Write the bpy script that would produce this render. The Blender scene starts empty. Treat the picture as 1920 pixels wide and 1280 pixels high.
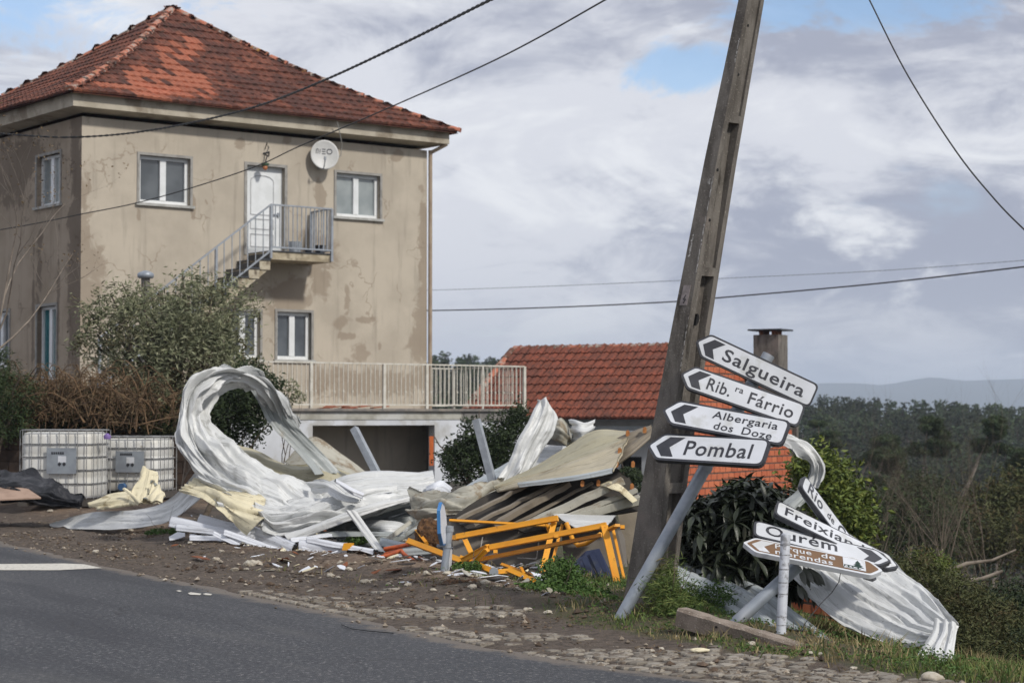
import bpy, math, random
import numpy as np
from mathutils import Vector, Matrix
random.seed(7); RNG = np.random.default_rng(7)
S = bpy.context.scene
COL = S.collection
R = math.radians
# ------------------------------------------------------------------ camera
F = 70.0 / 36.0 * 1920.0
PITCH = math.atan(140.0 / F)
EYE = 1.6
cam = bpy.data.cameras.new('camera'); cam.lens = 70; cam.sensor_width = 36
cam.clip_start = 0.2; cam.clip_end = 9000
cam.dof.use_dof = True; cam.dof.focus_distance = 16.0; cam.dof.aperture_fstop = 4.5
camo = bpy.data.objects.new('camera', cam); COL.objects.link(camo)
camo.location = (0, 0, EYE); camo.rotation_euler = (math.pi / 2 + PITCH, 0, 0)
S.camera = camo
# ------------------------------------------------------------------ world, sun, exposure
SUN_EL, SUN_AZ = R(41), math.atan2(0.72, -0.69)
S.view_settings.view_transform = 'Standard'; S.view_settings.look = 'None'
S.view_settings.gamma = 1; S.view_settings.exposure = 0.0
S.view_settings.use_curve_mapping = False
W = bpy.data.worlds.new('World'); S.world = W; W.use_nodes = True
wt = W.node_tree; wt.nodes.clear()
def wn(t, **k):
    n = wt.nodes.new(t)
    for a, b in k.items(): setattr(n, a, b)
    return n
def wmath(op, a, b=None, c=None, clamp=False):
    n = wn('ShaderNodeMath', operation=op); n.use_clamp = clamp
    for i, v in enumerate((a, b, c)):
        if v is None: continue
        if hasattr(v, 'is_output'): wt.links.new(v, n.inputs[i])
        else: n.inputs[i].default_value = v
    return n.outputs[0]
def wmix(f, a, b):
    n = wn('ShaderNodeMix', data_type='RGBA')
    for i, v in ((0, f), (6, a), (7, b)):
        if hasattr(v, 'is_output'): wt.links.new(v, n.inputs[i])
        else: n.inputs[i].default_value = v if i == 0 else (*v, 1)
    return n.outputs[2]
tc = wn('ShaderNodeTexCoord'); sp = wn('ShaderNodeSeparateXYZ'); wt.links.new(tc.outputs['Generated'], sp.inputs[0])
dz = wmath('ADD', wmath('MAXIMUM', sp.outputs[2], 0.0), 0.34)
cb = wn('ShaderNodeCombineXYZ')
wt.links.new(wmath('DIVIDE', sp.outputs[0], dz), cb.inputs[0])
wt.links.new(wmath('DIVIDE', sp.outputs[1], dz), cb.inputs[1])
def wnoise(scale, detail=6, rough=.55, off=0.0, dist=0.0):
    m = wn('ShaderNodeMapping'); m.inputs['Location'].default_value = (off, off * .7, off * .3)
    wt.links.new(cb.outputs[0], m.inputs[0])
    n = wn('ShaderNodeTexNoise'); n.inputs['Scale'].default_value = scale; n.inputs['Detail'].default_value = detail
    n.inputs['Roughness'].default_value = rough; n.inputs['Distortion'].default_value = dist
    wt.links.new(m.outputs[0], n.inputs['Vector']); return n.outputs[0]
def wss(v, a, b):
    n = wn('ShaderNodeMapRange', interpolation_type='SMOOTHSTEP')
    wt.links.new(v, n.inputs[0]); n.inputs[1].default_value = a; n.inputs[2].default_value = b
    return n.outputs[0]
sky = wn('ShaderNodeTexSky', sky_type='NISHITA'); sky.sun_disc = False
sky.sun_elevation = SUN_EL; sky.sun_rotation = SUN_AZ; sky.air_density = 1.0; sky.dust_density = 0.1; sky.ozone_density = 4.0
skyc = wn('ShaderNodeVectorMath', operation='SCALE'); wt.links.new(sky.outputs[0], skyc.inputs[0]); skyc.inputs['Scale'].default_value = 0.15
n1 = wnoise(2.6, 6, .55, 3.1, .3); n2 = wnoise(2.1, 6, .52, 11.7, .3); n3 = wnoise(6.5, 9, .68, 5.0, .5)
# two openings in the cloud deck, ragged by the same noise
def hole(ax, az, rx, rz):
    a = wmath('DIVIDE', wmath('SUBTRACT', sp.outputs[0], ax), rx)
    b = wmath('DIVIDE', wmath('SUBTRACT', sp.outputs[2], az), rz)
    return wmath('SUBTRACT', 1.0, wmath('SQRT', wmath('ADD', wmath('MULTIPLY', a, a), wmath('MULTIPLY', b, b))))
h1 = hole(0.176, 0.214, 0.075, 0.032); h2 = hole(0.086, 0.171, 0.030, 0.012); h3 = hole(-.26, .19, .16, .05)
hh = wmath('MAXIMUM', wmath('MAXIMUM', h1, h2), wmath('SUBTRACT', h3, .35))
blue = wss(wmath('ADD', wmath('MULTIPLY', hh, .62), wmath('MULTIPLY', wmath('SUBTRACT', n3, .5), 2.0)), 0.0, 0.36)
gap = wss(n1, .60, .72)
blue = wmath('MAXIMUM', blue, wmath('MULTIPLY', gap, .55))
shade = wss(wmath('ADD', wmath('MULTIPLY', n2, .6), wmath('MULTIPLY', n3, .4)), .42, .57)
cloud = wmix(shade, (.40, .43, .535), (.77, .79, .855))
n4 = wnoise(4.2, 8, .6, 21.0, .5)
cloud = wmix(wss(n4, .53, .68), cloud, (.90, .92, .96))
hz = wss(sp.outputs[2], 0.09, -0.005)
cloud = wmix(wmath('MULTIPLY', hz, .7), cloud, (.56, .59, .68))
col = wmix(wmath('MULTIPLY', blue, .80), cloud, skyc.outputs[0])
wt.links.new(blue, wt.nodes[-1].inputs[0]) if False else None
bg = wn('ShaderNodeBackground'); bg.inputs[1].default_value = 1.0
wt.links.new(col, bg.inputs[0])
wo = wn('ShaderNodeOutputWorld'); wt.links.new(bg.outputs[0], wo.inputs[0])
sl = bpy.data.lights.new('sun', 'SUN'); sl.energy = 2.9; sl.angle = R(5.0); sl.color = (1, .95, .87)
so = bpy.data.objects.new('sun', sl); COL.objects.link(so)
sdir = Vector((math.sin(SUN_AZ) * math.cos(SUN_EL), math.cos(SUN_AZ) * math.cos(SUN_EL), math.sin(SUN_EL)))
so.rotation_euler = sdir.to_track_quat('Z', 'Y').to_euler(); so.location = (20, -10, 30)

# ------------------------------------------------------------------ projection helpers
cp, sn = math.cos(PITCH), math.sin(PITCH)
def ray(px, py):
    a = (px - 960) / F; b = (640 - py) / F
    return Vector((a, cp - sn * b, sn + cp * b))
def at(px, py, Y):
    r = ray(px, py); k = Y / r.y
    return Vector((r.x * k, Y, EYE + r.z * k))
def ground(px, py, z=0.0):
    r = ray(px, py); k = (z - EYE) / r.z
    return Vector((r.x * k, r.y * k, z))
def project(p):
    x, y, z = p[0], p[1], p[2] - EYE
    d = cp * y + sn * z; v = -sn * y + cp * z
    return 960 + F * x / d, 640 - F * v / d
# ------------------------------------------------------------------ numpy value noise
_P = np.random.default_rng(3).random((64, 64, 64)).astype(np.float32)
def vnoise(x, y, z=0.0):
    x = np.asarray(x, float); y = np.asarray(y, float) + 0 * x; z = np.asarray(z, float) + 0 * x
    xi = np.floor(x).astype(int); yi = np.floor(y).astype(int); zi = np.floor(z).astype(int)
    fx, fy, fz = x - xi, y - yi, z - zi
    fx = fx * fx * (3 - 2 * fx); fy = fy * fy * (3 - 2 * fy); fz = fz * fz * (3 - 2 * fz)
    def g(a, b, c): return _P[(xi + a) & 63, (yi + b) & 63, (zi + c) & 63]
    l = lambda a, b, t: a + (b - a) * t
    return l(l(l(g(0,0,0), g(1,0,0), fx), l(g(0,1,0), g(1,1,0), fx), fy),
             l(l(g(0,0,1), g(1,0,1), fx), l(g(0,1,1), g(1,1,1), fx), fy), fz)
def fbm(x, y, z=0.0, o=4):
    s = 0; a = .5; f = 1; t = 0
    for i in range(o):
        s = s + a * vnoise(np.asarray(x) * f + 7.3 * i, np.asarray(y) * f + 3.1 * i, np.asarray(z) * f); t += a; a *= .5; f *= 2.03
    return s / t
def sstep(x, a, b):
    t = np.clip((np.asarray(x, float) - a) / (b - a), 0, 1); return t * t * (3 - 2 * t)
# ------------------------------------------------------------------ object helpers
WM = {}
def link(o, parent, M):
    COL.objects.link(o)
    if parent is not None:
        o.parent = parent; o.matrix_basis = WM[parent.name].inverted() @ M
    else: o.matrix_basis = M
    WM[o.name] = M
    return o
def tag(o, label=None, cat=None, group=None, kind=None):
    if label: o['label'] = label
    if cat: o['category'] = cat
    if group: o['group'] = group
    if kind: o['kind'] = kind
    return o
def thing(name, label, cat, loc=(0, 0, 0), group=None):
    o = bpy.data.objects.new(name, None); o.empty_display_size = .2
    link(o, None, Matrix.Translation(Vector(loc))); return tag(o, label, cat, group)
class MB:
    def __init__(s): s.v = []; s.f = []; s.m = []; s.n = 0; s.sm = []
    def add(s, verts, faces, mi=0, smooth=False):
        b = s.n; s.v.extend([tuple(q) for q in verts]); s.n += len(verts)
        for f in faces: s.f.append(tuple(i + b for i in f)); s.m.append(mi); s.sm.append(smooth)
    def obox(s, c, X, Y, Z, mi=0):          # centre + half-vectors
        c, X, Y, Z = Vector(c), Vector(X), Vector(Y), Vector(Z)
        v = [c + i * X + j * Y + k * Z for k in (-1, 1) for j in (-1, 1) for i in (-1, 1)]
        s.add(v, [(0,2,3,1), (4,5,7,6), (0,1,5,4), (2,6,7,3), (0,4,6,2), (1,3,7,5)], mi)
    def box(s, a, b, mi=0):
        c = [(a[i] + b[i]) / 2 for i in range(3)]; h = [(b[i] - a[i]) / 2 for i in range(3)]
        s.obox(c, (h[0],0,0), (0,h[1],0), (0,0,h[2]), mi)
    def bar(s, a, b, w, h, up=(0, 0, 1), mi=0):
        a, b = Vector(a), Vector(b); d = (b - a); l = d.length; d.normalize(); up = Vector(up)
        sd = d.cross(up)
        if sd.length < 1e-4: sd = Vector((1, 0, 0))
        sd.normalize(); u2 = sd.cross(d).normalized()
        s.obox((a + b) / 2, d * l / 2, sd * w / 2, u2 * h / 2, mi)
    def tube(s, pts, rad, n=8, mi=0, caps=True, smooth=True):
        pts = [Vector(p) for p in pts]; m = len(pts)
        if not hasattr(rad, '__len__'): rad = [rad] * m
        vs = []; nrm = None
        for i, p in enumerate(pts):
            d = (pts[min(i + 1, m - 1)] - pts[max(i - 1, 0)]).normalized()
            if nrm is None: nrm = d.orthogonal().normalized()
            else:
                nrm = nrm - d * nrm.dot(d)
                nrm = nrm.normalized() if nrm.length > 1e-6 else d.orthogonal().normalized()
            bn = d.cross(nrm)
            for k in range(n):
                t = 2 * math.pi * k / n; vs.append(p + (nrm * math.cos(t) + bn * math.sin(t)) * rad[i])
        fs = [(i * n + k, i * n + (k + 1) % n, (i + 1) * n + (k + 1) % n, (i + 1) * n + k) for i in range(m - 1) for k in range(n)]
        s.add(vs, fs, mi, smooth)
        if caps: s.add(vs[:n], [tuple(range(n))[::-1]], mi); s.add(vs[-n:], [tuple(range(n))], mi)
    def prism(s, poly, ext, mi=0, side=None):   # poly: 3D points, extruded by ext
        n = len(poly); p = [Vector(q) for q in poly]; e = Vector(ext)
        s.add(p + [q + e for q in p], [tuple(range(n))[::-1], tuple(range(n, 2 * n))], mi)
        s.add(p + [q + e for q in p], [(i, (i + 1) % n, n + (i + 1) % n, n + i) for i in range(n)], mi if side is None else side)
    def build(s, name, mats, parent=None, label=None, cat=None, group=None, kind=None, M=None):
        me = bpy.data.meshes.new(name)
        me.from_pydata(s.v, [], s.f)
        for m in (mats if isinstance(mats, (list, tuple)) else [mats]): me.materials.append(m)
        me.polygons.foreach_set('material_index', s.m); me.polygons.foreach_set('use_smooth', s.sm)
        me.update()
        o = bpy.data.objects.new(name, me)
        link(o, parent, M or Matrix.Identity(4)); return tag(o, label, cat, group, kind)
def np_mesh(name, V, Fq, mats, parent=None, smooth=True, mi=None, **k):
    me = bpy.data.meshes.new(name); V = np.asarray(V, np.float32); Fq = np.asarray(Fq, np.int32)
    n, c = Fq.shape
    me.vertices.add(len(V)); me.vertices.foreach_set('co', V.ravel())
    me.loops.add(n * c); me.loops.foreach_set('vertex_index', Fq.ravel())
    me.polygons.add(n); me.polygons.foreach_set('loop_start', np.arange(0, n * c, c, dtype=np.int32))
    for m in (mats if isinstance(mats, (list, tuple)) else [mats]): me.materials.append(m)
    if mi is not None: me.polygons.foreach_set('material_index', np.asarray(mi, np.int32))
    me.update(calc_edges=True); me.polygons.foreach_set('use_smooth', np.full(n, smooth)); me.validate()
    o = bpy.data.objects.new(name, me); link(o, parent, Matrix.Identity(4)); return tag(o, **k)
def recentre(o):                         # origin of a one-mesh thing at the middle of its base
    me = o.data; n = len(me.vertices); a = np.empty(n * 3, np.float32); me.vertices.foreach_get('co', a); a = a.reshape(-1, 3)
    c = Vector(((a[:, 0].min() + a[:, 0].max()) / 2, (a[:, 1].min() + a[:, 1].max()) / 2, a[:, 2].min()))
    me.transform(Matrix.Translation(-c)); o.matrix_basis = o.matrix_basis @ Matrix.Translation(c); WM[o.name] = o.matrix_basis.copy(); return o
# ------------------------------------------------------------------ materials
class NT:
    def __init__(s, name):
        s.m = bpy.data.materials.new(name); s.m.use_nodes = True; s.t = s.m.node_tree; s.t.nodes.clear()
        s.out = s.n('ShaderNodeOutputMaterial'); s.b = s.n('ShaderNodeBsdfPrincipled'); s.l(s.b.outputs[0], s.out.inputs[0])
        s.pos = s.n('ShaderNodeNewGeometry')
    def n(s, t, **k):
        q = s.t.nodes.new(t)
        for a, b in k.items(): setattr(q, a, b)
        return q
    def l(s, a, b): s.t.links.new(a, b)
    def put(s, i, v):
        if hasattr(v, 'is_output'): s.l(v, i)
        elif isinstance(v, (tuple, list)) and len(v) == 3 and i.type == 'RGBA': i.default_value = (*v, 1)
        else: i.default_value = v
    def noise(s, scale, detail=4, rough=.55, vec=None, st=(1, 1, 1), dist=0, off=(0,0,0)):
        mp = s.n('ShaderNodeMapping'); mp.inputs['Scale'].default_value = st; mp.inputs['Location'].default_value = off
        s.l(vec or s.pos.outputs['Position'], mp.inputs[0])
        q = s.n('ShaderNodeTexNoise'); q.inputs['Scale'].default_value = scale; q.inputs['Detail'].default_value = detail
        q.inputs['Roughness'].default_value = rough; q.inputs['Distortion'].default_value = dist
        s.l(mp.outputs[0], q.inputs['Vector']); return q.outputs[0]
    def ss(s, v, a, b):
        q = s.n('ShaderNodeMapRange', interpolation_type='SMOOTHSTEP'); s.l(v, q.inputs[0])
        q.inputs[1].default_value = a; q.inputs[2].default_value = b; return q.outputs[0]
    def mix(s, f, a, b, bt='MIX'):
        q = s.n('ShaderNodeMix', data_type='RGBA', blend_type=bt)
        s.put(q.inputs[0], f); s.put(q.inputs[6], a); s.put(q.inputs[7], b); return q.outputs[2]
    def math(s, op, a, b=0.0, c=None, clamp=False):
        q = s.n('ShaderNodeMath', operation=op); q.use_clamp = clamp; s.put(q.inputs[0], a); s.put(q.inputs[1], b)
        if c is not None: s.put(q.inputs[2], c)
        return q.outputs[0]
    def bump(s, h, st=.5, d=.02):
        q = s.n('ShaderNodeBump'); q.inputs['Strength'].default_value = st; q.inputs['Distance'].default_value = d
        s.l(h, q.inputs['Height']); s.l(q.outputs[0], s.b.inputs['Normal'])
    def done(s, col, rough=.8, metal=0.0, spec=None):
        s.put(s.b.inputs['Base Color'], col); s.put(s.b.inputs['Roughness'], rough); s.put(s.b.inputs['Metallic'], metal)
        if spec is not None: s.b.inputs['Specular IOR Level'].default_value = spec
        return s.m
def simple(name, c1, c2=None, scale=6, rough=.7, metal=0.0, a=.4, b=.65, bump=0, bscale=40, st=(1,1,1), spec=None, c3=None, s3=1.5, island=0):
    t = NT(name); c2 = c2 or tuple(x * .75 for x in c1)
    col = t.mix(t.ss(t.noise(scale, 5, .6, st=st), a, b), c1, c2)
    if c3: col = t.mix(t.ss(t.noise(s3, 5, .6, off=(5, 3, 1)), .52, .66), col, c3)
    if island:
        v = t.math('MULTIPLY_ADD', t.pos.outputs['Random Per Island'], island, 1 - island / 2)
        q = t.n('ShaderNodeVectorMath', operation='SCALE'); t.l(col, q.inputs[0]); t.l(v, q.inputs['Scale']); col = q.outputs[0]
    if bump: t.bump(t.noise(bscale, 4, .6), bump, .01)
    return t.done(col, rough, metal, spec)
M = {}
M['white_pvc'] = simple('white_pvc', (.74, .76, .77), (.66, .68, .68), 3, .35)
M['surround'] = simple('grey_stone_trim', (.31, .30, .28), (.23, .22, .205), 5, .8)
M['sill'] = simple('sill_stone', (.42, .42, .40), (.30, .30, .28), 6, .7)
def glass(name, c, c2):
    t = NT(name); col = t.mix(t.ss(t.noise(1.1, 3), .35, .65), c, c2)
    t.b.inputs['Coat Weight'].default_value = 0.3
    return t.done(col, .04, 0, .7)
M['glass_dark'] = glass('dark_glass', (.05, .058, .066), (.10, .112, .122))
M['glass_light'] = glass('glass_with_net_curtain', (.20, .23, .235), (.32, .35, .35))
M['glass_teal'] = glass('glass_with_teal_curtain', (.01, .12, .14), (.03, .22, .24))
M['galv'] = simple('galvanised_steel', (.33, .365, .41), (.27, .30, .34), 6, .45, .35, spec=.5, c3=(.36, .38, .41), s3=3)
M['cage'] = simple('cage_steel', (.26, .265, .27), (.18, .18, .18), 9, .6)
M['galv_dull'] = simple('dull_zinc_tube', (.36, .39, .42), (.28, .30, .33), 9, .55, .25)
M['rail_blue'] = simple('grey_painted_rail', (.30, .33, .37), (.24, .26, .29), 7, .5)
M['rail_cream'] = simple('cream_painted_rail', (.62, .60, .54), (.50, .47, .40), 6, .55)
M['cable'] = simple('black_cable', (.015, .015, .016), (.03, .03, .03), 20, .6)
M['black'] = simple('black_enamel', (.018, .019, .024), (.03, .03, .035), 12, .35)
M['sign_black'] = simple('sign_black', (.030, .031, .038), (.045, .046, .054), 9, .4)
M['hole'] = simple('hollow_shade', (.006, .006, .006), (.01, .01, .01), 5, .9)  # near-black colour painted as the shade inside holes and openings
# concrete of the pole
t = NT('weathered_concrete')
c = t.mix(t.ss(t.noise(5, 6, .62, st=(1.6, 1.6, .45)), .36, .66), (.175, .158, .138), (.085, .074, .063))
c = t.mix(t.ss(t.noise(60, 3, .7), .58, .72), c, (.30, .27, .23))
c = t.mix(t.ss(t.noise(2.2, 4, .6, off=(3, 1, 9)), .55, .70), c, (.20, .17, .15))
c = t.mix(t.ss(t.noise(3.0, 5, .7, st=(2, 2, .35), off=(1, 8, 2)), .60, .68), c, (.045, .038, .03))
t.bump(t.noise(70, 5, .7), .55, .012); M['pole'] = t.done(c, .92)
M['lime'] = simple('white_lime_stain', (.55, .53, .50), (.3, .28, .26), 30, .95)
t = NT('old_kerb_concrete')
c = t.mix(t.ss(t.noise(7, 5), .4, .65), (.27, .22, .18), (.17, .135, .105)); c = t.mix(t.ss(t.noise(80, 3, .7), .57, .68), c, (.46, .42, .36))
t.bump(t.noise(60, 5, .7), .6, .012); M['kerb'] = t.done(c, .92)
# crumpled sheets
def sheetmat(name, c1, c2, dirt, rough=.42, metal=.0, ds=2.2, da=.58):
    t = NT(name); c = t.mix(t.ss(t.noise(1.3, 4), .35, .7), c1, c2)
    c = t.mix(t.ss(t.noise(ds, 7, .72, dist=.4), da, da + .13), c, dirt)
    c = t.mix(t.ss(t.noise(38, 2, .6), .71, .76), c, (.10, .09, .07))
    c = t.mix(t.math('MULTIPLY', t.ss(t.noise(9, 6, .75, dist=1.2), .62, .70), .5), c, dirt)
    uvn = t.n('ShaderNodeUVMap'); ln = t.noise(1.0, 4, .6, vec=uvn.outputs[0], st=(.5, 7, 1), dist=.4)
    ab = t.math('ABSOLUTE', t.math('SUBTRACT', ln, .5)); c = t.mix(t.math('MULTIPLY', t.ss(ab, .014, .003), .38), c, tuple(x * .35 for x in dirt))  # fold shade painted along the pleats as thin dark lines, with seam dirt
    ln2 = t.noise(1.0, 3, .6, vec=uvn.outputs[0], st=(.4, 16, 1), off=(3, 5, 0)); ab2 = t.math('ABSOLUTE', t.math('SUBTRACT', ln2, .53)); c = t.mix(t.math('MULTIPLY', t.ss(ab2, .018, .004), .22), c, tuple(x * .5 for x in dirt))
    t.bump(t.math('ADD', t.noise(7, 5, .55, dist=.8), t.math('MULTIPLY', ln2, .6)), .35, .03); return t.done(c, rough, metal, .45)
M['sheet'] = sheetmat('white_sheet_metal', (.62, .63, .625), (.54, .55, .545), (.40, .385, .33), da=.64)
M['sheet_bright'] = sheetmat('clean_white_metal', (.70, .72, .76), (.62, .64, .69), (.48, .47, .44), da=.66)
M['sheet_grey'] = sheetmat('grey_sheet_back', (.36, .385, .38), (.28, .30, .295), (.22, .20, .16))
M['sheet_blue'] = sheetmat('pale_blue_sheet', (.42, .46, .48), (.34, .375, .39), (.26, .25, .22))
M['sheet_beige'] = sheetmat('beige_panel_face', (.45, .40, .29), (.33, .285, .18), (.22, .18, .11), .5, ds=1.2, da=.5)
M['sheet_brown'] = sheetmat('stained_panel_underside', (.24, .205, .155), (.15, .125, .09), (.09, .07, .05), .6)
M['foam'] = sheetmat('cream_foam', (.72, .655, .47), (.60, .54, .37), (.34, .28, .17), .85, ds=4, da=.52)
M['foam_torn'] = sheetmat('khaki_membrane', (.42, .39, .28), (.33, .30, .20), (.24, .20, .12), .5)
M['greige'] = sheetmat('dirty_greige_sheet', (.40, .385, .325), (.32, .31, .26), (.23, .18, .12), .6, ds=3.4, da=.5)
M['panel_dark'] = sheetmat('board_in_shade', (.155, .14, .12), (.115, .10, .085), (.08, .065, .05), .8)  # beige board, the shade it stands in put into the grey-brown colour
t = NT('yellow_enamel'); c = t.mix(t.ss(t.noise(2.5, 5), .4, .7), (.78, .36, .02), (.66, .27, .012))
c = t.mix(t.ss(t.noise(11, 6, .75), .63, .69), c, (.22, .09, .03)); t.bump(t.noise(9, 4), .1, .01); M['yellow'] = t.done(c, .42)
M['orange_pipe'] = simple('orange_conduit', (.55, .12, .03), (.38, .08, .03), 8, .5)
M['rust'] = simple('rust', (.23, .075, .025), (.12, .04, .02), 14, .9, bump=.6)
M['navy'] = simple('navy_door_paint', (.010, .018, .055), (.016, .026, .065), 3, .65, c3=(.035, .042, .06), s3=6)
M['blue'] = simple('sign_blue', (.03, .16, .42), (.05, .2, .45), 8, .4)
M['brown_sign'] = simple('brown_sign_face', (.175, .095, .042), (.15, .08, .036), 7, .5)
M['sign_white'] = simple('sign_white_film', (.64, .66, .70), (.58, .60, .63), 2.2, .38, c3=(.52, .53, .53), s3=4)
M['green_pipe'] = simple('green_pipe', (.05, .26, .13), (.04, .18, .09), 8, .5)
M['bark'] = simple('bark', (.12, .095, .07), (.06, .045, .035), 14, .95, bump=.5)
M['twig'] = simple('pale_twig', (.25, .21, .17), (.14, .115, .09), 6, .9)
M['twig_mid'] = simple('grey_brown_twig', (.15, .12, .09), (.08, .065, .048), 6, .9)
M['twig_dark'] = simple('dark_twig', (.085, .06, .045), (.045, .032, .025), 6, .9)
M['twig_rust'] = simple('rusty_bramble', (.17, .105, .058), (.095, .062, .035), 4, .9, island=.7)
def leafmat(name, c1, c2, c3=None, rough=.5, island=.9, tr=.12):
    t = NT(name); r = t.pos.outputs['Random Per Island']
    c = t.mix(r, c1, c2)
    if c3: c = t.mix(t.ss(t.noise(1.6, 3), .52, .66), c, c3)
    c = t.mix(t.math('MULTIPLY', t.pos.outputs['Backfacing'], .45), c, tuple(min(1, x * 1.7 + .02) for x in c1))
    return t.done(c, max(rough, .55), 0, .16)
M['leaf_olive'] = leafmat('olive_leaf', (.085, .098, .05), (.34, .34, .22), (.17, .145, .085))
M['leaf_forest'] = leafmat('forest_leaf', (.014, .022, .010), (.045, .052, .024), (.040, .034, .020), rough=.9)
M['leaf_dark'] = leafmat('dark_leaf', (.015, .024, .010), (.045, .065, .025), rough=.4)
M['leaf_loquat'] = leafmat('loquat_leaf', (.016, .022, .013), (.045, .055, .033), rough=.35)
M['leaf_green'] = leafmat('weed_leaf', (.035, .075, .015), (.10, .16, .04))
M['leaf_yellow'] = leafmat('yellow_green_leaf', (.055, .085, .015), (.17, .19, .04))
M['leaf_brown'] = leafmat('dry_leaf', (.10, .070, .038), (.19, .14, .08), rough=.8)
M['leaf_scrub'] = leafmat('scrub_leaf', (.045, .055, .02), (.11, .105, .045), (.10, .065, .035), rough=.8)
M['leaf_pine'] = leafmat('pine_needles', (.020, .036, .014), (.065, .085, .032), (.06, .06, .03), rough=.8)
M['grass'] = leafmat('grass_blades', (.05, .09, .02), (.17, .19, .06), (.20, .16, .07), rough=.7)
M['grass_dry'] = leafmat('dry_grass', (.20, .16, .08), (.32, .26, .14), rough=.85)
M['stone'] = simple('limestone', (.44, .40, .33), (.30, .26, .20), 12, .9, bump=.5, c3=(.50, .47, .40), s3=20, island=.5)
# ================================================================== TERRAIN, ROAD
EY = np.array([-60, 0, 5, 8.6, 10.6, 12.07, 12.93, 13.8, 14.9, 16.1, 18.0, 18.9, 21.2, 25.4, 30, 40, 60, 90, 3000.])
EX = np.array([48, 9.0, 6.1, 3.7, 2.2, 1.18, .485, -.17, -.78, -1.38, -2.45, -2.95, -4.3, -6.5, -8.8, -13.0, -20, -29, -900.])
def edge_d(x, y):                       # metres from the asphalt edge, positive on the verge side
    return (np.asarray(x) - np.interp(y, EY, EX)) * .87
def terrain(x, y):
    x = np.asarray(x, float); y = np.asarray(y, float)
    d = edge_d(x, y)
    u = np.maximum(0, x - 1.45 - .03 * (y - 14)) ; t = u * np.maximum(0, (y - 11.0) / 10)
    drop = -6 * (1 - np.exp(-.43 * t / 6)) - 8 * sstep(y, 60, 140)
    back = .28 * sstep(y, 27, 34) * sstep(-x, 2, 7)
    hill = 12.0 * sstep(y, 150, 410) + 3.0 * (fbm(x / 60, y / 60, 1.5, 3) - .5) * sstep(y, 120, 300) - (x - 50) * .045 * sstep(y, 200, 400)
    far = -30 * sstep(y, 420, 800)
    near = sstep(40 - y, 0, 12)
    rough = near * ((fbm(x * 1.3, y * 1.3, 4.4, 4) - .5) * .10 + (fbm(x * 7, y * 7, 2.2, 3) - .5) * .05)
    berm = .10 * np.exp(-((d - 2.0 - .3 * np.sin(y)) / .45) ** 2) * sstep(y, 12, 14) * sstep(30 - y, 0, 5)
    yard = sstep(d, 2.7, 3.3) * sstep(x, -5.2, -4.4) * sstep(2.2 - x, 0, .8)
    z = np.where(d < 0, -.07, 0.0) + sstep(d, -.12, .10) * .075 * sstep(d, -.12, .1)
    z = np.where(d < -.12, -.07, -.065 + .085 * sstep(d, -.12, .14))
    strip = sstep(d, 0, .1) * sstep(1.25 - d, 0, .12) * sstep(19 - y, 0, 3)
    z = z + sstep(d, .0, .5) * (rough * (1 - .8 * yard) * (1 - .8 * strip) + berm)
    z = z - strip * .012
    return z + (drop + back + hill + far) * sstep(d, .6, 2.5)
def hz(x, y): return float(terrain(np.array([x]), np.array([y]))[0])
def spread(lo, hi, n, p): return [lo + (hi - lo) * ((i + 1) / n) ** p for i in range(n)]
xs = sorted([-12 - v for v in spread(0, 1500, 40, 3.2)] + list(np.arange(-12, 7.01, .075)) + [7 + v for v in spread(0, 1500, 60, 3.0)])
ys = sorted([-40, -20, -8, 0, 4, 7, 9] + list(np.arange(10, 30, .075)) + list(np.arange(30, 44, .4)) + [44 + v for v in spread(0, 2900, 90, 2.6)])
xs = np.array(sorted(set(xs))); ys = np.array(sorted(set(ys)))
GX, GY = np.meshgrid(xs, ys); GZ = terrain(GX, GY)
nx, ny = len(xs), len(ys)
idx = np.arange(nx * ny).reshape(ny, nx)
Q = np.stack([idx[:-1, :-1], idx[:-1, 1:], idx[1:, 1:], idx[1:, :-1]], -1).reshape(-1, 4)
t = NT('ground_soil')
at_ = t.n('ShaderNodeAttribute', attribute_name='zone'); zs = t.n('ShaderNodeSeparateColor'); t.l(at_.outputs['Color'], zs.inputs[0])
yardm, grassm, mudm = zs.outputs[0], zs.outputs[1], zs.outputs[2]
soil = t.mix(t.ss(t.noise(2.2, 6, .65), .38, .62), (.205, .143, .096), (.095, .064, .045))
soil = t.mix(t.ss(t.noise(9, 5, .7), .52, .68), soil, (.28, .22, .16))
soil = t.mix(t.ss(t.noise(45, 3, .7), .60, .70), soil, (.34, .29, .23))
soil = t.mix(t.ss(t.noise(30, 4, .7, off=(9, 2, 1)), .60, .70), soil, (.03, .022, .016))
mud = t.mix(t.ss(t.noise(14, 5, .7), .42, .62), (.125, .097, .075), (.058, .044, .034))
mud = t.mix(t.ss(t.noise(60, 3, .7), .62, .72), mud, (.26, .225, .18))
yard = t.mix(t.ss(t.noise(4, 6, .6), .4, .65), (.078, .068, .058), (.050, .043, .037))
yard = t.mix(t.ss(t.noise(70, 3, .7), .63, .72), yard, (.16, .14, .12))
gr = t.mix(t.ss(t.noise(12, 5, .7), .42, .62), (.055, .065, .022), (.11, .085, .045))
c = t.mix(mudm, soil, mud); c = t.mix(yardm, c, yard); c = t.mix(grassm, c, gr)
far = t.mix(t.ss(t.noise(.12, 5, .6), .4, .6), (.045, .042, .026), (.075, .06, .042))
sy = t.n('ShaderNodeSeparateXYZ'); t.l(t.pos.outputs['Position'], sy.inputs[0])
c = t.mix(t.ss(sy.outputs[1], 34, 60), c, far)
t.bump(t.noise(38, 6, .72), .9, .035); MG = t.done(c, .93)
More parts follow.
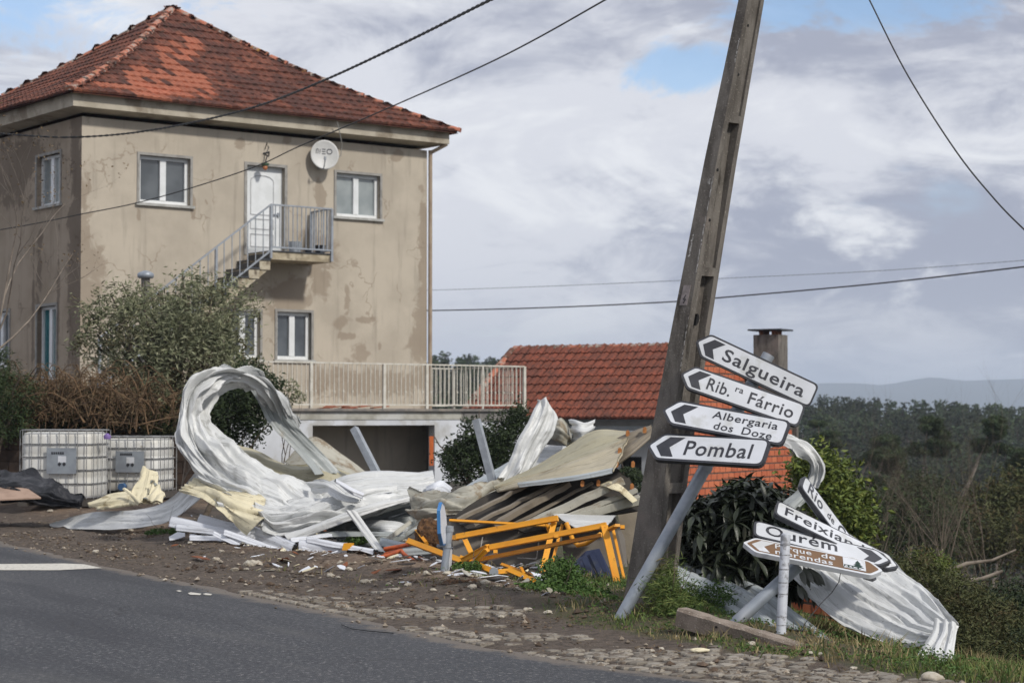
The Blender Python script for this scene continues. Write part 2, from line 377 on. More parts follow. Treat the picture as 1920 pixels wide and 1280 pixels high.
g = np_mesh('ground', np.stack([GX, GY, GZ], -1).reshape(-1, 3), Q, MG, kind='structure')
D = edge_d(GX, GY)
za = np.zeros((ny, nx, 4), np.float32); za[..., 3] = 1
za[..., 0] = sstep(D + (fbm(GX * 1.6, GY * 1.6, 3, 4) - .5) * 1.3, 2.6, 3.1) * sstep(GX + (fbm(GX, GY, 9, 3) - .5) * 2, -5.0, -4.2) * sstep(2.6 - GX, 0, .8)
za[..., 1] = np.clip(sstep(GX + (fbm(GX * 1.2, GY * 1.2, 6, 4) - .5) * 2.2 - (D < 1.3) * 2, -.3, .6) * sstep(D, .9, 1.4) * .9 + sstep(D, 3, 4) * sstep(GX, 1.6, 2.2), 0, 1)
za[..., 2] = sstep(1.9 - D + (fbm(GX * 1.1, GY * 1.1, 12, 4) - .5) * 1.6, 0, .5) * .9
at2 = g.data.color_attributes.new('zone', 'FLOAT_COLOR', 'POINT'); at2.data.foreach_set('color', za.reshape(-1))
# road: its own sheet on the camera side of the edge
t = NT('asphalt')
c = t.mix(t.ss(t.noise(.55, 5, .6, st=(1, .6, 1)), .35, .68), (.032, .035, .041), (.046, .048, .054))
c = t.mix(t.ss(t.noise(2.6, 4, .6, st=(.35, 1.2, 1), off=(3, 3, 3)), .50, .72), c, (.042, .043, .050))
c = t.mix(t.ss(t.noise(24, 5, .9), .53, .64), c, (.30, .295, .28))
c = t.mix(t.ss(t.noise(22, 5, .85, off=(4, 4, 0)), .50, .62), c, (.018, .018, .022))
rot_ = t.n('ShaderNodeMapping'); rot_.inputs['Rotation'].default_value = (0, 0, R(-32)); t.l(t.pos.outputs['Position'], rot_.inputs[0])
c = t.mix(t.math('MULTIPLY', t.ss(t.noise(1.0, 5, .6, vec=rot_.outputs[0], st=(1.6, .22, 1)), .48, .66), .6), c, (.020, .021, .026))
c = t.mix(t.math('MULTIPLY', t.ss(t.noise(1.0, 4, .6, vec=rot_.outputs[0], st=(1.1, .16, 1), off=(5, 2, 1)), .52, .68), .45), c, (.10, .098, .092))
vr = t.n('ShaderNodeTexVoronoi', feature='DISTANCE_TO_EDGE'); vr.inputs['Scale'].default_value = .35; wv = t.n('ShaderNodeVectorMath', operation='ADD'); nz = t.n('ShaderNodeTexNoise'); nz.inputs['Scale'].default_value = 2.0; nz.inputs['Detail'].default_value = 6
t.l(t.pos.outputs['Position'], nz.inputs['Vector']); t.l(t.pos.outputs['Position'], wv.inputs[0]); t.l(nz.outputs['Color'], wv.inputs[1]); t.l(wv.outputs[0], vr.inputs['Vector'])
c = t.mix(t.math('MULTIPLY', t.math('MULTIPLY', t.ss(vr.outputs['Distance'], .008, .003), t.ss(t.noise(.5, 3), .5, .6)), .7), c, (.014, .014, .015))
ea = t.n('ShaderNodeAttribute', attribute_name='dirt')
c = t.mix(t.math('MULTIPLY', t.ss(t.math('ADD', ea.outputs['Fac'], t.math('MULTIPLY', t.math('SUBTRACT', t.noise(5, 6, .7), .5), 1.1)), .42, .75), .8), c, (.17, .14, .11))
c = t.mix(t.ss(t.noise(17, 3, .8), .70, .74), c, (.24, .22, .18))
t.bump(t.noise(90, 3, .7), .8, .010); MR = t.done(c, .62, 0, .45)
yy = np.concatenate([np.arange(-30, 9, 2.0), np.arange(9, 32, .06), np.arange(32, 90, 2.0)])
wob = (fbm(yy * 2.2, 0 * yy, 5, 4) - .5) * .16 + (fbm(yy * 9, 0 * yy, 2, 3) - .5) * .07
wob = wob * ((yy > 9) & (yy < 33))
ex = np.interp(yy, EY, EX) + wob + .04
cols = 13
offs = [0, .12, .3, .6, 1.0, 1.6, 2.4, 3.4, 4.6, 5.8, 7.0, 8.2, 9.5]
V = np.array([[ex[i] - offs[j], yy[i], 0.0] for i in range(len(yy)) for j in range(cols)])
ii = np.arange(len(yy) * cols).reshape(len(yy), cols)
Qr = np.stack([ii[:-1, 1:], ii[:-1, :-1], ii[1:, :-1], ii[1:, 1:]], -1).reshape(-1, 4)
rd = np_mesh('road', V, Qr, MR, smooth=False, kind='structure')
da = rd.data.attributes.new('dirt', 'FLOAT', 'POINT'); da.data.foreach_set('value', np.array([math.exp(-offs[j] / .30) for i in range(len(yy)) for j in range(cols)], np.float32))
# painted stop bar and worn dashes, 4 mm sheets
t = NT('worn_road_paint'); a = t.ss(t.noise(22, 6, .8), .55, .62)
MP = t.done(t.mix(a, (.60, .575, .51), (.10, .10, .10)), .7)
mb = MB()
pp = [ground(x, y, .005) for x, y in ((-420, 1060), (-200, 1058), (0, 1056.5), (60, 1056), (120, 1055.5), (158, 1057), (192, 1064), (150, 1066), (110, 1068), (0, 1068), (-420, 1072))]
mb.add([p + Vector((0, random.uniform(-.01, .01), 0)) for p in pp], [tuple(range(len(pp)))[::-1]])
mb.build('road_marking', MP, kind='structure')
mb = MB()
for x0, x1, y0, w in ((352, 378, 1112, 2.6), (380, 398, 1113, 2.0), (330, 341, 1107, 1.4)):
    mb.add([ground(x0, y0 - w * .3, .006), ground(x0 + 6, y0 - w, .006), ground(x1, y0, .006), ground(x1 - 3, y0 + w, .006), ground(x0 + 5, y0 + w * .8, .006)], [(4, 3, 2, 1, 0)])
mb.build('road_marking', MP, kind='structure')
# cobbled edge strip of the road: irregular limestone setts bedded in mud
t = NT('cobblestone'); oi = t.n('ShaderNodeObjectInfo')
rr = t.math('FRACT', t.math('ADD', oi.outputs['Random'], t.pos.outputs['Random Per Island']))
c = t.mix(rr, (.17, .15, .122), (.32, .29, .245)); c = t.mix(t.ss(t.noise(13, 6, .72), .46, .60), c, (.12, .094, .07))
t.bump(t.noise(40, 5, .7), .6, .012); MC = t.done(c, .88)
def stone_mesh(seed, name='cobblestone', hz_=.05):
    r = random.Random(seed); n = 8
    ang = [2 * math.pi * (k + r.uniform(-.25, .25)) / n for k in range(n)]
    sq = lambda a: 1 / max(abs(math.cos(a)), abs(math.sin(a))) ** .8
    ring = [(math.cos(a) * .5 * sq(a) * r.uniform(.90, 1.0), math.sin(a) * .5 * sq(a) * r.uniform(.90, 1.0)) for a in ang]
    v = [(x, y, -hz_) for x, y in ring] + [(x, y, -.004 + r.uniform(-.003, .002)) for x, y in ring] + [(x * .90, y * .90, .005 + r.uniform(-.002, .002)) for x, y in ring]
    f = [(i, (i + 1) % n, n + (i + 1) % n, n + i) for i in range(n)] + [(n + i, n + (i + 1) % n, 2 * n + (i + 1) % n, 2 * n + i) for i in range(n)] + [tuple(range(2 * n, 3 * n))]
    return v, f
stones = []
y = 9.6; row = 0
while y < 24:
    sl = math.atan2(np.interp(y + .3, EY, EX) - np.interp(y - .3, EY, EX), .6)
    dcol = 0.02; j = 0
    while dcol < 1.2:
        w = random.uniform(.10, .15)
        cx = np.interp(y, EY, EX) + (dcol + w / 2) / .87; cy = y + (.05 if j % 2 else 0) + random.uniform(-.012, .012)
        keep = fbm(np.array([cx * 1.1]), np.array([cy * 1.1]), 12, 3)[0]
        lim = .80 if y < 13.6 else (.49 if y < 16.5 else .36)
        if dcol < .16: lim += .12
        if keep < lim and 700 < project((cx, cy, 0))[0] + (250 if y < 19 else -100) : stones.append((cx, cy, w, -sl))
        dcol += w + random.uniform(.006, .014); j += 1
    y += random.uniform(.085, .11); row += 1
def dcam(s): return s[0] ** 2 + s[1] ** 2
stones = [s for s in stones if -300 < project((s[0], s[1], 0))[0] < 2100 and project((s[0], s[1], 0))[1] < 1330]
stones.sort(key=dcam)
strip = thing('cobbled_edge', None, None, (1.8, 13.5, 0)); strip['kind'] = 'structure'
smes = []
for k in range(8):
    v, f = stone_mesh(k); me = bpy.data.meshes.new('cobblestone'); me.from_pydata(v, [], f); me.materials.append(MC); smes.append(me)
sb = MB()
for k, (x, y, w, a) in enumerate(stones):
    z = hz(x, y) + .009 + random.uniform(-.007, .005)
    Mx = Matrix.Translation((x, y, z)) @ Matrix.Rotation(a + random.uniform(-.12, .12), 4, 'Z') @ Matrix.Rotation(random.uniform(-.025, .025), 4, 'X') @ Matrix.Diagonal((w * random.uniform(.94, 1.02), random.uniform(.088, .108), 1, 1))
    if k < 300: link(bpy.data.objects.new('cobblestone', smes[k % 8]), strip, Mx)
    else:
        v, f = stone_mesh(k % 8); sb.add([Mx @ Vector(q) for q in v], f)
if sb.v: sb.build('cobblestones', MC, strip, kind='stuff')

# ================================================================== HOUSE
C0 = Vector((-9.55, 44.0, 0)); C1 = Vector((-2.13, 49.7, 0))
DX = (C1 - C0).normalized(); NF = Vector((DX.y, -DX.x, 0)); LW = (C1 - C0).length     # along the front, outward normal
DL = Vector((-DX.y, DX.x, 0)); NL = -DX                                               # along the left face, outward normal
Z = Vector((0, 0, 1))
def plane_hit(px, py, P0, N):
    r = ray(px, py); o = Vector((0, 0, EYE)); k = (P0 - o).dot(N) / r.dot(N); return o + r * k
def fuv(px, py, off=0.0):
    p = plane_hit(px, py, C0 + NF * off, NF); return (p - C0).dot(DX), p.z
def luv(px, py):
    p = plane_hit(px, py, C0, NL); return (p - C0).dot(DL), p.z
# stucco with its damp stains; uv = metres along the wall and up
def stucco(name, base, base2, stain, ell, edge=None, amount=.0):
    t = NT(name); uv = t.n('ShaderNodeUVMap')
    n = lambda *a, **k: t.noise(*a, vec=uv.outputs[0], **k)
    c = t.mix(t.ss(n(.7, 5, .6), .38, .65), base, base2)
    c = t.mix(t.math('MULTIPLY', t.ss(n(1.3, 5, .6, st=(3.5, .35, 1)), .52, .72), .55), c, tuple(x * .70 for x in base2))
    big = n(1.9, 7, .68, dist=.5)
    msk = None
    for (u, v, ru, rv) in ell:
        mp = t.n('ShaderNodeMapping'); mp.inputs['Location'].default_value = (-u / ru, -v / rv, 0); mp.inputs['Scale'].default_value = (1 / ru, 1 / rv, 1)
        t.l(uv.outputs[0], mp.inputs[0]); ln = t.n('ShaderNodeVectorMath', operation='LENGTH'); t.l(mp.outputs[0], ln.inputs[0])
        e = t.math('SUBTRACT', 1.0, ln.outputs['Value'])
        msk = e if msk is None else t.math('MAXIMUM', msk, e)
    if msk is not None:
        m2 = t.ss(t.math('ADD', t.math('MULTIPLY', msk, .75), t.math('MULTIPLY', t.math('SUBTRACT', big, .5), 2.4)), .06, .34)
        c = t.mix(t.math('MULTIPLY', m2, .60), c, stain)
    # hairline cracks and small damp spots
    vo = t.n('ShaderNodeTexVoronoi', feature='DISTANCE_TO_EDGE'); vo.inputs['Scale'].default_value = .9
    wp = t.n('ShaderNodeVectorMath', operation='ADD'); t.l(uv.outputs[0], wp.inputs[0])
    nn = t.n('ShaderNodeTexNoise'); nn.inputs['Scale'].default_value = 2.6; nn.inputs['Detail'].default_value = 5; t.l(uv.outputs[0], nn.inputs['Vector'])
    sc = t.n('ShaderNodeVectorMath', operation='SCALE'); sc.inputs['Scale'].default_value = .8; t.l(nn.outputs['Color'], sc.inputs[0]); t.l(sc.outputs[0], wp.inputs[1]); t.l(wp.outputs[0], vo.inputs['Vector'])
    cr = t.math('MULTIPLY', t.ss(vo.outputs['Distance'], .022, .006), t.ss(n(.8, 3, .5, off=(4, 2, 0)), .52, .60))
    c = t.mix(t.math('MULTIPLY', cr, .55), c, stain)
    c = t.mix(t.math('MULTIPLY', t.ss(n(7, 6, .75, off=(7, 1, 0)), .62, .70), .35), c, stain)
    t.bump(n(30, 5, .65), .35, .01); return t.done(c, .92)
def E(px, py, rx, ry, off=0.0):
    u, v = fuv(px, py); return (u, v, rx / 75, ry / 78)
ells = [E(158, 520, 17, 250), E(178, 500, 26, 60), E(795, 560, 15, 300), E(785, 640, 24, 90), E(600, 375, 14, 50), E(590, 470, 55, 40), E(545, 560, 60, 60),
        E(640, 605, 22, 14), E(675, 655, 26, 26), E(655, 630, 30, 10), E(712, 650, 7, 14), E(650, 715, 110, 40), E(745, 715, 60, 32), E(450, 270, 14, 16), E(540, 262, 12, 14), E(745, 292, 16, 18), E(650, 560, 10, 30),
        E(470, 450, 20, 60), E(600, 520, 30, 60), E(260, 405, 6, 14), E(362, 395, 6, 30), E(690, 600, 24, 8)]
MF = stucco('front_stucco', (.48, .425, .345), (.40, .352, .285), (.235, .182, .132), ells)
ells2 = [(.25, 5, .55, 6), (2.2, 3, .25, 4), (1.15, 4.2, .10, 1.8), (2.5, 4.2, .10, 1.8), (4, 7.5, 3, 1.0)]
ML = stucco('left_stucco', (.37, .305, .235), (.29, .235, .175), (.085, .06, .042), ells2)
MSOF = simple('eave_plaster', (.46, .415, .335), (.37, .33, .26), 2.2, .9, c3=(.24, .20, .15), s3=1.2, bump=.2)
MWW = simple('white_limewash', (.60, .62, .66), (.50, .52, .55), .9, .85, c3=(.42, .42, .41), s3=1.1)
def wall_mesh(P0, U, N, L, z0, z1, holes, th=.22):
    """grid wall with rectangular holes (u0,u1,z0,z1) and reveals"""
    us = sorted(set([0, L] + [h for q in holes for h in q[:2]])); zs_ = sorted(set([z0, z1] + [h for q in holes for h in q[2:]]))
    mb = MB(); uv = []
    for i in range(len(us) - 1):
        for j in range(len(zs_) - 1):
            um, zm = (us[i] + us[i + 1]) / 2, (zs_[j] + zs_[j + 1]) / 2
            if any(h[0] < um < h[1] and h[2] < zm < h[3] for h in holes): continue
            q = [(us[i], zs_[j]), (us[i + 1], zs_[j]), (us[i + 1], zs_[j + 1]), (us[i], zs_[j + 1])]
            mb.add([P0 + U * a + Z * b for a, b in q], [(0, 1, 2, 3)]); uv += q
    for (a, b, c_, d) in holes:
        for (p, q) in (((a, c_), (a, d)), ((b, d), (b, c_)), ((a, d), (b, d)), ((b, c_), (a, c_))):
            mb.add([P0 + U * p[0] + Z * p[1], P0 + U * q[0] + Z * q[1], P0 + U * q[0] + Z * q[1] - N * th, P0 + U * p[0] + Z * p[1] - N * th], [(0, 1, 2, 3)])
            uv += [p, q, q, p]
    return mb, uv
def set_uv(o, uv):
    l = o.data.uv_layers.new(name='UVMap')
    for i, lp in enumerate(o.data.loops): l.data[i].uv = uv[lp.vertex_index]
house = thing('house', 'two storey beige stained stucco house with hipped red tile roof', 'house', C0)
ZT = 8.25  # wall stops short of the soffit: gap added for the shade line
def rect(f, x0, y0, x1, y1, mx=None):
    a = f(x0, y0); b = f(x1, y1); return (a[0], b[0], b[1], a[1])
fw = {}
def wr(px0, px1, ptop, pbot, f=fuv):     # opening from left/right px and top/bottom px at centre
    xm = (px0 + px1) / 2
    a, b = f(px0, pbot)[0], f(px1, pbot)[0]
    return (min(a, b), max(a, b), f(xm, pbot)[1], f(xm, ptop)[1])
W1 = wr(261, 356, 294, 383); W2 = wr(630, 712, 327, 408); W3 = wr(519, 583, 585, 674); W4 = wr(428, 487, 583, 672); DR = wr(462, 533, 312, 479)
holes = [W1, W2, W3, W4, DR]
mb, uv = wall_mesh(C0, DX, NF, LW, -1.2, ZT, holes)
fo = mb.build('front_wall', MF, house); set_uv(fo, uv)
V1 = wr(113, 69, 291, 385, luv); V2 = wr(105, 69, 574, 712, luv); V3 = wr(17, -25, 585, 690, luv)
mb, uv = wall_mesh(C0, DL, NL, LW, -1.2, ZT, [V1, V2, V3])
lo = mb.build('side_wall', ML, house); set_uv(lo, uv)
mb = MB(); A_, B_, C_ = C1, C1 + DL * LW, C0 + DL * LW
for p, q in ((A_, B_), (B_, C_)): mb.add([p - Z * 1.2, q - Z * 1.2, q + Z * ZT, p + Z * ZT], [(0, 1, 2, 3)])
mb.add([C0 + DX * 1.2 + DL * 1.2 + Z * h for h in (2, 5)] , [], 0)
mb.build('back_wall', simple('rear_stucco', (.36, .31, .23)), house)
mb = MB(); mb.prism([C0 + DX * .3 + DL * .3 + Z * 5.1, C0 + DX * (LW - .3) + DL * .3 + Z * 5.1, C0 + DX * (LW - .3) + DL * (LW - .3) + Z * 5.1, C0 + DX * .3 + DL * (LW - .3) + Z * 5.1], (0, 0, .2))
mb.build('floor_slab', simple('room_interior', (.10, .09, .08)), house)
def window(P0, U, N, h, g1, g2=None, mull=True, sillw=.06, f=.085, parent=house, lab=None):
    u0, u1, z0, z1 = h; g2 = g2 or g1
    at3 = lambda u, z, o: P0 + U * u + Z * z + N * o
    s = MB(); b = .062
    for a, b_, c_, d in ((u0 - b, u1 + b, z1, z1 + b), (u0 - b, u0, z0, z1), (u1, u1 + b, z0, z1)):
        s.obox(at3((a + b_) / 2, (c_ + d) / 2, -.03), U * (b_ - a) / 2, N * .055, Z * (d - c_) / 2)
    w = s.build('window', M['surround'], parent, label=lab)
    fr = MB(); o = -.155
    for a, b_, c_, d in ((u0, u1, z1 - f, z1), (u0, u1, z0, z0 + f), (u0, u0 + f, z0 + f, z1 - f), (u1 - f, u1, z0 + f, z1 - f)):
        fr.obox(at3((a + b_) / 2, (c_ + d) / 2, o), U * ((b_ - a) / 2 - .002), N * .045, Z * ((d - c_) / 2 - .002))
    um = (u0 + u1) / 2
    if mull: fr.obox(at3(um, (z0 + z1) / 2, o + .012), U * .075, N * .045, Z * ((z1 - z0) / 2 - f))
    fr.build('frame', M['white_pvc'], w)
    si = MB(); si.obox(at3(um, z0 - sillw / 2 - .003, -.03), U * ((u1 - u0) / 2 + .10), N * .10, Z * sillw / 2); si.build('sill', M['sill'], w)
    for k, g_ in (((u0 + f, um - .075 if mull else u1 - f), g1), ((um + .075, u1 - f), g2))[:2 if mull else 1]:
        p = MB(); p.obox(at3((k[0] + k[1]) / 2, (z0 + z1) / 2, o - .01), U * ((k[1] - k[0]) / 2), N * .008, Z * ((z1 - z0) / 2 - f)); p.build('pane', g_, w)
    return w
window(C0, DX, NF, W1, M['glass_dark']); window(C0, DX, NF, W2, M['glass_light'], lab='window with pale net curtains')
window(C0, DX, NF, W3, M['glass_dark']); window(C0, DX, NF, W4, M['glass_dark'])
window(C0, DL, NL, V1, M['glass_light'], f=.07); window(C0, DL, NL, V2, M['glass_teal'], f=.07, lab='window with teal curtain'); window(C0, DL, NL, V3, M['glass_dark'], f=.07)
# roof: fascia ring, slopes with a bell-cast, tiles, hip caps
EO = .40; TO = .57; HE = 8.70; AP = C0 + DX * LW / 2 + DL * LW / 2 + Z * 12.0
def ringc(o): return [C0 + (NF + NL) * o, C1 + (NF - NL) * o, C1 + DL * LW + (-NF - NL) * o, C0 + DL * LW + (-NF + NL) * o]
fas = MB(); ro, ri = ringc(EO), ringc(-.05)
for i in range(4):
    a, b, c_, d = ro[i], ro[(i + 1) % 4], ri[(i + 1) % 4], ri[i]
    fas.add([a + Z * 8.40, b + Z * 8.40, b + Z * 8.70, a + Z * 8.70], [(0, 1, 2, 3)])
    fas.add([d + Z * 8.34, c_ + Z * 8.34, b + Z * 8.40, a + Z * 8.40], [(0, 1, 2, 3)])
    fas.add([d + Z * 8.70, c_ + Z * 8.70, b + Z * 8.70, a + Z * 8.70], [(3, 2, 1, 0)])
fascia = fas.build('eave_band', MSOF, house)
te = ringc(TO)
def slope_pt(e0, e1, s, t_):
    p = e0.lerp(e1, s); q = p.lerp(Vector((AP.x, AP.y, 0)), t_)
    q.z = HE + (AP.z - HE) * (t_ - .060 * math.sin(math.pi * t_)); return q
def roofmat(name, c1, c2, c3, lichen=True, mossh=(.03, .02, .013)):
    t = NT(name); oi = t.n('ShaderNodeObjectInfo')
    rr = t.math('FRACT', t.math('ADD', oi.outputs['Random'], t.pos.outputs['Random Per Island']))
    c = t.mix(rr, tuple(x * .7 for x in c1), tuple(x * 1.3 for x in c2)); c = t.mix(t.ss(t.noise(1.1, 5, .6), .42, .62), c, c3)
    c = t.mix(t.math('MULTIPLY', t.ss(t.noise(7, 6, .75), .48, .62), .75), c, mossh)
    if lichen: c = t.mix(t.ss(t.noise(3.2, 6, .8, off=(2, 9, 1)), .66, .72), c, (.26, .15, .03))
    c = t.mix(t.ss(t.noise(26, 3, .7), .72, .76), c, (.36, .32, .28))
    t.bump(t.noise(24, 4, .7), .4, .02); return t.done(c, .9)
MT_old = roofmat('weathered_roof_tile', (.135, .040, .024), (.175, .058, .033), (.090, .033, .023))
MT_new = roofmat('new_roof_tile', (.42, .135, .07), (.32, .10, .055), (.36, .12, .065), False, (.22, .075, .045))
MT_red = roofmat('outbuilding_roof_tile', (.25, .068, .034), (.19, .050, .027), (.15, .046, .028), False, (.06, .026, .018))
def tile_geo(w, l, hgt=.035):
    n = 6; prof = [0, .55, .15, 1, .9, .1, 0]; v = []
    for j, (yy_, lift) in enumerate(((0, .040), (l, .0))):
        for i in range(n + 1): v.append(((i / n - .5) * w, yy_, lift + prof[i] * hgt))
    for i in range(n + 1): v.append(((i / n - .5) * w, 0, -.012 + prof[i] * hgt * .55))
    f = [(i, i + 1, n + 1 + i + 1, n + 1 + i) for i in range(n)] + [(2 * (n + 1) + i, 2 * (n + 1) + i + 1, i + 1, i) for i in range(n)]
    return v, f
NEWR = [(355, 70, 388, 86), (340, 84, 388, 97), (346, 97, 374, 111), (297, 88, 340, 103), (300, 103, 322, 117), (332, 105, 358, 120), (305, 116, 344, 131), (236, 132, 300, 148), (303, 129, 366, 148), (238, 146, 388, 152), (245, 150, 305, 164), (330, 150, 392, 186), (258, 164, 402, 187), (130, 162, 260, 168)]
ROWS = 16
tv, tf = tile_geo(.215, .50, .024)
tmes = {}
for nm, m_ in (('old', MT_old), ('new', MT_new)):
    me = bpy.data.meshes.new('roof_tile'); me.from_pydata(tv, [], tf); me.materials.append(m_); tmes[nm] = me
roof = MB()
for i in range(4):
    e0, e1 = te[i], te[(i + 1) % 4]
    for k in range(12):
        a, b, c_, d = [slope_pt(e0, e1, s, t_) - Z * .035 for s, t_ in ((0, k / 12), (1, k / 12), (1, (k + 1) / 12), (0, (k + 1) / 12))]
        roof.add([a, b, c_, d], [(0, 1, 2, 3)])
rf = roof.build('roof', MT_old, house)
tiles = []
for i in (0, 3, 1, 2):
    e0, e1 = te[i], te[(i + 1) % 4]; U = (e1 - e0).normalized(); L0 = (e1 - e0).length
    for r_ in range(ROWS):
        t0, t1 = r_ / ROWS, (r_ + 1) / ROWS
        lft = L0 * t0 / 2; n = int((L0 * (1 - t0)) / .22); 
        p0 = slope_pt(e0, e1, .5, t0); p1 = slope_pt(e0, e1, .5, t1); up = (p1 - p0).normalized(); nrm = U.cross(up)
        if nrm.z < 0: nrm = -nrm
        for k in range(n):
            x = -n * .11 + .11 + k * .22 + (r_ % 2) * 0
            if abs(x) > L0 * (1 - t0) / 2 - .02: continue
            sag = .018 * (vnoise(x * .8, r_ * .6, i) - .5) * 2
            P = p0 + U * x + nrm * (sag + .005)
            Mx = Matrix((U.to_4d(), up.to_4d(), nrm.to_4d(), (0, 0, 0, 1))).transposed(); Mx.col[3] = P.to_4d(); 
            for q in range(3): Mx[3][q] = 0
            Mx = Mx @ Matrix.Rotation(random.uniform(-.02, .02), 4, 'Z')
            tiles.append((i, P, Mx))
def near(tl): return (tl[0] not in (0,), tl[1].length)
fr_t = sorted([t_ for t_ in tiles if t_[0] == 0], key=lambda q: (q[1] - Vector((0, 0, EYE))).length)
def isnew(P):
    a, b = project(P + Vector((0, 0, .04))); return any(q[0] <= a <= q[2] and q[1] <= b <= q[3] for q in NEWR)
cnt = 0; rest = MB()
for q in fr_t + [t_ for t_ in tiles if t_[0] != 0]:
    nw = q[0] == 0 and isnew(q[1]) and random.random() < .86
    if cnt < 300 and q[0] == 0: link(bpy.data.objects.new('roof_tile', tmes['new' if nw else 'old']), rf, q[2]); cnt += 1
    else: rest.add([q[2] @ Vector(v) for v in tv], tf, 1 if nw else 0)
rest.build('roof_tiles', [MT_old, MT_new], rf, kind='stuff')
t = NT('hip_cap_tile'); oi = t.n('ShaderNodeObjectInfo')
c = t.mix(t.ss(oi.outputs['Random'], .45, .55), (.13, .05, .03), (.42, .15, .09)); c = t.mix(t.ss(t.noise(4.5, 5, .7), .50, .58), c, (.34, .29, .25)); c = t.mix(t.ss(t.noise(6, 5, .7, off=(2, 2, 2)), .53, .62), c, (.05, .04, .025)); c = t.mix(t.ss(t.noise(2.0, 5, .7, off=(9, 2, 2)), .62, .68), c, (.30, .17, .03))
MCAP = t.done(c, .9)
def cap_mesh(l, r=.115):
    v = []; f = []; n = 6
    for j, (yy_, rr_) in enumerate(((-.03, r * 1.12), (.04, r * 1.10), (.045, r), (l + .05, r * .86))):
        for i in range(n + 1):
            a = math.pi * (i / n) ; v.append((math.cos(a) * rr_, yy_, math.sin(a) * rr_ * .8 - .02))
    for j in range(3):
        for i in range(n): f.append((j * 7 + i, j * 7 + i + 1, (j + 1) * 7 + i + 1, (j + 1) * 7 + i))
    f.append(tuple(range(7)))
    me = bpy.data.meshes.new('hip_tile'); me.from_pydata(v, [], f); me.materials.append(MCAP); return me
capm = cap_mesh(.40)
for i in range(4):
    e = te[i]; N_ = 15
    pts = [slope_pt(e, e, 0, k / N_) for k in range(N_ + 1)]
    for k in range(N_):
        up = (pts[k + 1] - pts[k]).normalized(); sd = up.cross(Z).normalized(); nr = sd.cross(up)
        Mx = Matrix.Identity(4)
        for q in range(3): Mx[q][0] = sd[q]; Mx[q][1] = up[q]; Mx[q][2] = nr[q]; Mx[q][3] = (pts[k] + nr * .03)[q]
        Mx = Mx @ Matrix.Rotation(random.uniform(-.04, .04), 4, 'Z')
        link(bpy.data.objects.new('hip_tile', capm), rf, Mx)
mb = MB(); mb.tube([AP + Z * -.05, AP + Z * .08], [.14, .05], 8); mb.build('finial', MCAP, rf)
# door
u0, u1, z0, z1 = DR
fr = lambda u, z, o: C0 + DX * u + Z * z + NF * o
mb = MB()
for a, b_, c_, d in ((u0 - .07, u1 + .07, z1, z1 + .07), (u0 - .07, u0, z0, z1), (u1, u1 + .07, z0, z1)): mb.obox(fr((a + b_) / 2, (c_ + d) / 2, -.03), DX * (b_ - a) / 2, NF * .05, Z * (d - c_) / 2)
dj = mb.build('door_surround', M['surround'], house)
mb = MB(); mb.obox(fr((u0 + u1) / 2, (z0 + z1) / 2, -.15), DX * (u1 - u0) / 2, NF * .03, Z * (z1 - z0) / 2)
dw = u1 - u0 - .18; ul = u0 + .07
door = mb.build('door', M['white_pvc'], house)
mb = MB()
def loop_rim(pts, w=.02, h=.016):
    for a, b in zip(pts, pts[1:] + pts[:1]): mb.bar(a, b, w, h, NF)
zz = z1 - z0; um = (u0 + u1) / 2 - .03; hw = (u1 - u0) * .30
arch = [fr(um - hw, z0 + zz * .46, -.115), fr(um - hw, z0 + zz * .84, -.115)] + [fr(um - hw * math.cos(a), z0 + zz * .84 + .13 * math.sin(a), -.115) for a in np.linspace(.3, math.pi - .3, 6)] + [fr(um + hw, z0 + zz * .84, -.115), fr(um + hw, z0 + zz * .46, -.115)]
loop_rim(arch)
for a, b in ((.10, .24), (.30, .41)): loop_rim([fr(um - hw, z0 + zz * a, -.115), fr(um - hw, z0 + zz * b, -.115), fr(um + hw, z0 + zz * b, -.115), fr(um + hw, z0 + zz * a, -.115)])
mb.build('moulding', simple('door_moulding', (.50, .51, .52)), door)
mb = MB(); mb.bar(fr(u1 - .11, z0 + zz * .47, -.10), fr(u1 - .24, z0 + zz * .47, -.08), .03, .03); mb.bar(fr(u1 - .11, z0 + zz * .47, -.12), fr(u1 - .11, z0 + zz * .47, -.08), .04, .10); mb.build('handle', M['galv'], door)
# wall lamp and wiring above the door
lp = plane_hit(497, 313, C0 + NF * .16, NF)
lamp = thing('wall_lamp', 'bare orange bulb lamp hanging from a bracket above the white door', 'lamp', lp)
mb = MB(); a = plane_hit(497, 300, C0 + NF * .02, NF); mb.tube([a + Z * .12, a + NF * .1 + Z * .1, lp + Z * .08], .016, 6); mb.tube([a + Z * .25, a + Z * .42 + DX * .05, a + Z * .30 + DX * .1, a + Z * .1], .010, 5); mb.tube([a + Z * .15 - DX * .05, a + Z * .2 + DX * .12, a + Z * .1 + DX * .1], .018, 5)
mb.build('bracket', M['black'], lamp)
mb = MB(); mb.tube([lp + Z * .09, lp + Z * .05, lp], [.09, .10, .03], 10); mb.build('shade', simple('green_lamp_shade', (.06, .10, .06)), lamp)
mb = MB(); mb.tube([lp + Z * .05, lp, lp - Z * .05, lp - Z * .08], [.03, .06, .055, .02], 10); mb.build('bulb', simple('orange_bulb', (.55, .22, .10), rough=.2), lamp)
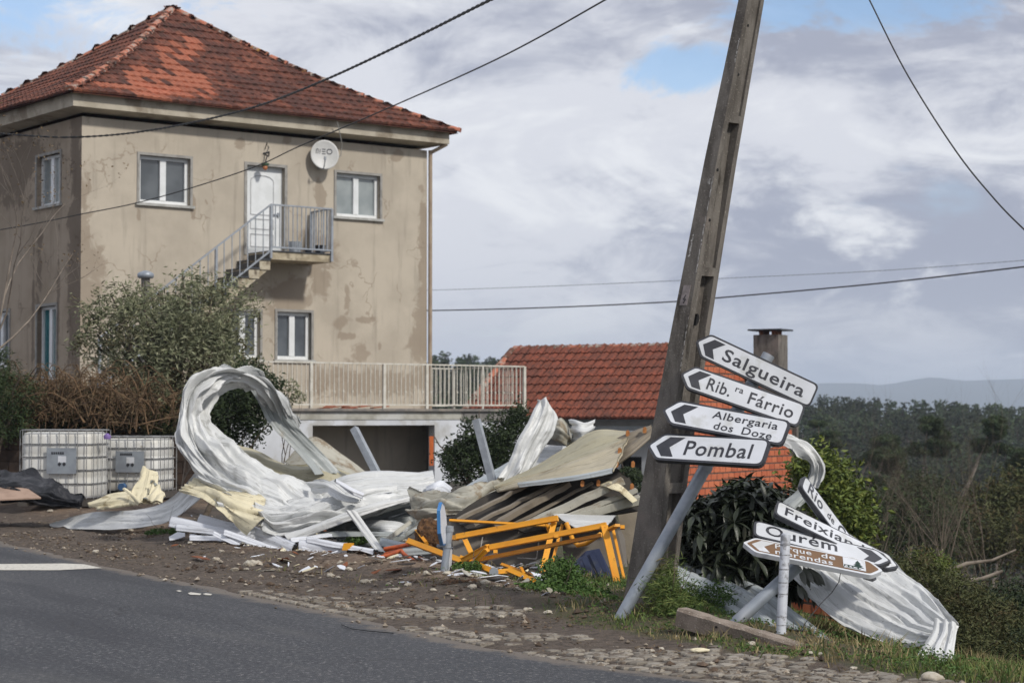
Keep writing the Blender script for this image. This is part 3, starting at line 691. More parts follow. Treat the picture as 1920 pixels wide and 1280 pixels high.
# satellite dish
dc = plane_hit(609, 290, C0 + NF * .30, NF); dn = (NF * .62 + DX * -.10 + Vector((0, -.4, 0)) + Z * .10).normalized()
dish = thing('satellite_dish', 'round off-white satellite dish lettered MEO on the upper house wall', 'satellite dish', dc)
Mt = dn.to_track_quat('Z', 'Y').to_matrix().to_4x4(); Mt.translation = dc
mb = MB(); v = [(0, 0, -.06)]; f = []; n = 36; rings = [.08, .16, .24, .31, .345]
for r_ in rings:
    for k in range(n): a = 2 * math.pi * k / n; v.append((math.cos(a) * r_ * 1.0, math.sin(a) * r_ * 1.04, -.06 * (1 - (r_ / .345) ** 2)))
for k in range(n): f.append((0, 1 + k, 1 + (k + 1) % n))
for j in range(len(rings) - 1):
    for k in range(n): f.append((1 + j * n + k, 1 + (j + 1) * n + k, 1 + (j + 1) * n + (k + 1) % n, 1 + j * n + (k + 1) % n))
m_ = len(v); v2 = [(q[0], q[1], q[2] - .015) for q in v]; f2 = [tuple(i + m_ for i in q[::-1]) for q in f]
rim = [(1 + (len(rings) - 1) * n + k, m_ + 1 + (len(rings) - 1) * n + k, m_ + 1 + (len(rings) - 1) * n + (k + 1) % n, 1 + (len(rings) - 1) * n + (k + 1) % n) for k in range(n)]
mb.add([Mt @ Vector(q) for q in v + v2], f + f2 + rim, 0, True); mb.build('reflector', simple('dish_enamel', (.56, .56, .55), (.50, .50, .48), 4, .5), dish)
mb = MB()
def stroke(pts, w=.017):
    for a, b in zip(pts, pts[1:]):
        dz_ = lambda q: -.06 * (1 - min(1, (q[0] ** 2 + q[1] ** 2) / .119)) + .004
        A = Mt @ Vector((a[0], a[1], dz_(a))); B = Mt @ Vector((b[0], b[1], dz_(b))); mb.bar(A, B, w, .006, dn)
yo = .085
for x in (-.195, -.150, -.105): stroke([(x - .010, yo - .055), (x + .004, yo + .055)], .014)
stroke([(-.190, yo + .055), (-.150, yo + .055)], .014)
for dy in (-.055, 0, .055): stroke([(-.06, yo + dy), (.03, yo + dy)], .019)
stroke([(.125 + .062 * math.cos(a), yo + .058 * math.sin(a)) for a in np.linspace(0, 2 * math.pi, 15)], .020)
mb.build('lettering', M['sign_black'], dish)
mb = MB(); a = Mt @ Vector((-.03, -.33, .0)); b = Mt @ Vector((-.06, -.20, .30)); mb.tube([a, b], .013, 6); mb.tube([b, b + Z * .08], .03, 8); mb.build('feed_arm', M['galv_dull'], dish)
mb = MB(); mb.tube([dc - dn * .08, dc - dn * .1 - Z * .25, dc - NF * .29 - Z * .3], .022, 6); mb.build('mount', M['galv_dull'], dish)
mb = MB(); mb.tube([plane_hit(632, 228, C0 + NF * .58, NF), plane_hit(637, 250, C0 + NF * .5, NF), plane_hit(641, 270, C0 + NF * .3, NF), plane_hit(639, 292, C0 + NF * .2, NF), dc - Z * .28], .012, 5); mb.build('cable_lead', simple('grey_lead', (.33, .33, .31)), dish)
# downpipe at the right corner; its cream run stands in for the lit wall edge
mb = MB(); mb.tube([C1 + NF * .06 - DX * -.06 + Z * 8.25, C1 + NF * .06 + DX * .06 + Z * 0.0], .05, 8); mb.tube([C1 + (NF + DX) * .36 + Z * 8.40, C1 + (NF + DX) * .08 + Z * 8.2], .045, 8); mb.build('downpipe', simple('lit_edge_pipe', (.36, .28, .20), (.28, .21, .15), 3), house)
# upper landing, stairs, railing
LO = 1.0
ul0 = fuv(507, 482, LO)[0]; ul1 = fuv(621, 488, LO)[0]; zl = DR[2] + .01
land = thing('outdoor_stair', 'concrete outdoor stair and landing climbing the front wall to the white door', 'stairs', C0 + DX * ul0 + NF * LO)
fp = lambda u, o, z: C0 + DX * u + NF * o + Z * z
mb = MB(); mb.obox(fp((ul0 + ul1) / 2, LO / 2 + .0, zl - .09), DX * (ul1 - ul0) / 2, NF * (LO / 2), Z * .09)
mb.build('landing', simple('cream_render', (.46, .40, .29), (.30, .25, .17), 5, .9, c3=(.16, .13, .09), s3=3), land)
STP = 17; GO = .285; RI = (zl - 1.8) / STP
MTR = simple('dark_slate_tread', (.035, .04, .05), (.06, .065, .07), 9, .5)
MRS = simple('cream_riser', (.47, .42, .32), (.30, .25, .17), 6, .9, c3=(.14, .11, .08), s3=5)
for k in range(STP):
    u_r = ul0 - k * GO; zt = zl - (k + 1) * RI
    mb = MB(); mb.obox(fp(u_r - GO / 2 - .0, LO / 2, zt - .11), DX * (GO / 2 - .002), NF * (LO / 2), Z * .11)
    st = mb.build('step', MRS, land)
    mb = MB(); mb.obox(fp(u_r - GO / 2 - .015, LO / 2 + .01, zt + .016), DX * (GO / 2 + .015), NF * (LO / 2 + .02), Z * .016); mb.obox(fp(u_r - .006, LO / 2, zt + .032 + (RI - .064) / 2), DX * .006, NF * (LO / 2 - .01), Z * (RI - .066) / 2); mb.build('tread', MTR, st)
mb = MB(); mb.prism([fp(ul0, 0, zl - .19 - RI), fp(ul0 - STP * GO, 0, 1.35), fp(ul0 - STP * GO, 0, 1.5), fp(ul0, 0, zl - .05 - RI)], NF * (LO - .03)); 
mb.add([], []); mb.build('stringer', MRS, land)
mb = MB(); mb.obox(fp((ul0 + ul1) / 2, LO / 2, zl + .012), DX * (ul1 - ul0) / 2, NF * (LO / 2 + .03), Z * .010); mb.build('landing_paving', MTR, land)
rl = thing('balcony_railing', 'grey steel balustrade with slim bars round the upper landing and stair', 'railing', fp(ul0, LO, zl))
HR = 1.08
def railing(root, A, B, h, n, rail=.022, bal=.009, zlow=.10, mat=M['rail_blue'], posts=(0, 1), pr=.028, knobs=False, drop=0.0):
    up = Z
    mb = MB(); mb.bar(A + up * h, B + up * h, rail * 2, rail * 1.6); mb.build('handrail', mat, root)
    mb = MB(); mb.bar(A + up * zlow, B + up * zlow, rail * 1.6, rail * 1.6); mb.build('bottom_rail', mat, root)
    L = (B - A).length
    for s in posts:
        P = A.lerp(B, s); mb = MB(); mb.obox(P + up * (h - drop) / 2, DX * pr, NF * pr, up * (h + drop) / 2); mb.build('post', mat, root)
    for k in range(1, n):
        s = k / n
        if any(abs(s - q) < .4 / n for q in posts): continue
        P = A.lerp(B, s); mb = MB(); mb.bar(P + up * zlow, P + up * h, bal * 2, bal * 2, NF)
        if knobs:
            for kk in ((.38,) if k % 2 else ()): mb.obox(P + up * (h * kk), DX * .018, NF * .018, up * .022)
        mb.build('baluster', mat, root)
railing(rl, fp(ul0 - .0, LO + .02, zl), fp(ul1, LO + .02, zl), HR, 14, posts=(0, 1), drop=.16)
railing(rl, fp(ul1, LO + .02, zl), fp(ul1, .1, zl), HR, 8, posts=(1,))
ks = 4.2
A = fp(ul0, LO + .02, zl); B = fp(ul0 - GO * 5, LO + .02, zl - RI * 5); C2 = fp(ul0 - GO * 15, LO + .02, zl - RI * 15)
railing(rl, A, B, HR, 7, posts=(1,), zlow=.02); railing(rl, B, C2, HR, 14, posts=(1,), zlow=.02)
# pots on the landing
for pxx, pyy, s, lab, m_ in ((553, 470, .17, 'grey metal bucket on the upper landing right of the door', M['galv_dull']), (578, 473, .09, 'small black flower pot on the landing between two larger pots', M['black']), (600, 472, .14, 'dark square planter in the right corner of the upper landing', M['black'])):
    p = plane_hit(pxx, pyy, C0 + NF * .45, NF); p.z = zl + .022
    mb = MB(); v = []
    for zz_, r_ in ((0, s * .75), (s * 1.7, s)): v += [(p.x + r_ * math.cos(a), p.y + r_ * math.sin(a), p.z + zz_) for a in np.linspace(0, 2 * math.pi, 13)[:-1]]
    v += [(p.x + s * .88 * math.cos(a), p.y + s * .88 * math.sin(a), p.z + s * 1.7) for a in np.linspace(0, 2 * math.pi, 13)[:-1]] + [(p.x + s * .8 * math.cos(a), p.y + s * .8 * math.sin(a), p.z + s * 1.3) for a in np.linspace(0, 2 * math.pi, 13)[:-1]]
    f = [(j * 12 + i, j * 12 + (i + 1) % 12, (j + 1) * 12 + (i + 1) % 12, (j + 1) * 12 + i) for j in range(3) for i in range(12)] + [tuple(range(36, 48)), tuple(range(12))[::-1]]
    mb.add(v, f); o = mb.build('flower_pot' if 'pot' in lab.split()[3] or 'planter' in lab else 'bucket', m_, None, lab, 'pot'); recentre(o)
# terrace in front: deck, white base wall with garage opening, cream railing
TW = 1.5; ZD = 1.74
ta = fuv(395, 768, TW)[0]; tb = fuv(985, 768, TW)[0]
ter = thing('terrace', 'white walled raised terrace with an open garage bay under the house front', 'terrace', fp(ta, TW, 0))
mb = MB(); mb.obox(fp((ta + tb) / 2, TW / 2 + .02, ZD + .01), DX * ((tb - ta) / 2 + .04), NF * (TW / 2 + .05), Z * .03); mb.build('coping', simple('grey_coping', (.16, .15, .145), (.26, .23, .2), 4, .9), ter)
mb = MB(); mb.obox(fp((ta + tb) / 2, TW / 2 - .01, ZD - .12), DX * ((tb - ta) / 2), NF * (TW / 2), Z * .098); mb.build('deck_slab', simple('weathered_slab', (.42, .41, .37), (.28, .27, .23), 2, .9, c3=(.5, .5, .48), s3=1), ter)
go = (fuv(586, 850, TW - .03)[0], fuv(815, 850, TW - .03)[0]); gz = fuv(700, 797, TW - .03)[1]
mb, uv = wall_mesh(C0 + NF * (TW - .03), DX, NF, tb, -1.3, ZD - .22, [(go[0], go[1], -1.29, gz)], th=.25)
o = mb.build('base_wall', MWW, ter); o.data.transform(Matrix.Identity(4))
mb = MB(); mb.obox(fp(tb, TW / 2 - .03 - .6, .2), DX * .08, NF * (TW / 2 + .6), Z * 1.5 * .78); mb.build('end_wall', MWW, ter)
gb = fuv(803, 850, -1.6)[0]
MGW = simple('garage_plaster', (.36, .345, .33), (.28, .27, .255), 1.2, .9)
mb = MB(); mb.obox(fp((go[0] - .6 + gb) / 2, -1.7, .1), DX * ((gb - go[0] + .6) / 2), NF * .1, Z * 1.4); mb.obox(fp(go[0] - .4, -.1, .1), DX * .08, NF * 1.5, Z * 1.3)
mb.obox(fp((go[0] + go[1]) / 2 + .3, -.2, ZD - .28), DX * ((go[1] - go[0]) / 2 + 1.2), NF * 1.62, Z * .05); mb.build('garage_wall', MGW, ter)
p = fuv(665, 870, -1.6); gwin = (fuv(632, 870, -1.6)[0], fuv(700, 870, -1.6)[0], fuv(650, 905, -1.6)[1], fuv(650, 857, -1.6)[1])
mb = MB(); uc = (gwin[0] + gwin[1]) / 2; zc = (gwin[2] + gwin[3]) / 2; hw = (gwin[1] - gwin[0]) / 2; hh_ = (gwin[3] - gwin[2]) / 2
for du, dz_, a, b in ((0, hh_, hw, .04), (0, -hh_, hw, .04), (-hw, 0, .04, hh_), (hw, 0, .04, hh_), (0, 0, .03, hh_)): mb.obox(fp(uc + du, -1.58, zc + dz_), DX * a, NF * .03, Z * b)
gw = mb.build('window', M['black'], ter); mb = MB(); mb.obox(fp(uc, -1.59, zc), DX * hw, NF * .015, Z * hh_); mb.build('pane', M['glass_dark'], gw)
tr = thing('terrace_railing', 'cream painted metal balustrade along the terrace above the white wall', 'railing', fp(ta, TW - .08, ZD))
ZR = ZD + .04
us_ = [fuv(x, 720, TW - .08)[0] for x in (420, 583, 720, 800, 905, 983)]
prev = us_[0]
for k in range(len(us_) - 1):
    nb = max(3, int(round((us_[k + 1] - us_[k]) / .125)))
    railing(tr, fp(us_[k], TW - .08, ZR), fp(us_[k + 1], TW - .08, ZR), 1.06, nb, .02, .008, .09, M['rail_cream'], (1,), .035 if k != 3 else .02, knobs=True)
bk = fp(us_[-1], -1.6, ZR)
railing(tr, fp(us_[-1], TW - .08, ZR), bk, 1.06, 20, .02, .008, .09, M['rail_cream'], (1,), .03)
railing(tr, fp(LW + .1, -1.6, ZR), bk, 1.06, 14, .02, .009, .09, M['rail_cream'], (0,), .03)
mb = MB(); mb.obox(fp((LW + tb) / 2, -.1, ZD + .005), DX * ((tb - LW) / 2), NF * 1.6, Z * .03); mb.obox(fp((LW + tb) / 2, -.1, ZD - .15), DX * ((tb - LW) / 2), NF * 1.6, Z * .12); mb.build('deck_extension', simple('grey_coping2', (.2, .19, .18)), ter)
# a little red heap of tiles lying on the terrace
hp = fp(fuv(668, 755, .7)[0], .7, ZD + .04)
for k in range(7):
    mb = MB(); a = random.uniform(0, 3); c_ = hp + DX * random.uniform(-.9, .9) + Z * (.02 + .02 * (k % 3)) + NF * random.uniform(-.1, .2)
    mb.obox(c_, Vector((math.cos(a), math.sin(a), .1)) * .2, Vector((-math.sin(a), math.cos(a), 0)) * .12, Z * .012)
    o = mb.build('fallen_tile', MT_new, None, 'loose red roof tile lying on the terrace floor behind the cream railing', 'roof tile', 'loose tiles on the terrace floor'); recentre(o)

# ================================================================== SMALL OUTBUILDING
g0 = Vector((at(1245, 783, 53.2).x, 53.2, 0)); th = R(30)
HX = Vector((math.cos(th), -math.sin(th), 0)); HD = Vector((math.sin(th), math.cos(th), 0))    # eave direction, depth direction
ob = thing('outbuilding', 'low outbuilding with red tiled roof and bare brick gable behind the leaning pole', 'outbuilding', g0 - HX * 2)
zE, zA = at(1245, 783, 53.2).z, 3.59; sA = 3.08; sB = 9.1; LE = 6.25
pt = lambda e, s, z: g0 - HX * e + HD * s + Z * z
oh = .25
mb = MB(); mb.add([pt(LE, .12, -2), pt(.05, .12, -2), pt(.05, .12, zE - .05), pt(LE, .12, zE - .05)], [(0, 1, 2, 3)])
mb.build('front_wall', MWW, ob)
mb = MB(); mb.add([pt(LE, .12, -2), pt(LE, sB, -2), pt(LE, sB, zE - .1), pt(LE, sA, zA - .12), pt(LE, .12, zE - .05)], [(4, 3, 2, 1, 0)]); mb.add([pt(LE, sB, -2), pt(.1, sB, -2), pt(.1, sB, zE - .1), pt(LE, sB, zE - .1)], [(3, 2, 1, 0)])
mb.build('rear_wall', MWW, ob)
dd = [plane_hit(x, y, g0 + HD * .12, -HD) for x, y in ((1165, 905), (1203, 905), (1203, 856), (1165, 856))]
mb = MB(); mb.prism([d + HD * .1 for d in dd], -HD * .11); mb.build('doorway', M['hole'], ob)
mb = MB(); mb.obox(pt(LE / 2, -.02, zE - .13), HX * (LE / 2 + .1), HD * .08, Z * .09); mb.build('gutter', simple('dark_gutter', (.05, .048, .045)), ob)
mb = MB(); mb.obox(pt(LE / 2 - .3, -.5, zE - .40), HX * (LE / 2 - .2), HD * .5, Z * .05); mb.build('porch_sheet', M['sheet_blue'], ob)
slA = (Vector((0, 0, zA)) - Vector((0, 0, zE))); upv = (HD * sA + Z * (zA - zE)); Ls = upv.length; upn = upv.normalized(); nrm = HX.cross(upn)
if nrm.z < 0: nrm = -nrm
mb = MB(); mb.prism([pt(LE + .1, -.08, zE - .05), pt(-.12, -.08, zE - .05), pt(-.12, sA, zA - .02), pt(LE + .1, sA, zA - .02)], -nrm * .05)
mb.prism([pt(LE + .1, sA, zA - .02), pt(-.12, sA, zA - .02), pt(-.12, sB + .1, zE - .12), pt(LE + .1, sB + .1, zE - .12)], (0, 0, -.05))
orf = mb.build('roof', MT_red, ob)
tv2, tf2 = tile_geo(.265, .50, .040); me2 = bpy.data.meshes.new('roof_tile'); me2.from_pydata(tv2, [], tf2); me2.materials.append(MT_red)
NR = 9; nC = 23
for r_ in range(NR):
    for k in range(nC):
        P = pt(LE + .08 - (k + .5) * (LE + .18) / nC, -.1, 0); P.z = zE - .02
        P = P + upn * (r_ * (Ls + .08) / NR) + nrm * (.012 + .01 * random.random())
        Mx = Matrix.Identity(4)
        for q in range(3): Mx[q][0] = HX[q]; Mx[q][1] = upn[q]; Mx[q][2] = nrm[q]; Mx[q][3] = P[q]
        link(bpy.data.objects.new('roof_tile', me2), orf, Mx @ Matrix.Rotation(random.uniform(-.02, .02), 4, 'Z'))
cap2 = cap_mesh(.44, .13)
t = bpy.data.materials.get('hip_cap_tile')
for k in range(14):
    P = pt(LE + .1 - k * .46, sA, zA + .0); Mx = Matrix.Identity(4)
    for q in range(3): Mx[q][0] = HD[q]; Mx[q][1] = HX[q]; Mx[q][2] = (0, 0, 1)[q]; Mx[q][3] = P[q]
    o = bpy.data.objects.new('ridge_tile', cap2); link(o, orf, Mx)
# verge on the left as a raking row of half tiles
for k in range(7):
    P = pt(LE + .1, -.1, zE) + upn * (k * .52) + nrm * .03; sd = upn.cross(nrm); Mx = Matrix.Identity(4)
    for q in range(3): Mx[q][0] = sd[q]; Mx[q][1] = upn[q]; Mx[q][2] = nrm[q]; Mx[q][3] = P[q]
    link(bpy.data.objects.new('verge_tile', cap2), orf, Mx)
# brick gable: every brick a mesh with recessed joints
t = NT('hollow_brick'); oi = t.n('ShaderNodeObjectInfo')
rr = t.math('FRACT', t.math('ADD', oi.outputs['Random'], t.pos.outputs['Random Per Island']))
c = t.mix(rr, (.44, .105, .042), (.56, .165, .072)); c = t.mix(t.ss(t.noise(5, 5, .7), .52, .66), c, (.34, .09, .045)); c = t.mix(t.ss(t.noise(22, 4, .7), .64, .72), c, (.10, .05, .04)); t.bump(t.noise(60, 3), .3, .01); MB_ = t.done(c, .85)
MMO = simple('brick_mortar', (.11, .09, .075), (.06, .05, .04), 8, .95)
def brick_wall(root, P0, U, N, inside, L, z0, z1, bw, bh, name='gable_wall', limit=300, th=.12):
    mb = MB(); poly = [q for q in inside]; mb.prism([P0 + U * a + Z * b for a, b in poly], -N * th)
    w = mb.build(name, MMO, root)
    def inpoly(x, y):
        c_ = False; j = len(poly) - 1
        for i in range(len(poly)):
            if (poly[i][1] > y) != (poly[j][1] > y) and x < (poly[j][0] - poly[i][0]) * (y - poly[i][1]) / (poly[j][1] - poly[i][1]) + poly[i][0]: c_ = not c_
            j = i
        return c_
    bm_ = []
    for s in range(4):
        q = MB(); e = .012; a, b, d = bw / 2 - .007 - bw * .025, bh / 2 - .007 - bw * .02, .0
        v = [(-a, d - .02, -b), (a, d - .02, -b), (a, d - .02, b), (-a, d - .02, b)] + [(-a + e * random.uniform(.3, 1), .016, -b + e * .6), (a - e * .6, .016, -b + e * random.uniform(.3, 1)), (a - e * random.uniform(.3, 1.3), .016, b - e * .6), (-a + e * .5, .016, b - e * random.uniform(.2, 1))]
        me = bpy.data.meshes.new('brick'); me.from_pydata(v, [], [(4, 5, 6, 7), (0, 1, 5, 4), (1, 2, 6, 5), (2, 3, 7, 6), (3, 0, 4, 7)]); me.materials.append(MB_); bm_.append(me)
    items = []; r_ = 0; z = z0 + bh / 2
    while z < z1:
        x = (bw / 2 if r_ % 2 else 0)
        while x < L + bw:
            if inpoly(x - bw * .45, z - bh * .4) and inpoly(x + bw * .45, z - bh * .4) and inpoly(x - bw * .45, z + bh * .4) and inpoly(x + bw * .45, z + bh * .4): items.append((x, z))
            x += bw
        z += bh; r_ += 1
    def vis(it):
        a, b = project(P0 + U * it[0] + Z * it[1]); return (not (1200 < a < 1920 and 620 < b < 1260), -it[1])
    items.sort(key=vis); rs = MB()
    for k, (x, z) in enumerate(items):
        Mx = Matrix.Identity(4); P = P0 + U * x + Z * z + N * random.uniform(-.003, .004)
        for q in range(3): Mx[q][0] = U[q]; Mx[q][1] = N[q]; Mx[q][2] = (0, 0, 1)[q]; Mx[q][3] = P[q]
        Mx = Mx @ Matrix.Rotation(random.uniform(-.015, .015), 4, 'Y')
        if k < limit: link(bpy.data.objects.new('brick', random.choice(bm_)), w, Mx)
        else: me = bm_[k % 4]; rs.add([Mx @ v.co for v in me.vertices], [tuple(p.vertices) for p in me.polygons])
    if rs.v: rs.build('bricks', MB_, w, kind='stuff')
    return w
brick_wall(ob, g0, HD, HX, [(.0, -2.2), (sB, -2.2), (sB, zE + .05), (sA, zA - .06), (0, zE - .06)], sB, -2.2, zA, .40, .20)
mb = MB(); mb.obox(g0 + HD * (sB + .08) + HX * .02 + Z * -.35, HD * .09, HX * .10, Z * 1.9); mb.build('corner_post', M['pole'], ob)
# chimney
cb_ = at(1445, 700, 62.5)
ch = thing('chimney', 'square concrete chimney with flat slab cap behind the white direction signs', 'chimney', (cb_.x, cb_.y, 0))
mb = MB(); w = .42; ztop = at(1445, 628, 62.5).z
mb.obox(Vector((cb_.x, cb_.y, (ztop - .5) / 2)), HX * w, HD * w * .9, Z * (ztop + .5) / 2); mb.build('stack', M['pole'], ch)
mb = MB(); zc_ = at(1445, 619, 62.5).z; mb.obox((cb_.x, cb_.y, zc_), HX * .56, HD * .50, Z * .025); mb.build('cap', M['black'], ch)
for sx in (-1, 1):
    mb = MB(); mb.obox(Vector((cb_.x, cb_.y, (ztop + zc_) / 2)) + HX * sx * .21, HX * .06, HD * .28, Z * (zc_ - ztop) / 2); mb.build('support', M['rust'], ch)
# low brick wall further down the slope, half behind the fallen sheet
w0 = Vector((at(1470, 1120, 23.5).x, 23.5, 0)); w1 = Vector((at(1800, 1200, 20.5).x, 20.5, 0)); U = (w1 - w0).normalized(); N = Vector((U.y, -U.x, 0)); L = (w1 - w0).length
lw = thing('brick_wall', 'low broken wall of red hollow bricks behind the drooping white sheet', 'wall', w0 + Z * -1)
brick_wall(lw, w0, U, N, [(0, -1.8), (L, -1.8), (L * .98, -.90), (L * .8, -.78), (L * .62, -.70), (L * .4, -.55), (L * .2, -.42), (0, -.40)], L, -1.8, 0, .20, .125, 'masonry', 200)
# ================================================================== LEANING CONCRETE POLE
PX = 233.0
prof = [(-420, 1436, 1448, 1471, 13, 23), (-40, 1389, 1406, 1437, 18, 30), (0, 1384, 1402, 1432, 18, 30), (300, 1320.5, 1344, 1381, 23, 37), (600, 1262, 1291, 1334, 29, 43), (880, 1208, 1248, 1292, 39, 44), (1150, 1166, 1224, 1262, 57, 38), (1215, 1157, 1220, 1256, 60, 37)]
YP = 15.9
def sect(y):
    ys_ = [p[0] for p in prof]; g = lambda k: np.interp(y, ys_, [p[k] for p in prof])
    B = at(g(2), y, YP - .12); a = g(4) / PX; b = g(5) / PX
    # horizontal section: B is the near edge; A to the left-back, C to the right-back
    A_ = B + Vector((-a, a * .8, 0)); C_ = B + Vector((b, b * 1.0, 0))
    A_ = A_ + Vector(((at(g(1), y, A_.y) - A_).x, 0, 0)); C_ = C_ + Vector(((at(g(3), y, C_.y) - C_).x, 0, 0))
    return A_, B, C_, A_ + (C_ - B)
pole = thing('utility_pole', 'weathered grey concrete utility pole with recessed pockets leaning right behind the signs', 'utility pole', (1.1, YP, 0))
ys_p = [-40, 0, 100, 180, 214]; mb = MB()
def quad_strip(fa, fb, ys_l, m=0):
    for y0, y1 in zip(ys_l, ys_l[1:]): mb.add([fa(y1), fb(y1), fb(y0), fa(y0)], [(0, 1, 2, 3)], m)
allys = [-420, -230, -40, 0, 60, 120, 180, 240, 300, 360, 420, 480, 540, 600, 660, 720, 780, 840, 900, 960, 1020, 1080, 1150, 1215]
quad_strip(lambda y: sect(y)[0], lambda y: sect(y)[1], allys)
quad_strip(lambda y: sect(y)[3], lambda y: sect(y)[0], allys); quad_strip(lambda y: sect(y)[2], lambda y: sect(y)[3], allys)
e1, e2 = .24, .80
def rimf(k, dep=0):
    def g(y):
        A_, B, C_, D_ = sect(y); n = (A_ - B).normalized(); return B.lerp(C_, k) + n * dep
    return g
quad_strip(rimf(0), rimf(e1), allys); quad_strip(rimf(e2), rimf(1), allys)
# channel: recessed web that steps out to the rims above each ledge and falls back again below it
segs = [(-420, 214, .012, .022), (228, 500, .075, .028), (516, 905, .085, .03), (925, 1215, .09, .04)]
for (ya, yb, d0, d1) in segs:
    yl = [ya] + [y for y in allys if ya < y < yb] + [yb]
    dd_ = lambda y: d0 + (d1 - d0) * (y - ya) / (yb - ya)
    w = lambda k: (lambda y: rimf(k, dd_(y))(y)); mid = lambda y: rimf((e1 + e2) / 2, dd_(y))(y)
    quad_strip(w(e1), mid, yl); quad_strip(mid, w(e2), yl)
    quad_strip(rimf(e1), w(e1), yl); quad_strip(w(e2), rimf(e2), yl)
for (yb, ya, d) in ((214, 228, .075), (500, 516, .085), (905, 925, .09)):
    quad_strip(rimf(e1), rimf(e2), [yb, ya]); 
    mb.add([rimf(e1)(ya), rimf(e2)(ya), rimf(e2, d)(ya), rimf(e1, d)(ya)], [(3, 2, 1, 0)])
pm = mb.build('shaft', M['pole'], pole)
for k, (y, s, r_) in enumerate(((20, .30, .012), (45, .42, .012), (137, .38, .012), (318, .12, .013), (412, .16, .013))):
    mb = MB(); A_, B, C_, D_ = sect(y); n = (A_ - B).normalized(); u = (C_ - B).normalized(); p = B.lerp(C_, s)
    mb.tube([p + n * .05, p - n * .003 + n * (.02 if s > .24 else 0)], r_, 8); mb.build('bolt_hole', M['hole'], pm)  # solid dark plug painted as the shade of a hole
for y, s, r_ in ((598, .46, .036), (1002, .50, .045)):
    mb = MB(); A_, B, C_, D_ = sect(y); n = (A_ - B).normalized(); p = B.lerp(C_, s) + n * .028; u = (C_ - B).normalized(); up = (sect(y - 20)[1] - B).normalized()
    pts = [p + u * (math.cos(a) * r_ * .9) + up * (math.sin(a) * r_ * 1.35) for a in np.linspace(-math.pi / 2, math.pi / 2, 9)]
    mb.prism(pts, n * .03); mb.build('foot_hole', M['hole'], pm)
# warning plate and limey run along the near edge
mb = MB(); fa = lambda k: (lambda y: sect(y)[0].lerp(sect(y)[1], k) - (sect(y)[2] - sect(y)[1]).normalized() * .004)
mb.prism([fa(.24)(571), fa(.72)(571.5), fa(.76)(534), fa(.28)(534)], (sect(550)[2] - sect(550)[1]).normalized() * .006); pl = mb.build('warning_plate', simple('faded_plate', (.30, .26, .25), (.22, .19, .18), 30, .7), pole)
mb = MB(); g_ = lambda k, y: fa(k)(y) - (sect(y)[2] - sect(y)[1]).normalized() * .003
for (a, b) in (((.56, 552), (.45, 561)), ((.45, 561), (.60, 560)), ((.60, 560), (.48, 568))): mb.bar(g_(*a), g_(*b), .006, .004, (0, 1, 0))
mb.build('lightning_mark', M['sign_black'], pl)
for k, (ya, yb, w, s) in enumerate(((330, 420, .009, .99), (420, 510, .012, .985), (590, 700, .009, .99), (70, 120, .010, .97), (438, 480, .02, .30), (335, 345, .03, .8))):
    mb = MB(); yl = np.linspace(ya, yb, 26)
    for i in range(25):
        if random.random() < .25: continue
        j = random.uniform(-.5, .5) * w * .5; ww = w * random.uniform(.3, 1)
        A0, B0, C0_, _ = sect(yl[i]); A1, B1, C1_, _ = sect(yl[i + 1]); n = (C0_ - B0).normalized() * -.003
        u = (B0 - A0).normalized()
        p, q = A0.lerp(B0, s) + n + u * j, A1.lerp(B1, s) + n + u * j
        mb.add([p - u * ww, p, q, q - u * ww], [(3, 2, 1, 0)])
    mb.build('lime_streak', M['lime'], pole)

# ================================================================== SIGNS
def text_geo(txt, size, bold=.0, italic=0):
    cu = bpy.data.curves.new('t', 'FONT'); cu.body = txt; cu.size = size; cu.offset = bold * size; cu.resolution_u = 3; cu.shear = italic; cu.space_character = 1.08
    o = bpy.data.objects.new('t', cu); COL.objects.link(o); bpy.context.view_layer.update()
    me = bpy.data.meshes.new_from_object(o.evaluated_get(bpy.context.evaluated_depsgraph_get()))
    v = [tuple(q.co) for q in me.vertices]; f = [tuple(p.vertices) for p in me.polygons]
    bpy.data.objects.remove(o); bpy.data.curves.remove(cu); bpy.data.meshes.remove(me); return v, f
def rounded(poly, rads, seg=4):
    out = []; n = len(poly)
    for i in range(n):
        p0, p, p1 = Vector(poly[i - 1]), Vector(poly[i]), Vector(poly[(i + 1) % n]); r_ = rads[i]
        a = p + (p0 - p).normalized() * r_; b = p + (p1 - p).normalized() * r_
        for k in range(seg + 1):
            s = k / seg; out.append(tuple(a.lerp(p, s).lerp(p.lerp(b, s), s)))
    return out
def inset(poly, d):
    n = len(poly); out = []; c = Vector((sum(p[0] for p in poly) / n, sum(p[1] for p in poly) / n))
    for i in range(n):
        p0, p, p1 = Vector(poly[i - 1]), Vector(poly[i]), Vector(poly[(i + 1) % n])
        e0 = (p - p0).normalized(); e1_ = (p1 - p).normalized(); n0 = Vector((-e0.y, e0.x)); n1 = Vector((-e1_.y, e1_.x))
        m_ = (n0 + n1); m_ = m_ / max(.3, m_.dot(n0)); out.append(tuple(p + m_ * d))
    return out
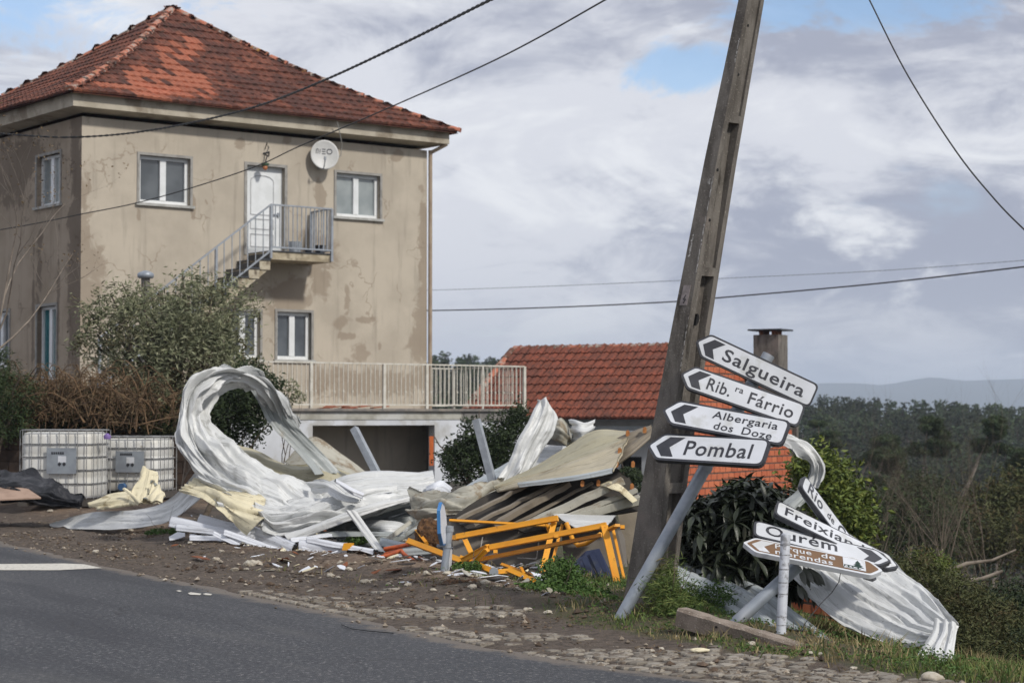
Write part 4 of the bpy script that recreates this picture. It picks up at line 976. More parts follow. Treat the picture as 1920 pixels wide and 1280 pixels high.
def sign(name, label, O, U, V, Y, du, dv, texts, tip='left', col='white', bd=.075, thick=.035, extra=None, cat='sign', group=None):
    """O px of the local origin (bottom left), U px of the full length, V px of the full height; du, dv depths in px"""
    k = Y / F
    o3 = at(O[0], O[1], Y)
    U3 = Vector((U[0] * k, du * k, -U[1] * k)); V3 = Vector((V[0] * k, dv * k, -V[1] * k))
    V3 = V3 - U3 * (U3.dot(V3) / U3.dot(U3))
    Lh, Hh = U3.length, V3.length; u, v = U3 / Lh, V3 / Hh; n = u.cross(v)
    if n.y > 0: n = -n
    if n.dot(Vector((0, 0, EYE)) - o3) < 0: n = -n
    flip = u.cross(v).dot(n) < 0
    t = thing(name, label, cat, o3 + u * Lh / 2, group)
    to = lambda p, h=0: o3 + u * p[0] + v * p[1] + n * h
    td = Hh * .42
    if tip == 'left': base = [(td, 0), (Lh, 0), (Lh, Hh), (td, Hh), (0, Hh / 2)]; rads = [.03, .05, .05, .03, .02]
    elif tip == 'right': base = [(0, 0), (Lh - td, 0), (Lh, Hh / 2), (Lh - td, Hh), (0, Hh)]; rads = [.05, .03, .02, .03, .05]
    elif tip == 'both': base = [(td, 0), (Lh - td, 0), (Lh, Hh / 2), (Lh - td, Hh), (td, Hh), (0, Hh / 2)]; rads = [.03, .03, .02, .03, .03, .02]
    rads = [r_ * Hh / .22 for r_ in rads]
    outer = rounded(base, rads); mb = MB(); edge = 1 if col != 'brown' else 0
    mb.prism([to(p, -thick) for p in outer], n * thick, 0, 0)
    mats = M['sign_black'] if col == 'white' else M['sign_white']
    pl_ = mb.build('plate', mats, t)
    inn = rounded(inset(base, bd * Hh), [r_ * .8 for r_ in rads]); mb = MB(); mb.prism([to(p, .0005) for p in inn], n * .002)
    fc = mb.build('face', M['sign_white'] if col == 'white' else M['brown_sign'], t)
    ink = M['sign_black'] if col == 'white' else M['sign_white']; h0 = .0042
    # arrow head
    mb = MB(); s = 1 if tip != 'right' else -1; x0 = (0 if s > 0 else Lh) + s * Hh * .30
    ar = [(x0, Hh * .5), (x0 + s * Hh * .34, Hh * .86), (x0 + s * Hh * .80, Hh * .86), (x0 + s * Hh * .42, Hh * .48), (x0 + s * Hh * .62, Hh * .14), (x0 + s * Hh * .26, Hh * .14)]
    mb.prism([to(p, .0026) for p in ar], n * .0015); mb.build('arrow', ink, t)
    for (txt, tx, ty, size, wid) in texts:      # position in fractions of length/height, cap height fraction, width fraction
        v_, f_ = text_geo(txt, Hh * size * 1.50, .013)
        x_min = min(q[0] for q in v_); x_max = max(q[0] for q in v_); sc = wid * Lh / (x_max - x_min)
        mb = MB(); mb.add([to((tx * Lh + (q[0] - x_min) * sc, ty * Hh + q[1]), h0) for q in v_], f_ if not flip else [w_[::-1] for w_ in f_]); mb.build('lettering', ink, t)
    # rear stiffening ribs
    mb = MB()
    for yy_ in (.25, .75): mb.obox(to((Lh * .5, Hh * yy_), -thick - .012), u * Lh * .42, v * .015, n * .011)
    mb.build('rear_rail', M['galv'], t)
    if extra: extra(t, to, Lh, Hh, n, u, v)
    return t
YS = 15.35
sign('direction_sign', 'topmost white arrow sign lettered Salgueira, tilted steeply down to the right', (1295, 661), (222, 104), (20, -44), YS + .16, 0, 6, [('Salgueira', .235, .26, .46, .68)])
sign('direction_sign', 'white arrow sign lettered Rib. Fárrio, second from the top of the stack', (1268, 722), (222, 79), (21, -42), YS + .10, -40, 16, [('Rib.', .225, .26, .46, .19), ('ra', .445, .55, .24, .065), ('Fárrio', .565, .26, .46, .365)])
sign('direction_sign', 'white arrow sign with two lines reading Albergaria dos Doze, third in the stack', (1232, 791), (222, 43), (24, -45), YS + .03, -90, 30, [('Albergaria', .40, .55, .27, .52), ('dos', .44, .14, .27, .155), ('Doze', .665, .14, .27, .235)])
sign('direction_sign', 'lowest white arrow sign on the leaning post, lettered Pombal', (1203, 860), (212, 11), (24, -49), YS - .04, -110, 36, [('Pombal', .33, .24, .50, .55)])
# post of the stack
p0 = ground(1161, 1163, .02); p0.y = p0.y; up_ = at(1424, 705, YS + .34); mid_ = at(1325, 872, YS + .22)
dirp = (mid_ - p0).normalized(); pt_t = p0 + dirp * ((up_ - p0).length)
post = thing('sign_post', 'leaning galvanised steel post carrying the four upper arrow signs', 'post', p0)
mb = MB(); mb.tube([p0 - dirp * .15, mid_, mid_ + (mid_ - p0).normalized() * 1.0], .050, 14); mb.build('tube', M['galv'], post)
for (x, y) in ((1322, 876), (1352, 830), (1380, 775), (1405, 725)):
    q = p0.lerp(mid_, ((1163 - y) / (1163 - 872)))
    mb = MB(); mb.tube([q - dirp * .02, q + dirp * .02], .056, 14); mb.build('clamp', M['galv_dull'], post)
# fallen group
YL = 15.12
sign('direction_sign', 'fallen white sign lettered Rio de Couros behind the others, pointing down and right', (1527, 904), (125, 188), (-22, -14), YL + .36, -60, 34, [('Rio', .07, .22, .52, .17), ('de', .31, .30, .30, .07), ('Couros', .46, .22, .52, .40)], tip='right') if False else None
def rio():
    return sign('direction_sign', 'fallen white sign with the name Rio de Co partly hidden, steepest of the lower group', (1501, 912), (146, 190), (17, -19), YL + .36, 40, 48, [('Rio', .075, .20, .66, .19), ('de', .33, .30, .40, .09), ('Couros', .47, .20, .66, .44)], tip='right')
rio()
sign('direction_sign', 'fallen white sign lettered Freixianda between Ourém and the steep sign', (1452, 963), (231, 113), (8, -26), YL + .22, 0, 46, [('Freixianda', .075, .26, .50, .72)], tip='right')
sign('direction_sign', 'fallen white sign lettered Ourém, pointing right above the brown sign', (1413, 1004), (258, 62), (9, -26), YL + .08, -6, 54, [('Ourém', .085, .26, .56, .52)], tip='right')
def inset_pic(t, to, L_, H_, n, u, v):
    mb = MB(); mb.prism([to(p, .0046) for p in ((L_ * .715, H_ * .16), (L_ * .875, H_ * .16), (L_ * .875, H_ * .86), (L_ * .715, H_ * .86))], n * .0012); mb.build('picture_field', M['sign_white'], t)
    mb = MB(); cx = L_ * .82
    for y0, w_, hh_ in ((.30, .22, .2), (.42, .17, .2), (.56, .11, .22)): mb.add([to(p, .0068) for p in ((cx - H_ * w_, H_ * y0), (cx + H_ * w_, H_ * y0), (cx, H_ * (y0 + hh_)))], [(0, 1, 2)])
    mb.obox(to((cx, H_ * .25), .0066), u * H_ * .03, v * H_ * .06, n * .001)
    mb.obox(to((L_ * .785, H_ * .21), .0066), u * L_ * .055, v * H_ * .012, n * .001)
    for k in range(2):
        x = L_ * (.738 + k * .028); mb.obox(to((x, H_ * .34), .0066), u * H_ * .09, v * H_ * .02, n * .001)
        for s in (-1, 1): mb.bar(to((x + s * H_ * .04, H_ * .34), .0066), to((x + s * H_ * .10, H_ * .20), .0066), .008, .002, tuple(n))
    mb.build('picnic_symbol', simple('print_green_black', (.02, .05, .04)), t)
sign('direction_sign', 'brown tourist arrow sign reading Parque de merendas with a small tree symbol', (1393, 1030), (262, 52), (5, -24), YL - .42, -6, 50, [('Parque', .23, .53, .30, .26), ('de', .56, .53, .30, .10), ('merendas', .23, .15, .30, .41)], tip='both', col='brown', bd=.10, extra=inset_pic)
pa = ground(1463, 1197, .0); pa = at(1464, 1197, 14.35); pa.z = hz(pa.x, pa.y) - .03
pt2 = at(1473, 1003, 14.55)
wp = thing('sign_post', 'scratched white post standing upright in front of the fallen signs', 'post', pa)
mb = MB(); mb.tube([pa - Z * .1, pa, pt2], .036, 14); mb.tube([pt2, pt2 + Z * .015], [.036, .024], 14)
mb.build('tube', simple('scuffed_white_zinc', (.54, .56, .60), (.44, .46, .50), 5, .4, c3=(.22, .22, .23), s3=14, st=(1, 1, 2.5)), wp)
for k, f_ in enumerate((.12, .2, .42, .53, .66, .8, .9)):
    q = pa.lerp(pt2, f_); mb = MB(); mb.tube([q, q + Z * .010], .0372, 14, caps=False); mb.build('scuff_band', simple('scuff', (.20, .20, .21), (.45, .46, .48), 40, .5) if k == 0 else bpy.data.materials['scuff'], wp)
pb = at(1378, 1168, 14.85); pc = at(1492, 1064, 14.95)
gp = thing('sign_post', 'grey post fallen diagonally behind the white post and the concrete kerb', 'post', pb)
mb = MB(); mb.tube([pb + (pb - pc).normalized() * .1, pb, pc], .048, 14); mb.build('tube', M['galv'], gp)
mb = MB(); mb.tube([pc, pc + (pc - pb).normalized() * .02], .051, 14); mb.build('cap', M['galv_dull'], gp)
# blue-backed sign on its own short post
qa = ground(829, 1094, 0.0); qb = at(844, 985, qa.y + .05)
sp_ = thing('sign_post', 'short bent grey post beside the blue edged sign in front of the rubble', 'post', qa)
mb = MB(); q1 = qa.lerp(qb, .45); mb.tube([qa - Z * .08, qa, q1, qb], .036, 12); mb.build('tube', M['galv'], sp_)
for f_ in (.62, .90):
    q = qa.lerp(qb, f_); mb = MB(); mb.tube([q, q + Z * .04], .042, 12); mb.obox(q + Vector((-.05, 0, .02)), (.05, 0, 0), (0, .01, 0), (0, 0, .012)); mb.build('clamp', M['galv_dull'], sp_)
def plate_px(name, label, pts, thick, mat_f, mat_b, cat='sign', Yd=None):
    t = thing(name, label, cat, at(*pts[0])); P = [at(*q) for q in pts]; n = (P[1] - P[0]).cross(P[2] - P[0]).normalized()
    if n.y > 0: n = -n
    mb = MB(); mb.prism(P, n * thick); mb.build('plate', mat_f, t)
    mb = MB(); c = sum(P, Vector()) / len(P); mb.prism([c + (q - c) * .93 + n * thick for q in P], n * .003); mb.build('face', mat_b, t); return t
Yb = qa.y
plate_px('traffic_sign', 'blue rimmed traffic sign seen almost edge on beside the short bent post', [(823, 941, Yb - .30), (819, 957, Yb - .46), (820, 1000, Yb - .46), (825, 1022, Yb - .30), (830, 1021, Yb + .04), (833, 1004, Yb + .20), (831, 968, Yb + .20), (827, 946, Yb + .02)], .03, M['blue'], M['sheet_bright'])
plate_px('traffic_sign', 'narrow white sign plate seen edge on low behind the short bent post', [(838, 1030, Yb + .10), (844, 1028, Yb + .35), (842, 1072, Yb + .35), (837, 1080, Yb + .12)], .02, M['galv_dull'], M['sheet_bright'])

# ================================================================== LIGHT CABLES
def cable(label, pts, r_, mat='cable', tw=0, sub=14):
    P = [at(*p) for p in pts]; out = []
    n = len(P)
    for i in range(n - 1):
        p0_, p1_, p2_, p3_ = P[max(0, i - 1)], P[i], P[i + 1], P[min(n - 1, i + 2)]
        for k in range(sub):
            s = k / sub; out.append(.5 * ((2 * p1_) + (-p0_ + p2_) * s + (2 * p0_ - 5 * p1_ + 4 * p2_ - p3_) * s * s + (-p0_ + 3 * p1_ - 3 * p2_ + p3_) * s ** 3))
    out.append(P[-1]); mb = MB()
    if tw:
        for ph in (0, math.pi):
            q = []; acc = 0
            for i in range(len(out) - 1):
                for k in range(4):
                    p = out[i].lerp(out[i + 1], k / 4); acc += (out[i + 1] - out[i]).length / 4
                    q.append(p + Vector((0, math.cos(acc * 14 + ph), math.sin(acc * 14 + ph))) * r_ * .55)
            mb.tube(q, r_ * .62, 5)
    else: mb.tube(out, r_, 6)
    o = mb.build('power_cable', M[mat], None, label, 'cable'); return recentre(o)
cable('thick twisted black cable crossing in front of the big roof', [(1500, -330, 17), (1010, -42, 22), (920, 0, 24), (760, 80, 28), (605, 152, 32), (480, 200, 36), (360, 230, 39), (250, 249, 41.5), (150, 257, 43), (60, 255, 43.5), (-120, 240, 46)], .021, tw=1)
cable('thin black cable running from the top centre across the white door to the left', [(1700, -330, 17), (1200, -40, 22), (1135, 0, 23), (930, 112, 27), (700, 215, 33), (560, 275, 36), (480, 312, 38), (360, 352, 40), (250, 382, 41), (150, 402, 42), (40, 424, 43), (-120, 450, 45)], .011)
cable('black cable sagging across the sky at the upper right corner', [(1500, -420, 25), (1600, -60, 24), (1630, 0, 24), (1700, 138, 23.5), (1790, 280, 23), (1860, 368, 22.7), (1920, 430, 22.5), (2020, 520, 22), (2400, 740, 20.5)], .0095)
cable('dark cable crossing the sky behind the leaning pole, the lower of two', [(600, 582, 75), (806, 582, 72), (1040, 576, 68), (1270, 565, 64), (1350, 558, 62), (1640, 532, 58), (1920, 500, 54), (2050, 484, 53), (2700, 400, 45)], .021)
cable('faint bundled cable high behind the leaning pole, above the dark cable', [(600, 548, 95), (806, 544, 92), (1040, 536, 90), (1270, 526, 86), (1350, 522, 84), (1640, 508, 80), (1920, 488, 76), (2050, 476, 75), (2700, 410, 66)], .015, 'galv_dull', tw=1)
# ================================================================== WRECKED SHEET METAL
def crv(P, n):      # Catmull-Rom through rows of control points (k, m, 3) -> (n, m, 3)
    P = np.asarray(P, float); k = len(P)
    if k == 2: s = np.linspace(0, 1, n)[:, None, None]; return P[0] * (1 - s) + P[1] * s
    t = np.linspace(0, k - 1 - 1e-6, n); i = t.astype(int); s = (t - i)[:, None, None]
    g = lambda j: P[np.clip(j, 0, k - 1)]
    p0, p1, p2, p3 = g(i - 1), g(i), g(i + 1), g(i + 2)
    return .5 * ((2 * p1) + (p2 - p0) * s + (2 * p0 - 5 * p1 + 4 * p2 - p3) * s ** 2 + (3 * p1 - p0 - 3 * p2 + p3) * s ** 3)
SEED = [0]
def sheet(name, label, cat, secs, mats=('sheet', 'sheet_grey'), ribs=5, ra=.018, bulge=.25, cr=.03, ns=90, nc=36, thick=.004, tear=0.0, group=None, sharp=1.0, parent=None, wave=0.0, asthing=True, freq=1.0):
    """secs: rows (x1,y1,x2,y2,Y1,Y2) = the two edges of the sheet at successive stations"""
    SEED[0] += 1; sd = SEED[0] * 3.7
    rows = []
    for q in secs:
        x1, y1, x2, y2, Y1, Y2 = q[:6]; b = q[6] if len(q) > 6 else bulge
        a = np.array(at(x1, y1, Y1)); c = np.array(at(x2, y2, Y2)); w = np.linalg.norm(c - a); r_ = []
        for k in range(5):
            s = k / 4; p = a * (1 - s) + c * s; p = p + np.array((0, -1, .15)) * math.sin(math.pi * s) * b * w; r_.append(p)
        rows.append(r_)
    P = crv(rows, ns); P = crv(P.transpose(1, 0, 2), nc).transpose(1, 0, 2)      # ns, nc, 3
    # arclengths for isotropic noise
    sl = np.concatenate([[0], np.cumsum(np.linalg.norm(np.diff(P[:, nc // 2], axis=0), axis=1))])
    cl = np.linspace(0, 1, nc)[None, :] * np.linalg.norm(np.diff(P, axis=1), axis=2).sum(1).mean()
    SL = np.repeat(sl[:, None], nc, 1); CL = np.repeat(cl, ns, 0)
    def normals(P):
        du = np.gradient(P, axis=0); dv = np.gradient(P, axis=1); n = np.cross(du, dv); return n / (np.linalg.norm(n, axis=2, keepdims=True) + 1e-9)
    n = normals(P)
    if n[..., 1].mean() > 0: n = -n
    v = np.linspace(0, 1, nc)[None, :] + 0 * SL
    vw = v + .05 * (fbm(SL * 1.6, CL * 0 + sd, 1, 3) - .5) * 2 * (cr > .02)
    # box-section ribs running along the length
    ph = (vw * ribs) % 1.0
    rib = (sstep(ph, .10, .18) - sstep(ph, .60, .68)) - .5
    flat = sstep(fbm(SL * .8 + sd, CL * 1.4, sd + 2, 3), .35, .6)
    tri = lambda q: np.abs((q % 1.0) - .5) * 2
    wp = fbm(SL * .5 * freq + sd, CL * 1.1, sd, 2)
    a1 = sstep(fbm(SL * 1.1 * freq, CL * 2.2 + sd, sd + 4, 2), .28, .62)
    p1 = tri(CL * 3.1 * freq + 2.6 * wp + sd) - .5                       # long pleats
    p2 = tri(CL * 7.3 * freq + 4.2 * fbm(SL * .8 * freq, CL * .9 + sd, sd + 7, 2)) - .5
    a2 = sstep(fbm(SL * 1.7 * freq + sd, CL * 3.1, sd + 8, 2), .42, .60)
    kn = tri(SL * 1.5 * freq + CL * 1.4 + 2.2 * fbm(SL * .7, CL * 1.3 + sd, sd + 12, 2)) ** 1.0 - .5     # cross kinks
    a3 = sstep(fbm(SL * .9 + sd, CL * 1.9, sd + 15, 2), .50, .66)
    jag = np.abs(fbm(SL * 2.6 * freq, CL * 6.0 * freq + sd, sd + 9, 3) - .5)
    d = rib * ra * (.35 + .65 * flat if cr > .025 else 1.0) + cr * (1.25 * p1 * (.25 + .75 * a1) + .85 * p2 * a2 + .40 * kn * a3 + .9 * (jag - .12))
    if wave: d = d + wave * np.sin(SL * 7 + sd)
    edge = np.minimum(v, 1 - v)
    P = P + n * d[..., None]
    # edges wander a little
    du = np.gradient(P, axis=1); du /= (np.linalg.norm(du, axis=2, keepdims=True) + 1e-9)
    wob = (fbm(SL * 3, CL * 0 + sd, 3, 4) - .5) * (.02 + cr * .8 + tear)
    P = P + du * (wob * np.exp(-edge * 8) * np.where(v < .5, -1, 1))[..., None]
    if tear:
        dl = np.gradient(P, axis=0); dl /= (np.linalg.norm(dl, axis=2, keepdims=True) + 1e-9)
        se = np.linspace(0, 1, ns)[:, None]
        P = P + dl * ((fbm(CL * 7, SL * 0 + sd, 4, 4) - .5) * tear * 2.2 * (np.exp(-(1 - se) * 14) - np.exp(-se * 14)))[..., None]
    n = normals(P)
    if n[..., 1].mean() > 0: n = -n
    B = P - n * thick
    idx = np.arange(ns * nc).reshape(ns, nc); q = np.stack([idx[:-1, :-1], idx[1:, :-1], idx[1:, 1:], idx[:-1, 1:]], -1).reshape(-1, 4)
    nn = ns * nc
    def rimq(a): a = np.asarray(a); return np.stack([a[:-1], a[1:], a[1:] + nn, a[:-1] + nn], -1)
    rims = np.concatenate([rimq(idx[0]), rimq(idx[-1]), rimq(idx[:, 0]), rimq(idx[:, -1])])
    Fq = np.concatenate([q, q[:, ::-1] + nn, rims]); mi = np.concatenate([np.zeros(len(q)), np.ones(len(q)), np.zeros(len(rims))])
    mm = [M[k] for k in mats]
    V = np.concatenate([P.reshape(-1, 3), B.reshape(-1, 3)])
    # nothing below the ground
    tz_ = terrain(P.reshape(-1, 3)[:, 0], P.reshape(-1, 3)[:, 1]); V[:nn, 2] = np.maximum(V[:nn, 2], tz_ + .016 + thick); V[nn:, 2] = np.where(V[:nn, 2] <= tz_ + .0161 + thick, tz_ + .012, np.maximum(V[nn:, 2], tz_ + .012))
    k = dict(label=label, cat=cat, group=group) if parent is None else {}
    o = np_mesh(name, V, Fq, mm, parent, True, mi, **k)
    uvl = o.data.uv_layers.new(name='UVMap'); UV_ = np.stack([np.concatenate([SL.ravel(), SL.ravel()]) + sd, np.concatenate([CL.ravel(), CL.ravel()]) + sd], -1); li = np.empty(len(o.data.loops), np.int32); o.data.loops.foreach_get('vertex_index', li); uvl.data.foreach_set('uv', UV_[li].astype(np.float32).ravel())
    return recentre(o) if parent is None else o
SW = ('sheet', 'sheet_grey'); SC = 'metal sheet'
# --- the big loop
sheet('twisted_sheet', 'long white cladding sheet curled into a tall standing loop over the rubble', SC, [
    (560, 800, 534, 800, 25.7, 25.9, .1), (541, 768, 512, 768, 25.4, 25.6, .15), (524, 738, 494, 744, 25.1, 25.3, .3), (486, 703, 470, 724, 24.9, 25.1, .5), (440, 691, 444, 722, 24.7, 25.0, .5), (392, 692, 420, 738, 24.6, 24.9, .5),
    (352, 716, 394, 766, 24.5, 24.8, .45), (336, 775, 388, 792, 24.4, 24.7, .4), (334, 830, 412, 812, 24.3, 24.6, .35), (352, 872, 450, 838, 24.1, 24.5, .3), (384, 908, 500, 870, 23.9, 24.4, .2), (438, 934, 565, 900, 23.7, 24.3, .2), (490, 985, 640, 922, 23.5, 24.2, .2), (520, 1010, 700, 935, 23.4, 24.1, .2)],
    SW, 5, .045, .25, .115, 380, 120, freq=1.25, tear=.05)
sheet('twisted_strip', 'grey underside strip falling from the top of the loop down to the right', SC, [
    (452, 703, 476, 716, 25.2, 25.3), (482, 745, 520, 748, 25.3, 25.4), (505, 790, 549, 790, 25.4, 25.5), (540, 830, 580, 824, 25.4, 25.6), (572, 862, 612, 855, 25.4, 25.7), (590, 888, 640, 886, 25.3, 25.7)],
    ('sheet_grey', 'sheet'), 2, .03, -.2, .045, 120, 24)  # underside of the white sheet, its shade put into the colour as grey
sheet('folded_strip', 'thin pale strip hanging from the inside of the loop beside the grey strip', SC, [
    (530, 775, 546, 778, 25.75, 25.8), (560, 812, 568, 812, 25.8, 25.8), (590, 848, 600, 848, 25.8, 25.85), (618, 880, 628, 880, 25.8, 25.85)], SW, 1, .01, -.1, .01, 50, 10)
sheet('cladding_sheet', 'grey edged sheet leaning along the lower right rim of the loop', SC, [
    (392, 788, 400, 800, 24.75, 24.6), (430, 822, 425, 845, 24.85, 24.6), (470, 856, 460, 872, 24.9, 24.6), (520, 893, 505, 900, 24.9, 24.6)], SW, 1, .01, .1, .02, 60, 14)
# --- bundles of crumpled sheet running to the right of the loop
sheet('crumpled_sheet', 'white ribbed sheet end lying uppermost at the right of the crumpled pile', SC, [
    (575, 918, 590, 948, 24.6, 24.1), (620, 902, 625, 938, 24.6, 24.0), (655, 888, 660, 930, 24.5, 24.0), (712, 882, 712, 921, 24.5, 24.0), (770, 884, 770, 920, 24.5, 24.0), (812, 880, 817, 910, 24.5, 24.1)], SW, 3, .040, .12, .03, 100, 40)
sheet('crumpled_sheet', 'white sheet squashed flat under the uppermost ribbed end of the pile', SC, [
    (600, 915, 560, 960, 24.3, 23.8), (680, 905, 670, 950, 24.2, 23.7), (760, 908, 740, 945, 24.2, 23.7), (835, 910, 820, 935, 24.2, 23.8)], SW, 4, .03, .2, .05, 110, 40)
sheet('curled_sheet', 'small white fan shaped curl of sheet at the right end of the pile', SC, [
    (800, 912, 798, 930, 24.0, 23.8), (815, 904, 815, 930, 23.9, 23.7), (830, 900, 832, 928, 24.0, 23.8), (846, 915, 845, 930, 24.1, 24.0)], ('sheet_bright', 'sheet'), 3, .02, .5, .02, 50, 24)
sheet('crumpled_sheet', 'broad white sheet with long creases in the middle of the pile front', SC, [
    (470, 925, 500, 985, 24.0, 23.3), (520, 935, 520, 1005, 23.9, 23.2), (590, 925, 590, 990, 23.9, 23.1), (650, 932, 655, 975, 23.9, 23.2), (720, 930, 715, 958, 23.9, 23.3), (790, 925, 780, 942, 24.0, 23.5)], SW, 6, .036, .25, .11, 220, 96, freq=1.4, tear=.04)
sheet('bent_flashing', 'long white flashing rising from lower left to the right across the pile', SC, [
    (532, 1003, 545, 1018, 23.1, 23.0), (590, 982, 598, 996, 23.1, 23.0), (650, 958, 656, 975, 23.1, 23.0), (710, 940, 712, 955, 23.2, 23.1), (765, 930, 770, 938, 23.4, 23.3)], SW, 1, .02, .15, .02, 90, 12)
sheet('torn_sheet', 'white sheet kinked over itself with a dark gash above the broad creased sheet', SC, [
    (574, 905, 590, 925, 23.9, 23.7), (604, 898, 612, 922, 23.6, 23.4), (628, 905, 618, 928, 23.4, 23.3), (655, 925, 640, 940, 23.3, 23.2), (682, 935, 668, 944, 23.3, 23.2)], SW, 2, .02, .2, .04, 70, 22, tear=.04)
sheet('bent_flashing', 'short white gutter shaped length slanting down in the middle of the pile', SC, [
    (628, 897, 634, 912, 23.3, 23.2), (655, 912, 655, 926, 23.2, 23.1), (682, 925, 680, 936, 23.2, 23.1)], ('sheet_bright', 'sheet_grey'), 1, .05, .3, .008, 40, 14)
sheet('crumpled_sheet', 'narrow white sheet twisted through the pile just right of the loop foot', SC, [
    (400, 925, 415, 955, 23.8, 23.5), (470, 945, 478, 965, 23.7, 23.4), (540, 950, 540, 968, 23.6, 23.3), (610, 948, 612, 960, 23.6, 23.4), (690, 915, 690, 930, 23.7, 23.5), (745, 905, 748, 920, 23.9, 23.7)], SW, 2, .03, .3, .06, 130, 26)
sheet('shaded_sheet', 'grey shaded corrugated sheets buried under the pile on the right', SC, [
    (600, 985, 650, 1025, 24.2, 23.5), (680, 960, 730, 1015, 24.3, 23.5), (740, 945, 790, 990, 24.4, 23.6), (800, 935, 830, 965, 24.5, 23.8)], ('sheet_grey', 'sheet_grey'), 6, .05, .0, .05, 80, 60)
sheet('curved_panel', 'smooth pale curved panel tucked beneath the shaded sheets', SC, [
    (685, 975, 690, 995, 23.5, 23.4), (720, 974, 725, 1003, 23.3, 23.1), (750, 978, 752, 1000, 23.3, 23.2), (765, 988, 765, 992, 23.4, 23.35)], SW, 0, .0, .25, .01, 40, 20)
sheet('leaning_plank', 'pale metal plank leaning upright against the front of the pile', SC, [
    (646, 955, 668, 957, 22.9, 22.9), (672, 990, 692, 990, 22.8, 22.8), (704, 1030, 724, 1036, 22.5, 22.5)], ('sheet', 'sheet_grey'), 2, .012, .05, .006, 50, 16)
sheet('cladding_sheet', 'long pale sheet tapering to a point towards the road on the left', SC, [
    (92, 982, 95, 989, 28.6, 28.2, .0), (165, 962, 200, 992, 27.9, 27.0, .0), (250, 955, 285, 985, 27.0, 26.1, .0), (308, 942, 326, 972, 26.3, 25.5, .0), (345, 912, 372, 938, 25.6, 25.3, .05), (372, 880, 392, 915, 25.3, 25.1, .05)], ('sheet', 'sheet'), 0, .0, .0, .014, 120, 30)
# bright strips lying flat at the foot
def strip(label, a, b, w, Ya, Yb, bend=0, mats=('sheet_bright', 'sheet_grey')):
    dx, dy = b[0] - a[0], b[1] - a[1]; L_ = math.hypot(dx, dy); nx_, ny_ = -dy / L_ * w / 2, dx / L_ * w / 2
    if abs(ny_) < 3: ny_ = 3 * (1 if ny_ >= 0 else -1)
    m = ((a[0] + b[0]) / 2, (a[1] + b[1]) / 2 + bend)
    return sheet('metal_strip', label, 'metal strip', [(a[0] - nx_, a[1] - ny_, a[0] + nx_, a[1] + ny_, Ya, Ya - .06), (m[0] - nx_, m[1] - ny_, m[0] + nx_, m[1] + ny_, (Ya + Yb) / 2, (Ya + Yb) / 2 - .06), (b[0] - nx_, b[1] - ny_, b[0] + nx_, b[1] + ny_, Yb, Yb - .06)], mats, 1, .012, .02, .008, 50, 10)
strip('bright white strip crossing the others at the left foot of the pile', (318, 976), (475, 1012), 22, 23.9, 23.3)
strip('bright white strip end pointing left, second of the low bundle', (330, 988), (470, 1002), 13, 23.8, 23.3)
strip('long thin white strip lying level along the ground below the bundle', (355, 1007), (560, 1010), 9, 23.6, 23.2)
strip('white strip running down right from the bundle towards the kerb', (440, 985), (548, 1028), 26, 23.7, 22.9)
strip('thin white strip nearest the road on the left of the bundle', (400, 998), (475, 1034), 8, 23.2, 22.8)
strip('white strip slanting beneath the crossing strips in the bundle', (420, 996), (520, 1030), 10, 23.1, 22.8)
strip('wide white piece in the heart of the low bundle', (370, 980), (520, 1020), 36, 24.0, 23.3)
strip('white strip rising right from the end of the bundle', (545, 1012), (634, 999), 9, 23.0, 23.1)
strip('thin white rail lying from the bundle to the leaning plank', (575, 1010), (700, 1033), 10, 22.9, 22.5)
strip('white folded piece between the bundle and the thin rail', (560, 1022), (650, 1028), 24, 22.9, 22.7)
strip('pale grey bar lying behind the orange pipes', (712, 1014), (805, 1030), 13, 22.7, 22.4, mats=('sheet_blue', 'sheet_grey'))
strip('grey plate beside the orange pipes near the short post', (755, 1034), (808, 1030), 14, 22.0, 21.9, mats=('sheet_grey', 'sheet_grey'))
strip('weathered double bar slanting up to the torn greige sheet', (722, 1014), (770, 976), 8, 22.7, 23.0, mats=('greige', 'sheet_grey'))
strip('flat dark edged strip lying under the grey shaded sheets', (600, 1000), (760, 1000), 9, 23.1, 23.0, mats=('sheet_grey', 'sheet_grey'))
# cream foam and membranes
sheet('membrane', 'khaki membrane billowing inside the loop behind the white sheets', 'membrane', [
    (430, 830, 440, 880, 26.2, 25.6), (480, 842, 500, 900, 26.2, 25.6), (540, 868, 560, 915, 26.1, 25.5), (600, 868, 610, 925, 26.0, 25.4), (665, 890, 665, 920, 26, 25.5)], ('foam_torn', 'foam'), 0, 0, .25, .06, 90, 30)
sheet('insulation_panel', 'greyish cream triangular panel standing behind the loop foot', 'panel', [
    (534, 865, 536, 868, 27.0, 27.0, 0), (585, 818, 600, 905, 27.1, 26.6, 0), (640, 852, 650, 905, 27.1, 26.6, 0), (685, 884, 686, 890, 27.1, 27.0, 0)], ('greige', 'foam'), 0, 0, 0, .012, 50, 24)
sheet('insulation_panel', 'cream foam lined sheet gaping below the left of the loop', 'panel', [
    (365, 898, 335, 922, 24.3, 24.0), (395, 905, 380, 935, 24.0, 23.7), (430, 918, 420, 965, 23.8, 23.4), (470, 925, 450, 985, 23.7, 23.3), (500, 940, 485, 978, 23.6, 23.4)], ('foam', 'foam'), 0, 0, .25, .06, 80, 30, tear=.06)
sheet('insulation_panel', 'cream foam flap pointing down beside the dark hollow under the loop', 'panel', [
    (418, 945, 425, 950, 23.3, 23.2), (430, 965, 450, 958, 23.2, 23.2), (445, 988, 480, 965, 23.2, 23.1), (462, 1004, 497, 968, 23.1, 23.0)], ('foam', 'foam'), 0, 0, .2, .03, 50, 20)
